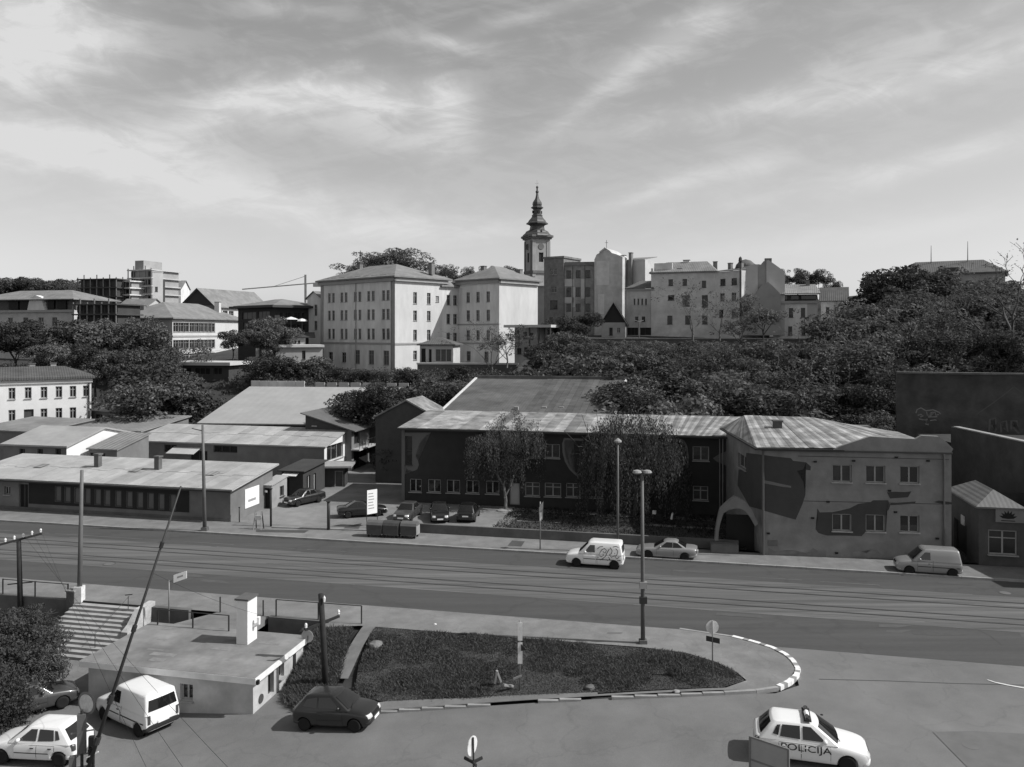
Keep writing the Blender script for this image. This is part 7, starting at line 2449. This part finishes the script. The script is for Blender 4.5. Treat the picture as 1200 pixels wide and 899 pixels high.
# cars in the yard and the parking strip
zy = .12
c = make_car('sedan', 'dark sedan parked askew in the yard before the lean-to shed', 'car', P_DARK, tuple(G(356, 590, zy)[:2]), None, zy, name='dark_sedan', head=(-.62, -.78))
c = make_car('coupe', 'black car with bright rear lamp standing in the yard entrance behind the white banner', 'car', P_BLACK, tuple(G(424, 604, zy)[:2]), None, zy, name='black_car', head=(.95, .3))
c = make_car('sedan', 'grey car in the parking row, its nose towards the bins', 'car', P_GREY, tuple(G(478, 607, zy)[:2]), None, zy, name='parked_car', head=(-.2, -.98), group='cars parked nose out before the mural building')
c = make_car('sedan', 'dark car with bright headlamps in the middle of the parking row', 'car', P_DARK, tuple(G(515, 608, zy)[:2]), None, zy, name='parked_car', head=(.12, -.99), group='cars parked nose out before the mural building')
c = make_car('hatch5', 'black hatchback at the right end of the parking row by the lawn', 'car', P_BLACK, tuple(G(549, 608, zy)[:2]), None, zy, name='parked_car', head=(.1, .99), group='cars parked nose out before the mural building')
# scooter under the willow
p = G(779, 614, .15)
sc_ = thing('motor_scooter', 'small parked scooter with a bright fairing under the willow', 'scooter', p, R(-20))
for x in (-.62, .62):
    w_ = MB().lathe([(.12, -.05), (.24, -.06), (.26, 0), (.24, .06), (.12, .05)], 14, axis='Y').build('wheel', C_TYRE, sc_, loc=(x, 0, .26))
    MB().lathe([(.02, -.03), (.12, -.04), (.12, .04), (.02, .03)], 10, axis='Y').build('rim', C_RIM, w_)
MB().extrude([(-.75, -.14, .35), (-.85, -.14, .7), (-.3, -.14, .72), (-.1, -.14, .3), (.35, -.14, .3), (.55, -.14, .85), (.72, -.14, .8), (.5, -.14, .22), (-.5, -.14, .2)], (0, .28, 0)).build('body', P_DARK, sc_)
MB().extrude([(.5, -.2, .5), (.62, -.2, 1.0), (.74, -.2, .95), (.66, -.2, .45)], (0, .4, 0)).build('fairing', P_WHITE, sc_)
MB().box(-.8, -.2, -.13, .13, .725, .82).build('seat', C_TRIM, sc_)
MB().tube([(.62, -.35, 1.05), (.6, 0, 1.0), (.62, .35, 1.05)], .025, 6).build('handlebar', C_TRIM, sc_)
MB().box(-1.05, -.75, -.17, .17, .8, 1.08).build('top_box', P_WHITE, sc_)
# ------------------------------------------------------------------ poles, signs, bins, wires
def pole(lab, px, ybase, ytop, z=0.0, r0=.12, r1=.08, m=None, lean=None, cat='pole', name='pole', group=None):
    p = G(px, ybase, z)
    k = AT(lean if lean is not None else px, ytop, p.y)
    e = thing(name, lab, cat, p, 0, group)
    h = k.z - p.z
    MB().tube([(0, 0, -.3), ((k.x - p.x) * .5, 0, h * .5), (k.x - p.x, 0, h)], [r0, (r0 + r1) / 2, r1], 10).build('shaft', m or M_POLE, e, smooth=True)
    return e, h, k.x - p.x
e, h, dx = pole('tall street lamp standing on the grass island with a T shaped double head', 753.5, 755, 555, .05, .13, .08, name='street_lamp', cat='street lamp', lean=752.5)
MB().box(-.2, .2, -.2, .2, -.1, .25).build('base_plinth', M_CONCD, e)
hd = MB().tube([(dx - .3, 0, h + .08), (dx, 0, h + .16), (dx + .3, 0, h + .08)], .05, 7).build('arm', M_POLE, e)
for s in (-1, 1):
    MB().lathe([(.05, .14), (.2, .1), (.26, 0), (.2, -.06), (.05, -.08)], 12, (dx + s * .27, 0, h + .06)).build('lamp_head', M_CONC, e)
for zz_ in (2.2, 3.0):
    MB().box(-.2, .2, -.16, .02, zz_, zz_ + .35).build('junction_box', M_CONC if zz_ > 2.5 else M_DKSTEEL, e)
e, h, dx = pole('thin street lamp in front of the weeping willow on the far pavement', 724, 647, 518, .13, .11, .07, name='street_lamp', cat='street lamp')
MB().lathe([(.03, .3), (.28, .1), (.3, 0), (.1, -.08)], 12, (0, 0, h)).build('lamp_head', M_CONC, e)
e, h, dx = pole('tall tram line pole before the end of the long warehouse', 240, 622, 498, .13, .17, .1, name='tram_pole', cat='pole', lean=237.5)
MB().bar((dx, 0, h - .5), (dx - .9, 0, h - .3), .06, .06).build('bracket', M_DKSTEEL, e)
MB().box(-.25, .25, -.25, .25, -.05, .3).build('base_plinth', M_CONCD, e)
e, h, dx = pole('tall tram line pole at the head of the stairs', 93, 704, 551, .1, .16, .1, name='tram_pole', cat='pole', lean=96)
MB().bar((dx - .05, 0, h - .9), (dx - .5, 0, h - 1.25), .05, .05).build('bracket', M_DKSTEEL, e)
MB().box(-.24, .24, -.24, .24, -.05, .9).build('base_plinth', M_WORNWHITE, e)
# wooden telegraph poles with cross arms and insulators
def telegraph(lab, px, yb, yt, z, arms, n, lean):
    e, h, dx = pole(lab, px, yb, yt, z, .17, .13, M_WOOD, lean, 'pole', 'telegraph_pole')
    tips = []
    for (zz_, half, ang) in arms:
        d = Vector((math.cos(ang), math.sin(ang), 0))
        c = Vector((dx * zz_ / h, 0, zz_))
        MB().bar(c - d * half - Vector((0, 0, .18 * half)), c + d * half + Vector((0, 0, .18 * half)), .1, .12).build('cross_arm', M_WOOD, e)
        for k in range(n):
            f = -1 + 2 * k / (n - 1)
            if abs(f) < .1:
                continue
            q = c + d * half * f * .95 + Vector((0, 0, .18 * half * f + .06))
            MB().lathe([(.03, 0), (.07, .06), (.055, .12), (.08, .16), (.05, .25), (.01, .27)], 8, tuple(q)).build('insulator', M_INSUL, e)
            tips.append(e.location + q + Vector((0, 0, .2)))
    return e, tips
e1, tips1 = telegraph('dark wooden telegraph pole with six white insulators on its cross arm', 24, 714, 634, -.6, ((4.35, 1.25, R(30)),), 6, 22)
MB().bar((-.8, 0, 1.55), (.75, 0, 1.7), .06, .06).build('step_bar', M_WOOD, e1)
e2, tips2 = telegraph('dark wooden pole with tilted bare cross arm in the grass behind the dark hatchback', 382, 805, 696, -1.0, ((3.2, .9, R(35)),), 2, 376)
MB().lathe([(.05, 0), (.07, .2), (.02, .3)], 8, (-.05, -.15, 4.3)).build('insulator', M_INSUL, e2)
# long leaning mast in the foreground
p = G(92, 935, -1.75)
q = AT(212, 570, p.y + .5)
e = thing('leaning_mast', 'long thin steel mast leaning right across the stairs and the street', 'mast', p)
dv = q - p
MB().tube([(0, 0, 0), dv * .45, dv], [.085, .062, .036], 9).build('shaft', M_DKSTEEL, e, smooth=True)
for f, ln in ((.17, .3), (.3, .35), (.53, .25), (.8, .25)):
    a = dv * f
    MB().tube([a, a + dv.normalized() * ln], .13 - .06 * f, 8).build('collar', M_DKSTEEL, e)
# traffic gear at its foot
p = G(96, 930, -1.75)
e = thing('sign_post', 'cluttered dark post seen from behind with signal boxes and a round sign', 'traffic sign', p, R(15))
top = AT(98, 838, p.y).z - p.z
MB().tube([(0, 0, -.2), (0, 0, top + .2)], .06, 8).build('post', M_DKSTEEL, e)
MB().box(-.16, .16, -.1, .06, top - 1.5, top + .05).build('signal_box', M_CONCD, e)
MB().box(.25, .45, -.1, .1, top - 2.2, top - .9).build('signal_box', M_BLACK, e)
MB().box(-.45, -.22, -.1, .08, top - 2.3, top - 1.6).build('signal_box', M_CONCD, e)
for k, zz_ in enumerate((top - 1.75, top - 1.35, top - 2.0)):
    MB().lathe([(.1, 0), (.1, .18)], 8, (.3 + .06 * (k % 2), -.25, zz_), 'Y').build('lamp_visor', M_BLACK, e)
for zz_ in (top - .7, top - 1.6, top - 2.1):
    MB().bar((-.4, 0, zz_), (.45, 0, zz_ + .06), .05, .05).build('bracket', M_STEEL, e)
MB().bar((.2, -.1, top - 1.7), (.62, -.1, top - 1.5), .05, .05).build('bracket', M_WORNWHITE, e)
d2 = AT(106, 822, p.y + .3) - p
m_ = MB().lathe([(.02, -.012), (.44, -.012), (.46, 0), (.44, .012), (.02, .012)], 20, axis='Y')
so = m_.build('round_sign', M_STEEL, e, loc=(.15, .1, d2.z), rz=R(-35))
MB().lathe([(.30, -.03), (.36, -.03), (.36, -.013), (.30, -.013)], 20, axis='Y').build('rim', M_WORNWHITE, so)
# other signs
def signpost(lab, px, yb, yt, z, name='traffic_sign', cat='traffic sign', r=.035, lean=None):
    return pole(lab, px, yb, yt, z, r, r, M_STEEL, lean, cat, name)
e, h, dx = signpost('tall thin sign post with stacked narrow plates on the grass island', 609, 806, 727, -.25)
for zz_, hh, mm in ((h - .95, .85, M_WORNWHITE), (h - 2.05, 1.0, M_WORNWHITE)):
    MB().box(-.09, .13, -.06, -.036, zz_, zz_ + hh).build('plate', mm, e)
MB().extrude([(.05, -.05, h - 1.45), (.32, -.3, h - 1.3), (.05, -.05, h - 1.1)], (0, .02, 0)).build('arrow_plate', M_DKSTEEL, e)
MB().bar((-.3, -.05, .45), (.1, -.05, .6), .04, .08).build('loose_tag', M_CONC, e)
e, h, dx = signpost('round sign seen from behind above a dark plate at the right end of the island', 835, 794, 728, .05)
MB().lathe([(.02, 0), (.31, 0), (.31, .02), (.02, .02)], 20, (0, .05, h - .3), 'Y').build('round_plate', M_CONCD, e)
MB().lathe([(.275, -.006), (.31, -.006), (.31, .026), (.275, .026)], 20, (0, .05, h - .3), 'Y').build('rim', M_WORNWHITE, e)
MB().extrude([(-.3, .05, h - .72), (.32, -.12, h - .8), (.32, -.12, h - 1.05), (-.3, .05, h - .97)], (.005, .025, 0)).build('plate', M_DKSTEEL, e)
e, h, dx = signpost('bus stop sign on the far pavement left of the printed van', 633, 644, 588, .13, 'bus_stop_sign', 'bus stop sign', .05)
MB().extrude([(-.02, -.08, h - 1.6), (.2, -.08, h - 1.3), (.24, -.08, h + .05), (.06, -.08, h - .2), (-.1, -.08, h - .45)], (0, .04, 0)).build('plate', M_CONC, e)
MB().extrude([(-.03, -.085, h - 1.5), (.12, -.085, h - 1.25), (.12, -.085, h - .8), (-.06, -.085, h - .8)], (0, .003, 0)).build('notice', M_WHITE, e)
e, h, dx = signpost('bright flag shaped stop plate on a thin post by the pit', 198, 733, 680, -.6, 'tram_stop_sign', 'tram stop sign', .04)
for s in (0,):
    pl_ = MB().extrude([(.28, -.03, h - .15), (1.05, -.03, h + .12), (1.05, -.03, h + .55), (.28, -.03, h + .3)], (0, .05, 0)).build('plate', M_WHITE, e)
    MB().extrude([(.5, -.035, h + .12), (.85, -.035, h + .24), (.85, -.035, h + .34), (.5, -.035, h + .22)], (0, .003, 0)).build('print', M_FRG, pl_)
MB().bar((0, 0, h - .05), (.3, 0, h), .05, .05).build('arm', M_STEEL, e)
# traffic sign seen edge on at the bottom
p = G(556, 945, gz(0, 29) )
e = thing('traffic_sign', 'traffic sign seen edge-on from behind at the bottom of the picture', 'traffic sign', p, R(0))
zt = AT(552, 866, p.y).z - p.z
MB().tube([(0, 0, -.2), (-.05, 0, zt + .05)], .035, 7).build('post', M_DKSTEEL, e)
MB().lathe([(.02, 0), (.34, 0), (.34, .025), (.02, .025)], 20, axis='Y').build('round_plate', M_CONCD, e, loc=(-.08, .05, zt - .28), rz=R(62))
MB().lathe([(.31, -.006), (.345, -.006), (.345, .03), (.31, .03)], 20, axis='Y').build('rim', M_WORNWHITE, e, loc=(-.08, .05, zt - .28), rz=R(62))
for a in (30, 150, 290):
    MB().bar((-.05, 0, zt - .85), (-.05 + .38 * math.cos(R(a)), .38 * math.sin(R(a)), zt - .78), .06, .1).build('clamp', M_DKSTEEL, e)
# grey panel in front of the police car
pa, pb2 = AT(879, 862.5, 29.2), AT(924, 879, 28.3)
e = thing('metal_panel', 'grey sheet metal panel on posts hiding the tail of the police car', 'panel', (pa.x, pa.y, 0), math.atan2(pb2.y - pa.y, pb2.x - pa.x))
Lp = (Vector(pb2[:2]) - Vector(pa[:2])).length
MB().box(.03, Lp - .03, -.015, .015, .35, pa.z - .03).build('sheet', mat('panel_grey', .34, .5, .12, 1.0, metal=.2), e)
for x in (0, Lp):
    MB().box(x - .035, x + .035, -.035, .035, -.1, pa.z).build('post', M_STEEL, e)
for z_ in (pa.z - .03, .35, pa.z * .62):
    MB().box(.036, Lp - .036, -.03, .03, z_ - .03, z_ + .03).build('rail', M_STEEL, e)
# bins on the far pavement
for i, (px, lab) in enumerate(((438, 'dark wheeled rubbish container, the first from the white banner'), (457, 'middle wheeled rubbish container with a bulging lid'), (478, 'wheeled rubbish container with a bright end face nearest the parked cars'))):
    p = G(px, 630 + i * .8, .125)
    e = thing('rubbish_container', lab, 'rubbish container', p, RA, 'rubbish containers on the pavement')
    M_BIN = mat('bin_metal', .075, .5, .25, 2.0, metal=.2)
    MB().extrude([(-.62, 0, .25), (-.66, 0, 1.0), (.66, 0, 1.0), (.62, 0, .25)], (0, .95, 0)).build('tub', M_BIN, e)
    lid = MB()
    pr_ = [(0, 1.003), (.12, 1.2), (.35, 1.32), (.6, 1.32), (.83, 1.2), (.95, 1.003)]
    lid.extrude([(-.67, y, z_) for y, z_ in pr_], (1.34, 0, 0))
    lid.build('lid', M_CONCD if i != 1 else M_BIN, e)
    for x in (-.5, .5):
        for y in (.12, .83):
            MB().lathe([(.1, -.03), (.1, .03)], 10, (x, y, .11), 'Y').build('castor', C_TYRE, e)
    if i == 2:
        MB().box(.672, .70, .05, .9, .3, 1.0).build('end_plate', M_CONC, e, 'bright end plate')
# banner and gate posts of the yard
pa, pb2 = AT(431.5, 606, G(431, 614, .1).y), AT(441.5, 600, G(441, 611, .1).y)
p = G(436, 617, .1)
e = thing('banner_stand', 'tall white advertising banner on two posts beside the bins', 'banner', p, R(42))
zb_, zt = AT(436, 602, p.y).z - .1, AT(436, 574, p.y).z - .1
MB().box(-.5, .5, -.02, .02, zb_, zt).build('banner', M_WHITE, e)
for k in range(6):
    MB().box(-.38, .1 + .05 * (k % 3), -.026, -.021, zt - .35 - k * .25, zt - .27 - k * .25).build('print_line', M_FRG, e)
for x in (-.53, .53):
    MB().tube([(x, 0, 0), (x, 0, zt)], .03, 6).build('post', M_DKSTEEL, e)
for lab, px, yb, yt, r in (('dark gate post in front of the tiny booth', 317.5, 617, 573, .09), ('square dark gate post in the middle of the yard mouth', 385, 621, 588, .13), ('thin post before the warehouse gable', 280.5, 612, 595, .05)):
    e, h, dx = pole(lab, px, yb, yt, .12, r, r, M_DKSTEEL, name='gate_post', cat='gate post')
    MB().box(-r * 1.3, r * 1.3, -r * 1.3, r * 1.3, h + .002, h + .06).build('cap', M_DKSTEEL, e)
# chain strip across the yard mouth
p0, p1 = G(319, 618.5, .13), G(432, 622, .13)
bb_ = MB().bar((p0.x, p0.y, .16), (p1.x, p1.y, .16), .18, .12)
struct(bb_.build('threshold_kerb', M_KERB))
# small white barrier by the booth
p = G(303, 620, .13)
e = thing('folding_barrier', 'small pale folding barrier leaning on a stand at the pavement', 'barrier', p, RA)
for x in (-.35, .35):
    MB().bar((x, -.25, 0), (x * .8, 0, 1.5), .07, .07).build('leg', M_CONC, e)
    MB().bar((x, .25, 0), (x * .8, 0.02, 1.5), .07, .07).build('leg', M_DKSTEEL, e)
MB().box(-.32, .32, -.13, -.09, .8, 1.15).build('board', M_WORNWHITE, e)
# litter and stones on the island
for i, (px, py, z_, a, lab) in enumerate(((580, 803, -.35, 80, 'upright pale plank stub in the island grass'), (587, 801, -.35, 110, 'leaning pale plank stub in the island grass'), (601, 806, -.35, 160, 'pale plank lying beside the tall sign post'))):
    p = G(px, py, z_)
    e = thing('plank', lab, 'plank', p, R(20 * i))
    d = Vector((math.cos(R(a)), 0, math.sin(R(a)) if a < 150 else .35)) * .62
    MB().bar((0, 0, .08), tuple(d + Vector((0, 0, .08))), .13, .09).build('board', M_CONC, e)
def rock(lab, px, py, z_, r_, m):
    for _ in range(6):
        p = G(px, py, z_)
        z_ = gz(p.x, p.y) + .1
    bm = bmesh.new()
    bmesh.ops.create_icosphere(bm, subdivisions=2, radius=r_)
    for v in bm.verts:
        v.co *= random.uniform(.8, 1.15)
        v.co.z *= .6
    me = bpy.data.meshes.new('stone')
    bm.to_mesh(me)
    bm.free()
    me.materials.append(m)
    tag(link('stone', me, None, None, (p.x, p.y, z_ + r_ * .2)), lab, 'stone')
rock('flat stone in the island grass near the lower kerb', 691, 807, -.05, .26, M_CONCD)
rock('pale stone at the upper end of the trodden path', 440, 757, -.25, .36, M_EARTH)
rock('small pale stone at the island edge below the round sign', 793, 811, 0.05, .15, M_CONC)
rock('white scrap stone on the pavement above the island', 510, 732, .1, .09, M_WORNWHITE)
# small T shaped railing post on the stairs
p = T(-33.2, 41.6, -.75)
e = thing('stair_handrail', 'thin bent handrail running down the middle of the stairs', 'handrail', p, RA)
MB().tube([(0, 1.4, 1.5), (0, -1.6, .2)], .014, 5).build('rail', M_DKSTEEL, e)
for y, a, b_ in ((1.3, .7, 1.5), (-1.5, -.6, .25)):
    MB().tube([(0, y, a), (0, y, b_)], .022, 5).build('post', M_DKSTEEL, e)
MB().bar((-.25, 1.35, 1.55), (.25, 1.35, 1.62), .05, .05).build('end_bar', M_DKSTEEL, e)
# overhead wires
def wire(lab, a, b, sag=.5, r=.014, n=14):
    a, b = Vector(a), Vector(b)
    pts = [a.lerp(b, k / n) - Vector((0, 0, sag * 4 * (k / n) * (1 - k / n))) for k in range(n + 1)]
    o = MB().tube([p - a for p in pts], r, 4, cap=False).build('overhead_wire', M_BLACK)
    o.location = a
    tag(o, lab, 'wire')
ends = [(1.5, 13.0, 3.6), (1, 13, 3.6), (-1, 13, 3.8), (-1.5, 13, 3.8), (-3, 13, 4.0), (-3, 13, 4.0)]
for k, t_ in enumerate(tips1[-3:]):
    wire('thin overhead wire running from the insulator pole over the kiosk, the %s one' % ('upper', 'middle', 'lower')[k], t_, ends[k * 2], .6, .006)
wire('thin wire from the leaning mast to the wooden pole by the path', AT(180, 672, 33), tips2[0], .3, .006)
